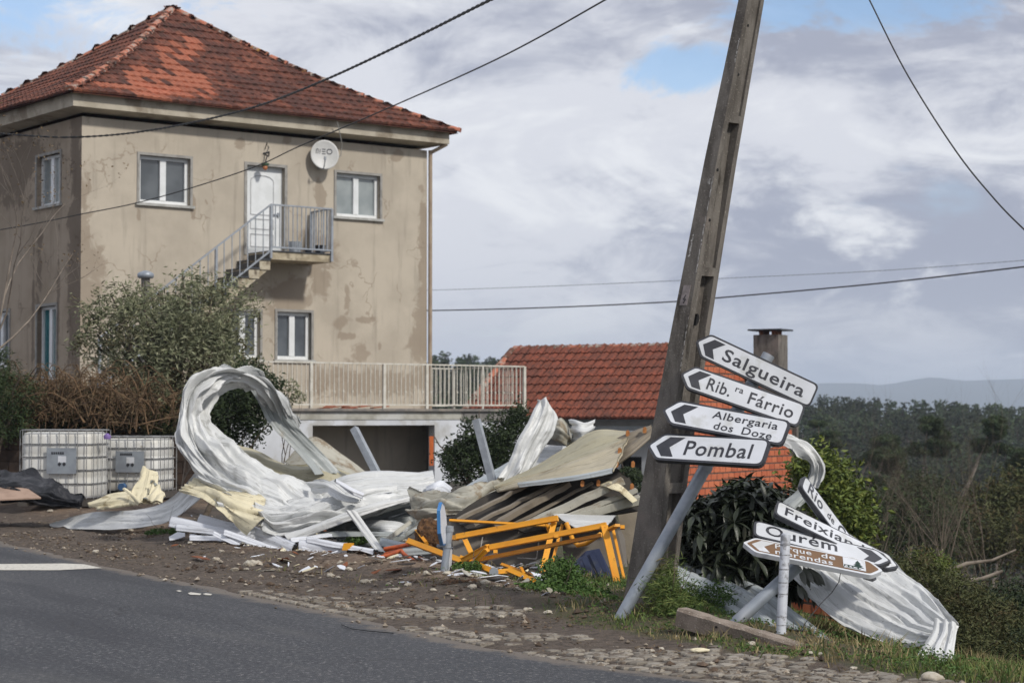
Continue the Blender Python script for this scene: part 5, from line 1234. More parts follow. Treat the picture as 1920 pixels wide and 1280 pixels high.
# foam fragments near the tanks
for lab, secs in (('flat torn cream foam board lying left of the loop', [(165, 940, 172, 952, 27.6, 27.4), (200, 928, 205, 950, 27.6, 27.2), (235, 922, 240, 945, 27.5, 27.1), (262, 925, 262, 942, 27.4, 27.0)]),
                  ('upright jagged cream foam shard in front of the right tank', [(268, 876, 292, 882, 27.6, 27.6), (262, 900, 294, 895, 27.5, 27.5), (250, 922, 290, 925, 27.3, 27.3), (245, 935, 285, 940, 27.2, 27.1)]),
                  ('blocky lump of cream foam leaning right of the jagged shard', [(288, 905, 300, 912, 27.3, 27.3), (280, 922, 306, 925, 27.1, 27.1), (268, 940, 304, 942, 27.0, 26.9)]),
                  ('small pinkish cream foam sliver propped on the flat board', [(232, 918, 238, 916, 27.2, 27.2), (245, 930, 252, 926, 27.1, 27.1), (258, 945, 266, 940, 27.0, 26.9)])):
    sheet('foam_fragment', lab, 'foam', secs, ('foam', 'sheet_grey'), 0, 0, .15, .045, 50, 26, thick=.04, tear=.05)
# --- centre: torn greige sheet and tall crumple
sheet('torn_sheet', 'dirty greige sheet with a ragged torn lower edge above the blue edged sign', SC, [
    (766, 922, 778, 985, 22.6, 22.0), (800, 925, 800, 972, 22.4, 21.9), (840, 930, 850, 965, 22.3, 21.8), (880, 922, 885, 960, 22.2, 21.8), (915, 905, 915, 935, 22.3, 22.0), (942, 902, 945, 915, 22.4, 22.3)], ('greige', 'foam_torn'), 3, .03, .25, .09, 140, 44, tear=.09, freq=1.5)
sheet('cladding_sheet', 'pale blue grey sheet lying behind the two standing tubes', SC, [
    (840, 935, 860, 950, 24.0, 23.4), (880, 905, 900, 935, 24.0, 23.4), (925, 880, 950, 905, 24.0, 23.4), (960, 862, 985, 885, 24.0, 23.4)], ('sheet_blue', 'sheet_grey'), 3, .012, 0, .02, 60, 20)
sheet('crumpled_sheet', 'tall white crumpled sheet standing up in the centre against the tiled roof', SC, [
    (1008, 750, 1032, 754, 23.0, 23.1, .2), (1002, 762, 1047, 778, 23.0, 23.1, .3), (988, 792, 1038, 808, 22.9, 23.0, .25), (968, 830, 1018, 848, 22.8, 22.9, .25), (948, 868, 1000, 885, 22.7, 22.8, .2), (925, 908, 975, 915, 22.6, 22.7, .2)], ('sheet', 'sheet_grey'), 3, .045, .25, .055, 160, 40, freq=1.3, tear=.03)
sheet('curled_sheet', 'brownish curled sheet end behind the tall crumpled sheet', SC, [
    (1035, 785, 1028, 822, 23.6, 23.5), (1052, 782, 1050, 828, 23.5, 23.4), (1064, 795, 1066, 838, 23.6, 23.5), (1072, 812, 1074, 850, 23.8, 23.7)], ('greige', 'sheet_brown'), 2, .02, .4, .05, 60, 26, tear=.04)
sheet('curled_sheet', 'white sheet rolled upright like a paper cup behind the beige panel', SC, [
    (1066, 784, 1078, 838, 23.7, 23.5), (1082, 786, 1088, 838, 23.5, 23.3), (1098, 790, 1098, 834, 23.5, 23.3), (1114, 786, 1110, 826, 23.7, 23.5)], ('sheet', 'sheet_grey'), 3, .03, .2, .02, 60, 26)
sheet('cladding_sheet', 'white sheet leaning behind the tall crumpled sheet towards the porch', SC, [
    (1012, 830, 1000, 880, 23.9, 23.5), (1040, 835, 1045, 870, 23.9, 23.5), (1062, 838, 1062, 855, 23.9, 23.6)], ('sheet', 'sheet_grey'), 2, .03, 0, .02, 40, 20)
# --- big beige panel and its stack
sheet('sandwich_panel', 'olive shaded upper fold of the big beige panel, highest under the tiled roof', 'panel', [
    (924, 912, 930, 915, 21.9, 21.7, 0), (1003, 874, 1008, 888, 22.0, 21.6, 0), (1060, 838, 1075, 862, 22.1, 21.6, 0), (1116, 806, 1130, 842, 22.2, 21.6, 0), (1180, 808, 1176, 822, 22.2, 21.7, 0)], ('foam_torn', 'sheet_brown'), 0, 0, 0, .016, 90, 24, thick=.02)  # fold of the beige panel, its shade put into a darker olive colour
sheet('sandwich_panel', 'large beige sandwich panel with ragged right end fanned over the yellow frames', 'panel', [
    (930, 914, 934, 918, 21.7, 21.6, 0), (1006, 887, 1000, 904, 21.6, 21.2, 0), (1073, 861, 1068, 896, 21.55, 21.0, 0), (1130, 841, 1118, 889, 21.55, 20.95, 0), (1176, 821, 1150, 878, 21.6, 20.95, 0)], ('sheet_beige', 'sheet_brown'), 0, 0, 0, .020, 100, 40, thick=.03, tear=.03)
sheet('metal_strip', 'grey metal edging along the bottom of the large beige panel', 'metal strip', [
    (970, 903, 972, 914, 21.2, 21.15), (1030, 896, 1034, 906, 21.1, 21.05), (1090, 888, 1094, 897, 21.0, 20.95), (1150, 876, 1147, 885, 20.95, 20.9)], ('sheet_blue', 'sheet_grey'), 1, .02, .1, .006, 70, 10, thick=.01)
sheet('sandwich_panel', 'brown underside panel reaching right behind the beige panel to the pole', 'panel', [
    (1130, 835, 1140, 880, 21.9, 21.5, 0), (1175, 812, 1180, 850, 21.9, 21.5, 0), (1222, 797, 1224, 808, 21.9, 21.7, 0)], ('sheet_brown', 'sheet_brown'), 2, .03, 0, .02, 50, 20, thick=.03)
# shaded stack: thin panels whose box ribs stand over a dark sheet painted as gap shade
def ribbed(label, secs, ribs_px, mat, rmat):
    o = sheet('sandwich_panel', label, 'panel', secs, (mat, 'sheet_brown'), 0, 0, 0, .02, 70, 30, thick=.02)
    t_ = o
    for (a, b, w, dp) in ribs_px:
        A, B = at(*a), at(*b); d_ = (B - A).normalized(); up_ = Vector((0, -1, -.2)); s_ = d_.cross(up_).normalized(); u2 = s_.cross(d_); W_ = w * A.y / F; mb = MB()
        n_ = 10; vs = []
        for i_ in range(n_ + 1):
            c_ = A.lerp(B, i_ / n_) + s_ * random.uniform(-.008, .008) + u2 * random.uniform(-.01, .01)
            for p_, q_ in ((-.5, 0), (-.32, 1), (.32, 1), (.5, 0)): vs.append(c_ + s_ * W_ * p_ + u2 * dp * q_)
        mb.add(vs, [(i_ * 4 + j_, i_ * 4 + j_ + 1, (i_ + 1) * 4 + j_ + 1, (i_ + 1) * 4 + j_) for i_ in range(n_) for j_ in range(3)] + [(n_ * 4, n_ * 4 + 1, n_ * 4 + 2, n_ * 4 + 3)])
        mb.build('rib', M[rmat], t_)
M['gap_shade'] = simple('painted_gap_shade', (.045, .038, .03), (.028, .024, .02), 4, .9)
ribbed('dark gap-shade backing sheet at the top of the shaded stack under the large beige panel', [(845, 970, 875, 990, 21.7, 21.4), (920, 925, 960, 975, 21.8, 21.3), (1010, 890, 1060, 945, 21.9, 21.4), (1150, 870, 1195, 915, 22.0, 21.6)],
    [((858, 975, 21.35), (1002, 902, 21.5), 9, .05), ((888, 982, 21.2), (1060, 897, 21.4), 8, .05), ((925, 985, 21.1), (1066, 906, 21.3), 15, .07), ((946, 990, 21.05), (1110, 905, 21.3), 5, .05)], 'gap_shade', 'sheet_brown')
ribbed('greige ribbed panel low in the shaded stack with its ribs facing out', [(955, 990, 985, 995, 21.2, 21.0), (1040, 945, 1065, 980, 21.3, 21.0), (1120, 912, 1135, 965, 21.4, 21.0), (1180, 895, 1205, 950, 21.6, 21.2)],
    [((985, 985, 20.9), (1168, 902, 21.1), 17, .07), ((1025, 982, 20.85), (1192, 918, 21.1), 9, .06), ((1055, 975, 20.9), (1200, 936, 21.1), 22, .05)], 'gap_shade', 'greige')
sheet('torn_sheet', 'cream torn lining curling beside the pole at the right of the stack', 'panel', [
    (1122, 908, 1128, 912, 21.2, 21.0), (1148, 903, 1152, 920, 21.1, 20.9), (1172, 915, 1165, 925, 21.0, 20.9), (1195, 935, 1190, 945, 21.0, 20.9)], ('foam', 'foam_torn'), 0, 0, .3, .05, 60, 20, tear=.05)
sheet('folded_flap', 'pale grey metal flap folded forward over the yellow frames', SC, [
    (1036, 963, 1060, 978, 20.9, 20.5), (1070, 962, 1078, 988, 20.9, 20.3), (1110, 964, 1108, 990, 20.9, 20.3), (1156, 965, 1140, 984, 20.9, 20.4)], ('sheet', 'sheet_grey'), 0, 0, .1, .01, 50, 16)
# screws with orange washers on the panel ends
PLG = ['at the top right corner of the olive fold', 'at the far upper tip beside the leaning pole', 'halfway down the ragged panel end', 'at the lower right corner of the beige panel', 'beside the dark doorway of the outbuilding', 'on the left rib end below the beige panel', 'on the second rib end below the beige panel', 'lowest by the pole above the greige ribs']
for k, (x, y, Y) in enumerate(((1177, 812, 21.9), (1209, 806, 21.8), (1162, 845, 21.4), (1156, 870, 21.2), (1187, 870, 21.3), (1092, 906, 21.1), (1122, 905, 21.1), (1185, 912, 21.2))):
    p = at(x, y, Y - .1); mb = MB(); mb.prism([p + Vector((a * .03, 0, b * .045)) for a, b in ((-.7, -.5), (-.2, -.8), (.6, -.6), (.7, .4), (.2, .8), (-.5, .6))], (.0, .06, .0))
    o = mb.build('foam_plug', simple('orange_foam', (.42, .17, .05), (.3, .12, .04), 30, .9) if k == 0 else bpy.data.materials['orange_foam'], None, 'small orange foam plug ' + PLG[k], 'foam plug', 'orange plugs on the panel ends'); recentre(o)
# standing steel tubes
def boxtube(name, label, a, b, w, mat, cat='tube', hollow=True):
    A, B = at(*a), at(*b); t = thing(name, label, cat, A); d = (B - A).normalized(); s = d.cross(Vector((.3, 1, .1))).normalized(); q = d.cross(s)
    mb = MB(); h = w / 2; th_ = w * .09
    for sg in (-1, 1):
        mb.obox((A + B) / 2 + s * sg * (h - th_ / 2), d * (B - A).length / 2, s * th_ / 2, q * h); mb.obox((A + B) / 2 + q * sg * (h - th_ / 2), d * ((B - A).length / 2 - .001), q * th_ / 2, s * (h - th_))
    mb.build('tube_wall', mat, t); mb = MB(); mb.obox(B - d * .05, d * .004, s * (h - th_), q * (h - th_)); mb.build('inner_shadow_plug', M['hole'], t); return t
boxtube('steel_tube', 'square grey steel tube leaning left across the garage opening', (716, 905, 25.2), (664, 803, 25.6), .085, M['galv_dull'])
boxtube('steel_tube', 'square grey steel tube standing in front of the small dark tree', (925, 908, 22.9), (893, 786, 23.0), .080, M['galv_dull'])
# --- yellow frames
yf = thing('yellow_frame', 'crushed yellow steel frame lying on its side under the collapsed panels', 'frame', ground(1000, 1090))
def yb(a, b, w, d=.05, name='frame_bar', parent=None, m='yellow'):
    A, B = at(*a), at(*b); mb = MB(); dd_ = (B - A).normalized(); up = Vector((0, -1, .25)); s = dd_.cross(up).normalized(); u2 = s.cross(dd_)
    W = w * .86 * A.y / F
    mb.obox((A + B) / 2, dd_ * (B - A).length / 2, s * W / 2, u2 * d / 2)
    mb.obox((A + B) / 2 + s * (W * .5 - .004) + u2 * (d * .5 + .006), dd_ * ((B - A).length / 2 - .002), s * .004, u2 * .006)
    return mb.build(name, M[m], parent or yf)
for a, b, w in (((918, 1026, 19.6), (1137, 984, 19.3), 12), ((893, 1050, 19.7), (1128, 1003, 19.4), 8), ((916, 1024, 19.6), (868, 1050, 19.8), 11), ((914, 1030, 19.5), (890, 1054, 19.6), 9),
                ((1133, 986, 19.3), (1163, 1118, 18.9), 15), ((1149, 990, 19.5), (1170, 1085, 19.3), 6), ((1143, 992, 19.3), (1158, 984, 19.1), 6),
                ((856, 1006, 20.7), (1046, 971, 20.4), 12), ((843, 975, 21.0), (1040, 986, 20.8), 5), ((1040, 974, 20.5), (1016, 1074, 20.1), 12), ((1054, 985, 20.6), (1030, 1074, 20.2), 6), ((1024, 982, 20.6), (1030, 1000, 20.6), 5),
                ((873, 1014, 20.3), (884, 1038, 20.1), 11), ((840, 1008, 20.8), (858, 1008, 20.7), 10), ((895, 1058, 19.6), (936, 1076, 19.4), 12), ((934, 1072, 19.4), (956, 1070, 19.4), 11), ((954, 1068, 19.4), (1004, 1090, 19.2), 11), ((942, 1058, 19.9), (1003, 1080, 19.6), 6), ((978, 1066, 19.6), (984, 1078, 19.5), 6),
                ((766, 1014, 20.6), (868, 1052, 20.0), 12), ((864, 1044, 19.9), (900, 1056, 19.8), 7), ((782, 995, 21.2), (800, 1018, 21.0), 7), ((1070, 1104, 18.9), (1096, 1114, 18.8), 6)):
    yb(a, b, w)
for x, y in ((929, 1034), (1043, 1005), (1167, 988)):
    yb((x - 4, y, 19.35), (x + 4, y, 19.35), 8, name='lug')
mb = MB(); mb.tube([at(1062, 980, 20.3), at(1074, 1012, 20.2), at(1084, 1022, 20.1), at(1100, 1018, 20.0), at(1126, 1001, 19.8)], .024, 6); mb.build('bent_bracket', M['yellow'], yf)
mb = MB(); p = at(926, 1072, 19.3); mb.tube([p + Vector((0, .06, 0)), p + Vector((0, -.06, 0))], .045, 12); mb.build('wheel', M['galv_dull'], yf)
# backing boards behind the frame, and dark ground board
def board(name, label, px, thick, mat, cat='board', dirv=(0, .03, 0)):
    P = [at(*q) for q in px]; mb = MB(); mb.prism(P, dirv); o = mb.build(name, M[mat] if isinstance(mat, str) else mat, None, label, cat); return recentre(o)
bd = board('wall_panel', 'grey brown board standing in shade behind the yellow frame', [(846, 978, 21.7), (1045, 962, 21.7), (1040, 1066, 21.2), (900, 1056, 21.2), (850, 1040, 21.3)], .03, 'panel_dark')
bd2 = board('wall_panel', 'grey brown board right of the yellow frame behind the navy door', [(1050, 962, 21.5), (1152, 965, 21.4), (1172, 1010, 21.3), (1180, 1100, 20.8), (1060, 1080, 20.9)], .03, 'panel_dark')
bd3 = board('wall_panel', 'dull grey panel edge between the pole and the yellow upright', [(1158, 962, 21.9), (1215, 955, 21.9), (1212, 1060, 21.4), (1180, 1065, 21.4)], .03, 'sheet_brown')
mb = MB()
for a, b in (((905, 1006), (900, 1035)), ((974, 990), (972, 1000)), ((1010, 1016), (1006, 1046)), ((970, 1045), (1006, 1047))): mb.bar(at(a[0], a[1], 21.15), at(b[0], b[1], 21.15), .012, .004, (0, 1, 0))
link_ = mb.build('scratch_marks', M['lime'], bd)
# navy ribbed door
P = [at(1071, 1060, 19.9), at(1098, 1033, 20.0), at(1124, 1028, 20.0), at(1166, 1116, 19.3), at(1160, 1128, 19.2), at(1076, 1090, 19.5)]
nd = thing('door_panel', 'navy blue ribbed metal door panel dropped inside the yellow frame', 'door', P[0])
mb = MB(); mb.prism(P, (0, .04, 0)); mb.build('panel', M['navy'], nd)
for s in (.18, .45, .72):
    a = P[1].lerp(P[2], s) if s > .9 else (P[0].lerp(P[2], s)); b = P[5].lerp(P[3], s + .1); mb = MB(); mb.bar(P[0].lerp(P[2], s) + Vector((0, -.02, 0)), P[5].lerp(P[4], .15 + s) + Vector((0, -.02, 0)), .05, .03, (0, -1, 0)); mb.build('rib', M['navy'], nd)
# rusty edged white plate with print
P = [at(1098, 1110, 18.6), at(1163, 1128, 18.4), at(1160, 1146, 18.3), at(1112, 1138, 18.4)]
wpz = thing('metal_plate', 'white metal plate with rusty edges and faint lettering at the foot of the pole', 'plate', P[0])
mb = MB(); mb.prism(P, (0, .02, 0)); mb.build('sheet', simple('rusty_white', (.55, .52, .47), (.48, .38, .30), 8, .6, c3=(.30, .09, .03), s3=7), wpz)
for a, b in ((0, 1), (2, 3)):
    mb = MB(); mb.bar(P[a] - Vector((0, .008, 0)), P[b] - Vector((0, .008, 0)), .022, .012, (0, 1, 0)); mb.build('rusty_rim', M['rust'], wpz)
v_, f_ = text_geo('foto', .07, .01); o_ = P[0].lerp(P[1], .32) + Vector((0, -.012, -.055)); ud = (P[1] - P[0]).normalized(); vd = Vector((0, -.0, 1))
mb = MB(); mb.add([o_ + ud * q[0] + vd * q[1] for q in v_], f_); mb.build('lettering', M['sign_black'], wpz)
# green and orange pipes
for nm, lab, pts, r_, m_ in (('plastic_pipe', 'green plastic pipe lying in the grass below the yellow frame', [(935, 1116, 17.9), (970, 1121, 17.7), (1010, 1127, 17.5)], .026, 'green_pipe'),
                         ('plastic_pipe', 'green pipe end beside the foot of the leaning post', [(1130, 1140, 16.9), (1165, 1146, 16.6)], .03, 'green_pipe'),
                         ('conduit', 'orange corrugated conduit pointing right beside the leaning plank', [(721, 1029, 22.2), (750, 1024, 22.1), (778, 1018, 22.0)], .022, 'orange_pipe'),
                         ('conduit', 'orange conduit reaching furthest left of the three by the plank', [(707, 1046, 22.0), (730, 1040, 22.0), (752, 1032, 22.0)], .02, 'orange_pipe'),
                         ('conduit', 'orange conduit middle of the three, bent back on itself', [(722, 1038, 22.2), (752, 1031, 22.0), (757, 1038, 21.9), (775, 1050, 21.7), (800, 1062, 21.4)], .018, 'orange_pipe'),
                         ('conduit', 'rusty orange pipe lying low beneath the dark mat by the short post', [(750, 1048, 21.5), (800, 1055, 21.3), (820, 1060, 21.2)], .02, 'rust')):
    mb = MB(); P = [at(*q) for q in pts]; mb.tube(P, r_, 8)
    if nm == 'conduit' and m_ == 'orange_pipe':
        for i in range(len(P) - 1):
            for k in range(14): q = P[i].lerp(P[i + 1], k / 14); mb.tube([q, q + (P[i + 1] - P[i]).normalized() * .01], r_ * 1.1, 8)
    o = mb.build(nm, M[m_], None, lab, 'pipe'); recentre(o)
P = [at(641, 1031, 22.6), at(658, 1031, 22.6), at(660, 1018, 22.6), at(644, 1018, 22.6)]
mb = MB(); mb.prism(P, (.02, .06, 0)); o = mb.build('reflector_block', M['yellow'], None, 'small orange yellow block lying by the thin white rail', 'block'); recentre(o)
# shaggy root ball and dark scraps
def lump(name, label, cat, c, r, mat, amp=.25, fr_=2.2, squash=(1, 1, 1), n=28, spikes=0, group=None):
    SEED[0] += 1; sd = SEED[0]; th_ = np.linspace(0, math.pi, n)[:, None]; ph_ = np.linspace(0, 2 * math.pi, 2 * n, endpoint=False)[None, :]
    X = np.sin(th_) * np.cos(ph_); Y_ = np.sin(th_) * np.sin(ph_); Z_ = np.cos(th_) + 0 * ph_
    rr_ = 1 + amp * (fbm(X * fr_ + sd, Y_ * fr_, Z_ * fr_ + sd, 4) - .5) * 2
    V = np.stack([X * rr_ * squash[0] * r + c[0], Y_ * rr_ * squash[1] * r + c[1], Z_ * rr_ * squash[2] * r + c[2]], -1)
    idx = np.arange(n * 2 * n).reshape(n, 2 * n); i2 = np.roll(idx, -1, 1)
    q = np.stack([idx[:-1], idx[1:], i2[1:], i2[:-1]], -1).reshape(-1, 4)
    o = np_mesh(name, V.reshape(-1, 3), q, M[mat] if isinstance(mat, str) else mat, None, n > 14, label=label, cat=cat, group=group); return recentre(o)
t = NT('fibrous_brown'); c = t.mix(t.ss(t.noise(25, 6, .7), .35, .65), (.22, .11, .045), (.06, .03, .015)); c = t.mix(t.ss(t.noise(50, 4, .7, st=(1, 1, 3)), .60, .68), c, (.36, .24, .13)); t.bump(t.noise(40, 6, .8), 1, .04); M['fibre'] = t.done(c, .95)
lump('root_ball', 'brown fibrous ball wedged behind the blue edged sign', 'root ball', at(805, 1002, 21.2), .16, 'fibre', .25, 3, (.95, .9, 1.05), 40)
lump('rubber_scrap', 'dark rumpled scrap of matting left of the short bent post', 'scrap', ground(790, 1062, .03), .19, simple('dark_brown_scrap', (.05, .028, .022), (.10, .045, .03), 9, .8), .5, 3, (1.1, .6, .28), 30)
lump('earth_clod', 'brown rooty clod of earth right of the short bent post', 'clod', ground(872, 1105, .05), .22, 'fibre', .5, 4, (1.2, .8, .40), 34)
lump('boulder', 'small mossy grey boulder on the verge below the white strips', 'rock', ground(474, 1060, .02), .085, 'stone', .4, 2, (1.3, .8, .7), 14)
lump('broken_slab', 'flat reddish slab of broken concrete beside the mossy boulder', 'rock', ground(500, 1060, .0), .26, simple('reddish_concrete', (.20, .13, .10), (.12, .085, .065), 12, .95, bump=.5), .3, 2, (1.3, .8, .18), 16)
lump('rock', 'pointed pale rock standing alone on the dark yard', 'rock', ground(638, 1062, .03), .05, 'stone', .4, 2, (1, .7, 1.2), 10)
# concrete kerb knocked askew
ka, kb = at(1280, 1150, 14.75), at(1560, 1232, 14.15); ka.z = hz(ka.x, ka.y) + .16; 
A_, B_ = at(1277, 1154, 14.55), at(1580, 1246, 13.75); d = (B_ - A_).normalized()
kerb = thing('concrete_kerb', 'length of mottled concrete kerb heaved out of the verge below the fallen signs', 'kerb', A_)
mb = MB(); s = d.cross(Z).normalized(); n_ = s.cross(d).normalized(); r1 = Vector((0, 0, 0))
sec = [(-.075, -.065), (.065, -.07), (.075, .045), (.055, .062), (-.06, .058), (-.075, .045)]
st_ = 14; vs = []
for i in range(st_ + 1):
    c_ = A_ + (B_ - A_) * (i / st_)
    for (a, b) in sec: vs.append(c_ + s * (a + random.uniform(-.004, .004)) + n_ * (b + random.uniform(-.004, .004)))
k6 = len(sec); fs = [(i * k6 + j, i * k6 + (j + 1) % k6, (i + 1) * k6 + (j + 1) % k6, (i + 1) * k6 + j) for i in range(st_) for j in range(k6)] + [tuple(range(k6))[::-1], tuple(range(st_ * k6, st_ * k6 + k6))]
mb.add(vs, fs); mb.build('kerb_stone', M['kerb'], kerb)
for f_, up in ((.26, .015), (.31, -.01)):
    c_ = A_.lerp(B_, f_); mb = MB(); q = c_ - s * .0 ; side = s if s.y < 0 else -s; mb.tube([q + side * .05 + n_ * up, q + side * .078 + n_ * up], .009, 8); mb.build('pit', M['hole'], kerb)
# --- right: white sheet arched over and draped down the bank
sheet('twisted_strip', 'white sheet strip arching behind the signs and down to the steep fallen sign', SC, [
    (1432, 818, 1430, 836, 16.4, 16.3), (1470, 813, 1466, 830, 16.4, 16.25), (1500, 820, 1490, 842, 16.4, 16.2), (1526, 836, 1506, 856, 16.35, 16.2), (1545, 866, 1520, 874, 16.3, 16.3), (1546, 892, 1516, 890, 16.3, 16.4), (1534, 915, 1510, 908, 16.3, 16.4)],
    ('sheet', 'sheet_grey'), 2, .012, .05, .045, 180, 40, freq=2.6, tear=.02)
sheet('twisted_strip', 'grey inner face of the arched strip turning down behind the steep sign', SC, [
    (1508, 850, 1522, 858, 16.45, 16.4), (1519, 872, 1532, 870, 16.45, 16.4), (1516, 895, 1530, 900, 16.4, 16.4), (1505, 915, 1522, 925, 16.4, 16.35), (1480, 938, 1500, 950, 16.3, 16.3)], ('sheet_grey', 'sheet_grey'), 1, .01, .05, .02, 90, 20, freq=3)
sheet('twisted_strip', 'grey white strip end between the steep sign and the Freixianda sign', SC, [
    (1524, 912, 1505, 905, 16.2, 16.2), (1508, 936, 1490, 922, 16.1, 16.2), (1490, 958, 1465, 940, 16.0, 16.1), (1500, 985, 1468, 962, 15.9, 16.0)], ('sheet_grey', 'sheet'), 1, .03, .3, .03, 60, 20)
sheet('draped_sheet', 'big white ribbed sheet draped down the grassy bank at the right', SC, [
    (1560, 985, 1465, 1050, 16.9, 16.2, .0), (1615, 1015, 1492, 1078, 16.7, 16.0, .03), (1664, 1050, 1530, 1126, 16.5, 15.7, .06), (1704, 1080, 1580, 1168, 16.2, 15.3, .08), (1740, 1108, 1645, 1194, 15.8, 15.0, .1), (1770, 1138, 1700, 1206, 15.3, 14.8, .1), (1796, 1168, 1745, 1202, 14.9, 14.7, .05)],
    ('sheet', 'sheet_grey'), 6, .034, .05, .045, 240, 110, freq=1.1)
sheet('draped_sheet', 'white sheet tail folded straight down from the end of the draped sheet', SC, [
    (1752, 1160, 1796, 1168, 14.75, 14.6, .1), (1748, 1185, 1794, 1185, 14.65, 14.55, .2), (1728, 1214, 1790, 1216, 14.45, 14.35, .2), (1700, 1254, 1786, 1260, 14.1, 14.05, .15)], ('sheet', 'sheet_grey'), 3, .03, .2, .02, 70, 40)
sheet('cladding_sheet', 'grey ribbed sheet sloping to the ground beneath the dark loquat bush', SC, [
    (1262, 1040, 1255, 1078, 17.0, 16.2, 0), (1345, 1062, 1322, 1122, 16.8, 15.9, 0), (1436, 1108, 1396, 1172, 16.3, 15.4, 0), (1506, 1160, 1456, 1218, 15.6, 14.9, 0), (1568, 1212, 1520, 1240, 14.9, 14.5, 0)], ('sheet_blue', 'sheet_grey'), 4, .055, 0, .010, 120, 70)
# thin wire looping off the brown sign
mb = MB(); mb.tube([at(*q) for q in ((1577, 1068, 14.7), (1573, 1090, 14.7), (1560, 1110, 14.7), (1540, 1130, 14.65), (1515, 1160, 14.5), (1502, 1180, 14.4), (1498, 1205, 14.2), (1498, 1222, 14.1))], .0035, 5); o = mb.build('loose_wire', M['cable'], None, 'thin black wire dangling from the brown sign to the grass', 'wire'); recentre(o)

# ================================================================== TANKS, TARP, LEFT WALL
t = NT('milky_plastic'); c = t.mix(t.ss(t.noise(1.8, 4), .4, .65), (.74, .735, .70), (.62, .605, .55)); c = t.mix(t.ss(t.noise(6, 6, .7), .60, .72), c, (.40, .36, .27)); M['milky'] = t.done(c, .45)
def ibc(label, x0, x1, xc, ytop, ybot, Y, yaw):
    c = at((x0 + x1) / 2, ybot, Y); zt = at((x0 + x1) / 2, ytop, Y).z; c.z = hz(c.x, c.y); H = zt - c.z
    W_ = 1.18; D_ = 1.0; t = thing('liquid_tank', label, 'tank', c)
    ca, sa = math.cos(yaw), math.sin(yaw); U = Vector((ca, sa, 0)); Vv = Vector((-sa, ca, 0)); hw = W_ / 2; hd = D_ / 2
    # bottle with rounded corners
    ring = rounded([(-hw + .03, -hd + .03), (hw - .03, -hd + .03), (hw - .03, hd - .03), (-hw + .03, hd - .03)], [.14] * 4, 6); n = len(ring)
    mb = MB(); v = []; lv = [(.13, .96), (.17, 1), (H * .36, 1), (H * .38, .985), (H * .40, 1), (H * .66, 1), (H * .68, .985), (H * .70, 1), (H - .10, 1), (H - .05, .97), (H - .03, .90)]
    for z_, k_ in lv: v += [c + U * p[0] * k_ + Vv * p[1] * k_ + Z * z_ for p in ring]
    f = [(j * n + i, j * n + (i + 1) % n, (j + 1) * n + (i + 1) % n, (j + 1) * n + i) for j in range(len(lv) - 1) for i in range(n)] + [tuple(range(n))[::-1], tuple(range((len(lv) - 1) * n, len(lv) * n))]
    mb.add(v, f, 0, True); mb.build('bottle', M['milky'], t)
    def cage(z_, name='cage_rail', r_=.009):
        mb = MB(); pts = [c + U * p[0] * 1.03 + Vv * p[1] * 1.03 + Z * z_ for p in ring]; mb.tube(pts + [pts[0]], r_, 6, caps=False); mb.build(name, M['cage'], t)
    for z_ in (.14, H * .30, H * .48, H * .65, H * .82, H): cage(z_, r_=.014 if z_ > H * .9 else .010)
    for k in range(8):
        s = -hw + (k + .5) * W_ / 8; mb = MB(); p = c + U * s - Vv * (hd + .006); mb.tube([p + Z * .12, p + Z * H], .008, 6); mb.build('cage_bar', M['cage'], t)
    for sg in (-1, 1):
        for k in range(5):
            s = -hd + (k + .5) * D_ / 5; mb = MB(); p = c + Vv * s + U * sg * (hw + .006); mb.tube([p + Z * .12, p + Z * H], .008, 6); mb.build('cage_bar', M['cage'], t)
    mb = MB()
    for sg in (-1, 0, 1): mb.obox(c + U * sg * (hw - .07) + Z * .06, U * .07, Vv * hd, Z * .055)
    mb.build('pallet', simple('dark_pallet', (.08, .07, .06)), t)
    mb = MB(); q = c + U * (.12) - Vv * (hd + .022) + Z * H * .60; mb.obox(q, U * .24, Vv * .004, Z * H * .17); lp_ = mb.build('label_plate', simple('zinc_plate', (.27, .30, .33), (.22, .24, .27), 5, .5) if 'zinc_plate' not in bpy.data.materials else bpy.data.materials['zinc_plate'], t)
    mb = MB()
    for k in range(2): mb.prism([q - Vv * .007 + U * (-.03 + k * .075) + U * a * .03 + Z * (b * .035 - .05) for a, b in ((0, -1), (1, 0), (0, 1), (-1, 0))], -Vv * .002)
    for k in range(6): mb.obox(q - Vv * .006 + U * (-.15 + k * .035) + Z * .12, U * .012, Vv * .002, Z * .018)
    mb.build('print', M['black'], lp_); mb = MB(); mb.obox(q - Vv * .006 + U * .01 + Z * .025, U * .065, Vv * .002, Z * .05); mb.build('sticker', M['sign_white'], lp_)
    mb = MB(); q = c - Vv * (hd + .02) + Z * .20; mb.tube([q + Vv * .1, q - Vv * .07], .06, 10); mb.build('valve', simple('valve_blue', (.06, .14, .3)) if 'valve_blue' not in bpy.data.materials else bpy.data.materials['valve_blue'], t)
    return t
ibc('milky white caged liquid tank, the larger left one beside the black tarp', 40, 205, 0, 806, 925, 31.5, R(-7))
ibc('milky white caged liquid tank, the right one behind the cream foam shards', 205, 296, 0, 818, 918, 32.8, R(-9))
mb = MB(); p = at(201, 817, 31.2); mb.tube([p + Z * -.05, p, p + Z * .04], [.05, .06, .02], 10); o = mb.build('purple_cap', simple('purple_plastic', (.22, .14, .40)), None, 'small purple cap on the top corner between the two tanks', 'cap'); recentre(o)
MT_ = simple('black_tarp', (.014, .015, .018), (.03, .03, .035), 4, .5, c3=(.05, .05, .055), s3=9)
M['tarp'] = MT_
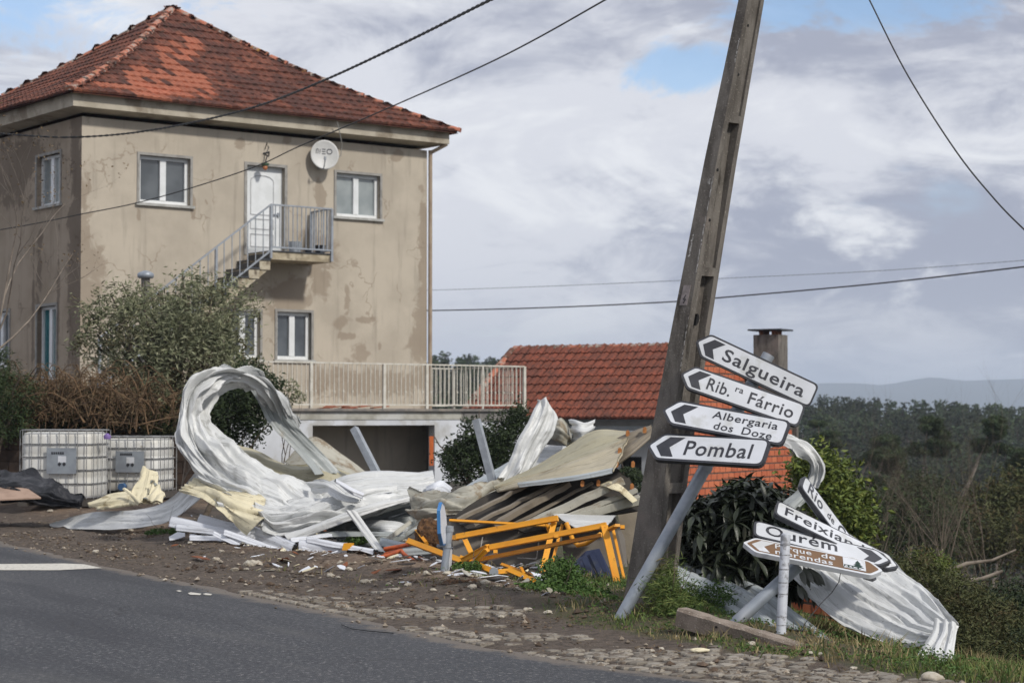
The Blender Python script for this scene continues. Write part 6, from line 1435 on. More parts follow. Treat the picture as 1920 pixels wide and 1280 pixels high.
sheet('tarpaulin', 'black tarpaulin crumpled on the ground at the far left by the tanks', 'tarpaulin', [
    (-60, 905, -60, 935, 29.5, 28.6), (0, 892, 0, 940, 29.4, 28.3), (50, 886, 40, 945, 29.2, 28.1), (100, 905, 90, 948, 28.8, 28.0), (155, 940, 150, 950, 28.2, 27.9)], ('tarp', 'tarp'), 0, 0, .3, .16, 100, 50, freq=1.6)
board('pale_board', 'pinkish plywood board half under the black tarpaulin at the left edge', [(-60, 912, 28.3), (50, 914, 28.2), (77, 932, 27.9), (-60, 938, 27.8)], .02, simple('pinkish_ply', (.36, .25, .19), (.28, .19, .14), 4, .8), dirv=(0, 0, -.02))
lwl = thing('garden_wall', 'dark brown blockwork garden wall at the far left behind the tanks', 'wall', at(-60, 900, 33.5))
MBW = simple('dark_brown_block', (.055, .035, .024), (.03, .02, .015), 3, .9)
for r_ in range(6):
    for k in range(11):
        mb = MB(); c_ = at(-120, 800, 33.7); c_.z = hz(-9, 33) + .1 + r_ * .2; c_.x += k * .42 + (r_ % 2) * .2; mb.obox(c_, (.205, 0, 0), (0, .08, 0), (0, 0, .095)); mb.build('block', MBW, lwl)
mb = MB(); c_ = at(100, 850, 33.8); mb.box((c_.x - 3.2, 33.82, -.2), (at(372, 850, 33.8).x, 33.9, 1.38)); mb.build('backing', MBW, lwl)
# metal cap on a pipe above the olive
p = at(273, 517, 38.5); fl = thing('vent_pipe', 'short vent pipe with a round metal cap poking above the olive tree', 'vent pipe', p - Z * .6)
mb = MB(); mb.tube([p - Z * 3.2, p - Z * .02], .085, 12); mb.build('pipe', simple('grey_pipe', (.17, .155, .14)), fl)
mb = MB(); mb.tube([p - Z * .05, p - Z * .03, p + Z * .04, p + Z * .07, p + Z * .10], [.13, .16, .16, .12, .04], 16); mb.build('cap', M['galv'], fl)
mb = MB(); p = at(809, 845, 47.5); mb.obox(p, (.05, 0, 0), (0, .05, 0), (0, 0, .35)); o = mb.build('orange_barrier', simple('orange_plastic', (.6, .14, .03)), None, 'orange object glimpsed through the gap at the garage corner', 'barrier'); recentre(o)

mb = MB(); rr_ = random.Random(44)
for k in range(420):
    x = rr_.uniform(320, 1040); y = rr_.gauss(1010 + (x - 340) * .11, 22); g_ = ground(x, y, 0); g_.z = hz(g_.x, g_.y) + rr_.uniform(.0, .05)
    a = rr_.uniform(0, math.pi); s = rr_.uniform(.02, .11) * (1 if rr_.random() < .8 else 1.8); b_ = s * rr_.uniform(.15, .6); U_ = Vector((math.cos(a), math.sin(a), rr_.uniform(-.5, .5))).normalized(); V_ = U_.cross(Vector((rr_.uniform(-.4, .4), rr_.uniform(-.4, .4), 1))).normalized(); N_ = U_.cross(V_)
    poly = [g_ + U_ * s * p + V_ * b_ * q for p, q in ((-1, -rr_.random()), (-.2, -1), (1, -rr_.random()), (.8, rr_.random()), (0, 1), (-.7, .8 * rr_.random()))]
    mb.prism(poly, N_ * .006, rr_.choice((0, 0, 0, 1, 2, 3, 3, 4)))
mb.build('debris_fragments', [M['sheet_bright'], M['foam'], M['greige'], M['twig_dark'], M['rust']], None, 'small torn scraps of metal foam and wood around the foot of the wreckage', 'debris', None, 'stuff')
# ================================================================== VEGETATION
def leaves(cent, nrm_bias, L_, Wd, n_j=.35, droop=0.0, seed=0, bend=True):
    """(n,3) centres -> folded leaf shaped pieces (two quads each sharing the midrib)"""
    rg = np.random.default_rng(seed); n = len(cent)
    d = rg.normal(size=(n, 3)); d[:, 2] = d[:, 2] * .6 - droop; d += nrm_bias; d /= np.linalg.norm(d, axis=1, keepdims=True) + 1e-9
    s = np.cross(d, rg.normal(size=(n, 3))); s /= np.linalg.norm(s, axis=1, keepdims=True) + 1e-9
    u = np.cross(s, d)
    l = (L_ * rg.uniform(.6, 1.25, n))[:, None]; w = (Wd * rg.uniform(.7, 1.2, n))[:, None]
    a = cent - d * l / 2; b = cent + d * l / 2 - u * l * .12
    m1 = cent - d * l * .05 + s * w / 2 + u * w * .18; m2 = cent - d * l * .05 - s * w / 2 + u * w * .18
    V = np.stack([a, m1, b, m2], 1).reshape(-1, 3)
    i = np.arange(n)[:, None] * 4; Fq = i + np.array([[0, 1, 2, 3]])
    return V, Fq
def cloud(blobs, n, rg, shell=.55):
    """points inside a set of ellipsoids (cx,cy,cz,rx,ry,rz), biased to the outside"""
    B = np.array(blobs, float); vol = (B[:, 3] * B[:, 4] * B[:, 5]) ** .75; k = rg.choice(len(B), n, p=vol / vol.sum())
    d = rg.normal(size=(n, 3)); d /= np.linalg.norm(d, axis=1, keepdims=True)
    r_ = rg.random(n) ** (1 - shell * .8) ** 1
    r_ = (shell + (1 - shell) * rg.random(n)) * (rg.random(n) < .72) + rg.random(n) ** .5 * .9
    r_ = np.clip(r_, 0, 1.06)
    return B[k, :3] + d * B[k, 3:6] * r_[:, None], d
def leaf_obj(name, parent, P, mat, L_, Wd, bias=None, droop=0., seed=0, kind='stuff', **k):
    V, Fq = leaves(P, 0 if bias is None else bias, L_, Wd, droop=droop, seed=seed)
    return np_mesh(name, V, Fq, M[mat], parent, False, kind=kind, **k)
def limbs(root, base, tips, r0, mat, seed=0, name='branch', wig=.12):
    rr_ = random.Random(seed)
    for tp in tips:
        a, b = Vector(base), Vector(tp); pts = []
        for k in range(6):
            s = k / 5; q = a.lerp(b, s); q += Vector((rr_.uniform(-1, 1), rr_.uniform(-1, 1), rr_.uniform(-.6, .6))) * wig * (b - a).length * math.sin(math.pi * s) * .5
            pts.append(q)
        mb = MB(); mb.tube(pts, [r0 * (1 - .8 * k / 5) for k in range(6)], 6); mb.build(name, mat, root)
def blobs_px(lst):     # (px, py, rx_px, ry_px, Y, depth)
    out = []
    for (x, y, rx, ry, Y, dp) in lst:
        c = at(x, y, Y); k = Y / F; out.append((c.x, c.y, c.z, rx * k, dp, ry * k))
    return out
def bush(name, label, cat, bl, n, mat, L_, Wd, trunk_px=None, tr=.06, seed=0, droop=0., group=None, tips=7, shell=.55, cluster=0.0):
    rg = np.random.default_rng(seed + 50); B = blobs_px(bl); P, d = cloud(B, n, rg, shell)
    if cluster:       # gather the leaves into sprays
        m_ = max(20, n // 30); C_, dc_ = cloud(B, m_, rg, shell); k = rg.integers(0, m_, n); P = C_[k] + rg.normal(size=(n, 3)) * cluster; d = dc_[k]
    P[:, 2] = np.maximum(P[:, 2], terrain(P[:, 0], P[:, 1]) + .03)
    cx, cy = np.mean([b[0] for b in B]), np.mean([b[1] for b in B])
    if trunk_px: base = at(*trunk_px)
    else: base = Vector((cx, cy, 0))
    base.z = hz(base.x, base.y) - .05
    t = thing(name, label, cat, base, group)
    rr_ = random.Random(seed); tp = [Vector(B[rr_.randrange(len(B))][:3]) + Vector((rr_.uniform(-.3, .3), rr_.uniform(-.2, .2), rr_.uniform(-.1, .4))) for _ in range(tips)]
    fk = base.lerp(Vector((cx, cy, np.mean([b[2] for b in B]))), .35)
    mb = MB(); mb.tube([base, base.lerp(fk, .5) + Vector((.03, 0, 0)), fk], [tr, tr * .85, tr * .7], 8); mb.build('trunk', M['bark'], t)
    limbs(t, fk, tp, tr * .6, M['bark'], seed)
    leaf_obj('crown', t, P, mat, L_, Wd, bias=d * .5, droop=droop, seed=seed)
    return t
# olive tree in front of the house
bush('olive_tree', 'large grey green olive tree in front of the house stair', 'tree', [
    (330, 600, 90, 70, 34.5, .9), (400, 590, 75, 62, 34.5, .9), (270, 640, 70, 75, 34.6, .8), (410, 665, 46, 62, 34.3, .7), (350, 690, 95, 70, 34.2, .9), (230, 590, 50, 50, 34.8, .6), (455, 718, 36, 42, 34.2, .5),
    (295, 572, 34, 30, 34.8, .4), (185, 640, 30, 55, 34.9, .4), (160, 585, 14, 30, 34.9, .2), (260, 720, 60, 55, 34.3, .6), (430, 560, 30, 26, 34.6, .3), (360, 545, 34, 24, 34.8, .3), (205, 560, 16, 16, 34.8, .2), (150, 650, 12, 26, 34.9, .2)], 17000, 'leaf_olive', .12, .030, (345, 930, 34.2), .11, 1, tips=34, cluster=.11, shell=.6)
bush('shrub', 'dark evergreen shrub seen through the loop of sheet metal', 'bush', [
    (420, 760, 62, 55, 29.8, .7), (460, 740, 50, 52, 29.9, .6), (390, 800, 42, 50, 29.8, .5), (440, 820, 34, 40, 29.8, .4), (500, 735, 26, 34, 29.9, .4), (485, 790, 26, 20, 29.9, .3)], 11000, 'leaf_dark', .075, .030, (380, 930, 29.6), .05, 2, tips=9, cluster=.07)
bush('shrub', 'thin sprig of shrub rising beside the terrace railing right of the loop', 'bush', [(545, 730, 16, 20, 31.5, .2), (560, 745, 14, 10, 31.5, .2), (535, 755, 14, 14, 31.5, .2)], 420, 'leaf_olive', .07, .022, (520, 900, 31.3), .015, 3, tips=4)
bush('conifer', 'very dark conifer bush at the left edge in front of the house side', 'bush', [(-10, 720, 50, 50, 33, .6), (20, 745, 45, 40, 33, .5), (0, 790, 60, 30, 33, .5), (-40, 690, 50, 40, 33, .5)], 7000, 'leaf_pine', .10, .018, (-10, 900, 33), .06, 4, tips=5, cluster=.08)
bush('broadleaf_tree', 'small dark tree with silvery leaves between the garage and the tiled outbuilding', 'tree', [
    (930, 830, 45, 45, 30.0, .6), (900, 860, 48, 40, 30.0, .6), (955, 800, 38, 30, 30.2, .5), (860, 870, 32, 28, 29.8, .5), (880, 815, 24, 24, 30, .4), (940, 870, 40, 34, 30, .5), (970, 785, 22, 22, 30, .3), (838, 850, 14, 18, 30, .3)], 8000, 'leaf_dark', .085, .030, (895, 930, 29.6), .05, 5, tips=10, cluster=.07)
for k, (a, b, lab) in enumerate((((862, 905), (848, 852), 'peeled orange brown stem standing left in the small dark tree'), ((900, 880), (893, 905), 'peeled orange stem beside the front steel tube'))):
    pass
bush('shrub', 'little dark shrub in front of the outbuilding doorway beside the pole', 'bush', [(1180, 890, 22, 14, 31, .3), (1195, 905, 18, 16, 31, .3)], 900, 'leaf_dark', .07, .028, (1185, 925, 30.8), .03, 6, tips=4)
# bramble thicket, a mass of arching rusty stems over the tanks
rg = random.Random(12); mb = MB(); lp_ = []
for k in range(620):
    x0 = rg.uniform(-60, 330); y0 = rg.uniform(770, 815); Yb_ = rg.uniform(33.2, 34.4)
    a = at(x0, y0, Yb_); L_ = rg.uniform(.4, 1.5); dx = rg.uniform(-1, 1); hgt = rg.uniform(.2, 1.7) * (1 if x0 < 290 else .5); pts = []
    for i in range(7):
        s = i / 6; pts.append(a + Vector((dx * L_ * s + rg.uniform(-.03, .03), -rg.uniform(0, .12) * s * 3, hgt * 4 * s * (1 - s * .82) * .42 + rg.uniform(-.02, .02))))
    mb.tube(pts, [.012, .012, .011, .010, .008, .006, .004], 4, caps=False)
    for q in pts[2:]: 
        for j in range(3): lp_.append(q + Vector((rg.gauss(0, .07), rg.gauss(0, .07), rg.gauss(0, .06))))
bt = thing('bramble_thicket', 'tangle of rust brown bare bramble stems hanging over the caged tanks', 'bramble', at(120, 860, 33.6))
mb.build('stems', M['twig_rust'], bt, kind='stuff')
leaf_obj('dry_leaves', bt, np.array([tuple(q) for q in lp_]), 'leaf_brown', .085, .014, seed=4)
P, d = cloud(blobs_px([(60, 780, 90, 28, 33.8, .4), (200, 780, 110, 26, 33.9, .4), (300, 790, 50, 30, 33.8, .4), (120, 750, 110, 24, 34.1, .3)]), 6500, np.random.default_rng(9)); leaf_obj('green_leaves', bt, P, 'leaf_scrub', .09, .02, seed=5)
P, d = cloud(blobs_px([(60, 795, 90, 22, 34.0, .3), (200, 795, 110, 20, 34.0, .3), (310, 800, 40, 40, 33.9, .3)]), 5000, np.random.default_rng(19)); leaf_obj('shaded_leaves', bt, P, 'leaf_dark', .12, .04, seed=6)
# recursive bare trees
def bare_tree(name, label, base, H, lean, spread_, mat, seed, levels=4, r0=.03, group=None, cat='tree', twigs=None, nb=4, start=.25):
    rr_ = random.Random(seed); t = thing(name, label, cat, base, group); tr_ = MB(); br = MB(); tips = []
    def grow(p, d, L_, r_, lv, mbx):
        pts = [Vector(p)]; dd_ = Vector(d); rs = [r_]; n = 6
        for i in range(n):
            dd_ = (dd_ + Vector((rr_.uniform(-1, 1), rr_.uniform(-1, 1), rr_.uniform(-.4, .7))) * (.13 if lv == 0 else .22)).normalized(); pts.append(pts[-1] + dd_ * L_ / n); rs.append(r_ * (1 - .75 * (i + 1) / n))
        mbx.tube(pts, rs, 5 if lv < 2 else 3, caps=False)
        if lv >= levels - 1: tips.extend(pts[3:]); return
        for k in range(nb + (1 if lv == 0 else 0)):
            s = rr_.uniform(start, 1); i = min(n - 1, int(s * n)); q = pts[i].lerp(pts[i + 1], s * n - i)
            ax = Vector((rr_.uniform(-1, 1), rr_.uniform(-.6, .6), rr_.uniform(.1, .9))).normalized(); nd_ = (dd_ * (1 - spread_) + ax * spread_).normalized()
            grow(q, nd_, L_ * rr_.uniform(.35, .62), rs[i] * .6, lv + 1, br)
    grow(base, Vector(lean).normalized(), H, r0, 0, tr_)
    tr_.build('trunk', M[mat], t); br.build('branches', M[mat], t, kind='stuff' if False else None)
    if twigs: 
        P = np.array([tuple(q) for q in tips for _ in range(twigs[1])]) ; P = P + np.random.default_rng(seed).normal(size=P.shape) * twigs[4]
        leaf_obj('foliage', t, P, twigs[0], twigs[2], twigs[3], seed=seed)
    return t
b0 = at(-75, 560, 30); b0.z = hz(b0.x, b0.y)
bare_tree('bare_tree', 'pale leafless tree reaching in from the left edge before the house side', b0, 4.3, (.13, 0, 1), .62, 'twig', 5, 4, .045, nb=4, start=.45, twigs=('leaf_brown', 1, .05, .03, .05))
b0 = at(340, 905, 30.5); b0.z = hz(b0.x, b0.y)
bare_tree('bare_sapling', 'bundle of thin tan stems beside the right tank and the loop', b0, 1.1, (.05, 0, 1), .35, 'twig', 8, 3, .022, nb=5, start=.05, cat='sapling')
# loquat with big drooping leaves: every leaf a mesh
def leaf_big(seed):
    r = random.Random(seed); n = 7; v = []; curl = r.uniform(.1, .45)
    wd = [.02, .55, .92, 1, .82, .45, .0]
    for i in range(n):
        s = i / (n - 1); y_ = s; z_ = -curl * s * s
        for sx in (-1, 0, 1): v.append((sx * wd[i] * .115, y_, z_ + abs(sx) * .05 * wd[i] + r.uniform(-.008, .008)))
    f = []
    for i in range(n - 1):
        for j in range(2): f.append((i * 3 + j, i * 3 + j + 1, (i + 1) * 3 + j + 1, (i + 1) * 3 + j))
    me = bpy.data.meshes.new('leaf'); me.from_pydata(v, [], f); me.materials.append(M['leaf_loquat_obj']); me.polygons.foreach_set('use_smooth', [True] * len(f)); return me
t = NT('loquat_leaf_single'); oi = t.n('ShaderNodeObjectInfo'); 
c = t.mix(t.math('FRACT', t.math('ADD', oi.outputs['Random'], t.pos.outputs['Random Per Island'])), (.018, .024, .015), (.040, .050, .030)); c = t.mix(t.math('MULTIPLY', t.pos.outputs['Backfacing'], .6), c, (.10, .10, .075)); t.bump(t.noise(60, 3), .3, .01)
M['leaf_loquat_obj'] = t.done(c, .38, 0, .4)
lb = [leaf_big(k) for k in range(8)]
base = at(1420, 1178, 16.3); base.z = hz(base.x, base.y) - .03
lq = thing('loquat_bush', 'dark loquat bush with long drooping leaves behind the leaning post', 'bush', base)
BL = blobs_px([(1385, 985, 105, 62, 16.9, .45), (1340, 1060, 70, 62, 16.8, .4), (1430, 1060, 78, 50, 16.8, .4), (1400, 935, 62, 34, 17.0, .35), (1470, 1030, 48, 50, 16.8, .35), (1300, 1010, 40, 56, 16.9, .35), (1450, 950, 40, 30, 17.0, .3), (1500, 1085, 30, 30, 16.6, .2), (1395, 1115, 36, 26, 16.6, .25)])
rg = np.random.default_rng(77); 
ros, dros = cloud(BL, 430, rg, .5); cen = np.array([b[:3] for b in BL]).mean(0); items = []
for q, dq in zip(ros, dros):
    q = Vector(q); out = (Vector(dq) * .7 + (q - Vector(cen)) * .8 + Vector((0, 0, .55))).normalized()
    for k in range(7):
        a = 2 * math.pi * k / 7 + rg.uniform(-.4, .4); s = out.orthogonal().normalized(); s = Matrix.Rotation(a, 3, out) @ s
        d = (s + out * rg.uniform(-.1, .6) + Vector((0, 0, -rg.uniform(-.35, .7)))).normalized(); L_ = rg.uniform(.12, .21)
        sd = d.cross(Vector((0, 0, 1)) + s * .05); sd.normalize(); nr = sd.cross(d); Mx = Matrix.Identity(4)
        for i in range(3): Mx[i][0] = sd[i]; Mx[i][1] = d[i]; Mx[i][2] = nr[i]; Mx[i][3] = q[i]
        items.append((Mx @ Matrix.Diagonal((L_ * 1.15, L_, L_, 1)), q.y))
for (x, y, dx, dy) in ((1500, 1060, 10, 42), (1508, 1062, 20, 36), (1512, 1064, 30, 34), (1495, 1095, 12, 34), (1290, 1120, -6, 38), (1318, 1140, -2, 34)):
    for j in range(2):
        q = at(x + j * 6, y, 15.9); e = at(x + dx + j * 8, y + dy, 15.8); d = (e - q).normalized(); sd = d.cross(Vector((0, 1, .2))).normalized(); nr = sd.cross(d); Mx = Matrix.Identity(4)
        for i in range(3): Mx[i][0] = sd[i]; Mx[i][1] = d[i]; Mx[i][2] = nr[i]; Mx[i][3] = q[i]
        items.append((Mx @ Matrix.Diagonal(((e - q).length * 1.1,) * 3 + (1,)), 0))
items.sort(key=lambda q: q[1]); rs = MB()
for k, (Mx, _) in enumerate(items):
    me = lb[k % 8]
    if k < 300: link(bpy.data.objects.new('leaf', me), lq, Mx)
    else: rs.add([Mx @ v.co for v in me.vertices], [tuple(p.vertices) for p in me.polygons], 0, True)
rs.build('foliage', M['leaf_loquat_obj'], lq, kind='stuff')
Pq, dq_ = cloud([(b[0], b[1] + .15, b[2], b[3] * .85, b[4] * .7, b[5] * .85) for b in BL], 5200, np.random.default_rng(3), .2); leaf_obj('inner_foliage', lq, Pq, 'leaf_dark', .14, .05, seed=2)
for k, (x, y) in enumerate(((1395, 1060), (1410, 1040), (1430, 1020), (1450, 1060), (1370, 1080), (1330, 1060), (1475, 1050))):
    e = at(x, y, 16.8); s0 = base + Vector((-.12 + .05 * k, 0, 0)); mb = MB(); mb.tube([s0, s0.lerp(e, .4) + Vector((.04 * (k % 3 - 1), 0, 0)), s0.lerp(e, .75), e], [.018, .016, .012, .006], 6); mb.build('stem', M['twig_dark'], lq)
# weedy bushes, ivy at the pole foot
bush('weed_bush', 'leafy green weed bush at the right foot of the yellow frame', 'bush', [(1045, 1100, 40, 34, 18.0, .3), (1020, 1120, 40, 26, 17.8, .3), (1062, 1082, 26, 24, 18.2, .3), (1090, 1125, 42, 24, 17.6, .3), (1035, 1075, 12, 20, 18.2, .2), (1115, 1140, 30, 16, 17.2, .25)], 9000, 'leaf_green', .040, .022, (1050, 1140, 17.9), .012, 21, tips=8, cluster=.035)
bush('weed', 'small leafy weed beside the lower end of the yellow frame', 'weed', [(868, 1068, 22, 14, 19.4, .2), (890, 1062, 12, 10, 19.5, .2)], 1400, 'leaf_green', .035, .018, (872, 1088, 19.3), .008, 22, tips=4)
bush('weed', 'low weed growing through the rubble left of the leaning plank', 'weed', [(670, 1012, 20, 8, 23.2, .2), (655, 1018, 16, 6, 23.1, .2)], 700, 'leaf_green', .04, .02, (668, 1024, 23.1), .008, 23, tips=3)
bush('weed', 'weed patch under the pointed grey sheet on the left verge', 'weed', [(300, 1000, 26, 9, 25.6, .2), (330, 1000, 12, 12, 25.2, .2)], 800, 'leaf_green', .045, .018, (305, 1012, 25.4), .008, 24, tips=3)
bush('ivy', 'wispy green creeper and dry stems clinging to the foot of the concrete pole', 'weed', [(1240, 1110, 22, 40, 15.5, .15), (1262, 1140, 24, 26, 15.4, .2), (1250, 1080, 10, 26, 15.6, .1), (1290, 1140, 24, 20, 15.6, .2)], 3600, 'grass', .085, .008, (1250, 1165, 15.4), .01, 25, tips=6, cluster=.06)
bush('weed', 'yellow flowered weed behind the heaved concrete kerb', 'weed', [(1300, 1120, 30, 18, 16.0, .2), (1340, 1125, 26, 20, 15.9, .2), (1270, 1160, 18, 16, 15.4, .2)], 3600, 'leaf_green', .030, .012, (1310, 1150, 15.8), .006, 26, tips=4, cluster=.04)
bush('shrub', 'yellow green broadleaf shrub just right of the brick gable', 'bush', [(1530, 870, 34, 30, 27, .5), (1560, 910, 46, 44, 27, .6), (1580, 960, 44, 40, 26.8, .6), (1510, 900, 22, 34, 27, .4), (1600, 1000, 34, 36, 26.6, .5), (1560, 1010, 40, 40, 26.6, .5)], 5200, 'leaf_yellow', .11, .05, (1560, 1150, 26.8), .04, 31, tips=8, cluster=.10)
bush('shrub', 'dense dark green shrub behind the tail of the draped sheet', 'bush', [(1730, 1110, 70, 50, 24, .7), (1790, 1150, 70, 60, 23.5, .7), (1850, 1190, 70, 60, 23, .7), (1700, 1070, 44, 30, 24.3, .5), (1880, 1240, 60, 50, 22, .6), (1800, 1220, 50, 40, 22.5, .5)], 17000, 'leaf_scrub', .07, .022, (1790, 1290, 23.3), .05, 32, tips=9, cluster=.07)
bush('shrub', 'yellowish topped shrub above the draped sheet', 'bush', [(1740, 1060, 34, 18, 24.6, .4), (1720, 1078, 30, 14, 24.6, .4), (1775, 1075, 22, 14, 24.6, .3)], 2600, 'leaf_yellow', .05, .018, (1740, 1150, 24.6), .02, 33, tips=5, cluster=.05)
bush('shrub', 'dark shrub at the lower right corner of the view', 'bush', [(1920, 1180, 60, 50, 24, .6), (1900, 1130, 50, 36, 24.5, .5), (1950, 1240, 60, 50, 22, .6)], 7000, 'leaf_dark', .07, .025, (1930, 1290, 23), .05, 34, tips=6, cluster=.07)
# bare slender trees on the slope at the right
for k, (x, y, Y, H, ln, lab) in enumerate((
    (1700, 1080, 38, 3.4, -.10, 'slender leafless tree with forked stem above the yellowish shrub'), (1726, 1090, 40, 3.9, .06, 'taller leafless tree just right of the forked one'), (1772, 1080, 42, 3.6, -.04, 'many branched bare tree in the middle of the right slope'),
    (1806, 1090, 37, 3.6, .02, 'straight reddish bare trunk right of the many branched tree'), (1852, 1070, 45, 4.6, .12, 'bare tree leaning right towards the frame edge'), (1890, 1080, 41, 4.0, -.08, 'bare tree leaning left near the right edge'),
    (1915, 1100, 36, 3.6, .05, 'outermost bare tree at the right edge of the view'), (1650, 1020, 46, 3.2, .10, 'short bare tree behind the yellow green shrub'), (1625, 1000, 52, 3.4, -.06, 'faint bare tree left of the pines on the slope'), (1680, 1010, 55, 4.2, .02, 'thin grey bare tree between the pines and the forked tree'))):
    b = at(x, y, Y); b.z = hz(b.x, b.y); H = at(x, 880 + 14 * (k % 4), Y).z - b.z
    bare_tree('bare_tree', lab, b, H * .85, (ln, .02, 1), .42, 'twig_mid', 40 + k, 4, .034, nb=6, start=.35)
for lab, pts in (('longer pale broken branch lying across the shrubs at the right', [(1780, 1070, 27), (1812, 1056, 27), (1860, 1050, 27), (1905, 1030, 27)]), ('shorter pale branch lying below the longer one at the right', [(1790, 1090, 26), (1840, 1085, 26), (1880, 1070, 26)])):
    mb = MB(); mb.tube([at(*q) for q in pts], [.035, .03, .022, .012][:len(pts)], 6); o = mb.build('fallen_branch', M['twig'], None, lab, 'branch'); recentre(o)
# wind bent pines
for k, (x, ytop, tx, Y, lab) in enumerate(((1565, 820, 85, 118, 'wind bent pine whose pale trunk leans right, leftmost of the bent pines'), (1715, 795, 24, 108, 'bushy pine in the centre of the bent group'), (1790, 795, 68, 104, 'tall pine bent right with a layered crown near the right side'), (1885, 850, 36, 96, 'pine at the right edge with a drooping crown'), (1610, 850, 50, 92, 'low pine below the leftmost bent one'), (1525, 800, 10, 122, 'thin dark pine next to the brick gable corner'))):
    b = at(x, 900, Y); b.z = hz(b.x, b.y); tp = at(x + tx, ytop, Y); t_ = thing('pine_tree', lab, 'tree', b, None)
    b2 = b.copy(); b2.x = at(x - tx * 1.5, 900, Y).x
    lo_ = at(x, 890, Y); lo_ = b2.lerp(tp, .6); pts = [b2, b2.lerp(lo_, .5), lo_, lo_.lerp(tp, .5) + Vector((.1, 0, 0)), tp]; mb = MB(); mb.tube(pts, [.10, .09, .08, .065, .03], 6); mb.build('trunk', M['twig'], t_)
    sc = Y / F; bl = []
    for j in range(16): q_ = RNG.uniform(0, 1); bl.append((tp.x + RNG.uniform(-22, 34) * sc * (.4 + q_), Y + RNG.uniform(-1, 1), tp.z + (8 - 62 * q_) * sc, RNG.uniform(8, 20) * sc, .7, RNG.uniform(4, 9) * sc))
    P, d = cloud(bl, 5200, np.random.default_rng(60 + k)); leaf_obj('crown', t_, P, 'leaf_pine', .30, .07, seed=k)
bush('shrub', 'green olive scrub bush in the middle of the right slope below the pines', 'bush', [(1690, 950, 60, 34, 55, 1.2), (1730, 930, 36, 26, 56, 1), (1650, 985, 50, 36, 54, 1), (1750, 985, 50, 36, 54, 1)], 9000, 'leaf_pine', .20, .06, None, .05, 35, tips=6, cluster=.2)
bush('shrub', 'broad green bush at the right edge under the drooping pine', 'bush', [(1860, 960, 70, 40, 58, 1.2), (1910, 930, 50, 40, 58, 1), (1810, 1000, 60, 40, 56, 1), (1900, 1010, 60, 40, 56, 1)], 9500, 'leaf_scrub', .20, .06, None, .05, 36, tips=6, cluster=.2)
# scrub over the whole slope, one uncountable mass
rg = np.random.default_rng(5); n = 15000; Yv = 20 + 150 * rg.random(n) ** 1.5; Xv = (rg.uniform(500, 1030, n) / F) * Yv * rg.uniform(.95, 1.15, n)
ok = ((Xv > .16 * Yv + .5) | (Yv > 46)) & ((Yv > 27) | (Xv > .235 * Yv)); Xv, Yv = Xv[ok], Yv[ok]; Zv = terrain(Xv, Yv)
dens = fbm(Xv * .25, Yv * .12, 3, 3); hgt = (.2 + 2.0 * np.clip(dens - .3, 0, 1)) * np.clip(Yv / 45, .35, 1.7) * rg.uniform(.4, 1.2, len(Xv))
P = []; 
for j in range(14): P.append(np.stack([Xv + rg.normal(size=len(Xv)) * .20 * (1 + Yv / 50), Yv + rg.normal(size=len(Xv)) * .3, Zv + hgt * rg.random(len(Xv)) ** .8], -1))
P = np.concatenate(P); sz = np.tile(np.clip(Yv / 45, .5, 3.0), 14)
V, Fq = leaves(P, 0, .11, .032, seed=3); c = np.repeat(P, 4, 0); V = c + (V - c) * np.repeat(sz, 4)[:, None]
sel = rg.random(len(P)) < .33
for nm, mt, s_ in (('scrub_leaves', 'leaf_scrub', (sel)), ('scrub_twigs', 'leaf_brown', (~sel) & (rg.random(len(P)) < .45)), ('scrub_shade', 'leaf_pine', (~sel))):
    pass
r3 = rg.random(len(P)); grp = np.where(r3 < .45, 0, np.where(r3 < .72, 1, 2))
np_mesh('hillside_scrub', V, Fq, [M['leaf_scrub'], M['leaf_brown'], M['leaf_pine']], None, False, grp, label='low brown and green scrub covering the slope down to the valley', cat='scrub', kind='stuff')
# standing twigs through the scrub
mb = MB(); rr_ = random.Random(9)
for k in range(70):
    Y = 28 + 75 * rr_.random() ** 1.3; x = rr_.uniform(1530, 1990); b = at(x, 1000, Y); b.z = hz(b.x, b.y); H = rr_.uniform(.8, 2.4) * (1 + Y / 110); ln = rr_.gauss(0.06, .2)
    mb.tube([b, b + Vector((ln * H * .4, 0, H * .5)), b + Vector((ln * H + rr_.uniform(-.1, .1), 0, H))], [.022 * (1 + Y / 50), .016 * (1 + Y / 60), .004], 3, caps=False)
mb.build('scrub_stems', M['twig_mid'], None, 'thin bare stems standing up through the scrub on the slope', 'stems', None, 'stuff')
# forest on the far hillside: trunks and ragged crowns
rg = np.random.default_rng(8); n = 3400; Yv = 150 + 265 * rg.random(n) ** .8; ang = rg.uniform(-.09, .30, n); Xv = ang * Yv
Zv = terrain(Xv, Yv); H = rg.uniform(4.2, 8, n) * (.75 + .5 * fbm(Xv / 40, Yv / 40, 2, 3))
Ps = []; k_ = 40
for j in range(k_):
    s = rg.random(n) ** .6; Ps.append(np.stack([Xv + rg.normal(size=n) * H * .105 * (1.35 - s), Yv + rg.normal(size=n) * .8, Zv + H * (.42 + .6 * s)], -1))
P = np.concatenate(Ps); V, Fq = leaves(P, 0, .85, .42, seed=12)
grp = np.tile(np.where(fbm(Xv / 9, Yv / 14, 4, 2) + rg.normal(size=n) * .12 > .52, 1, 0), k_)
w = .05 + .06 * rg.random(n); ln = rg.normal(size=n) * .05; tb = np.stack([Xv, Yv, Zv], -1); tt = tb + np.stack([ln * H, 0 * H, H * .97], -1); o_ = np.stack([w, 0 * w, 0 * w], -1)
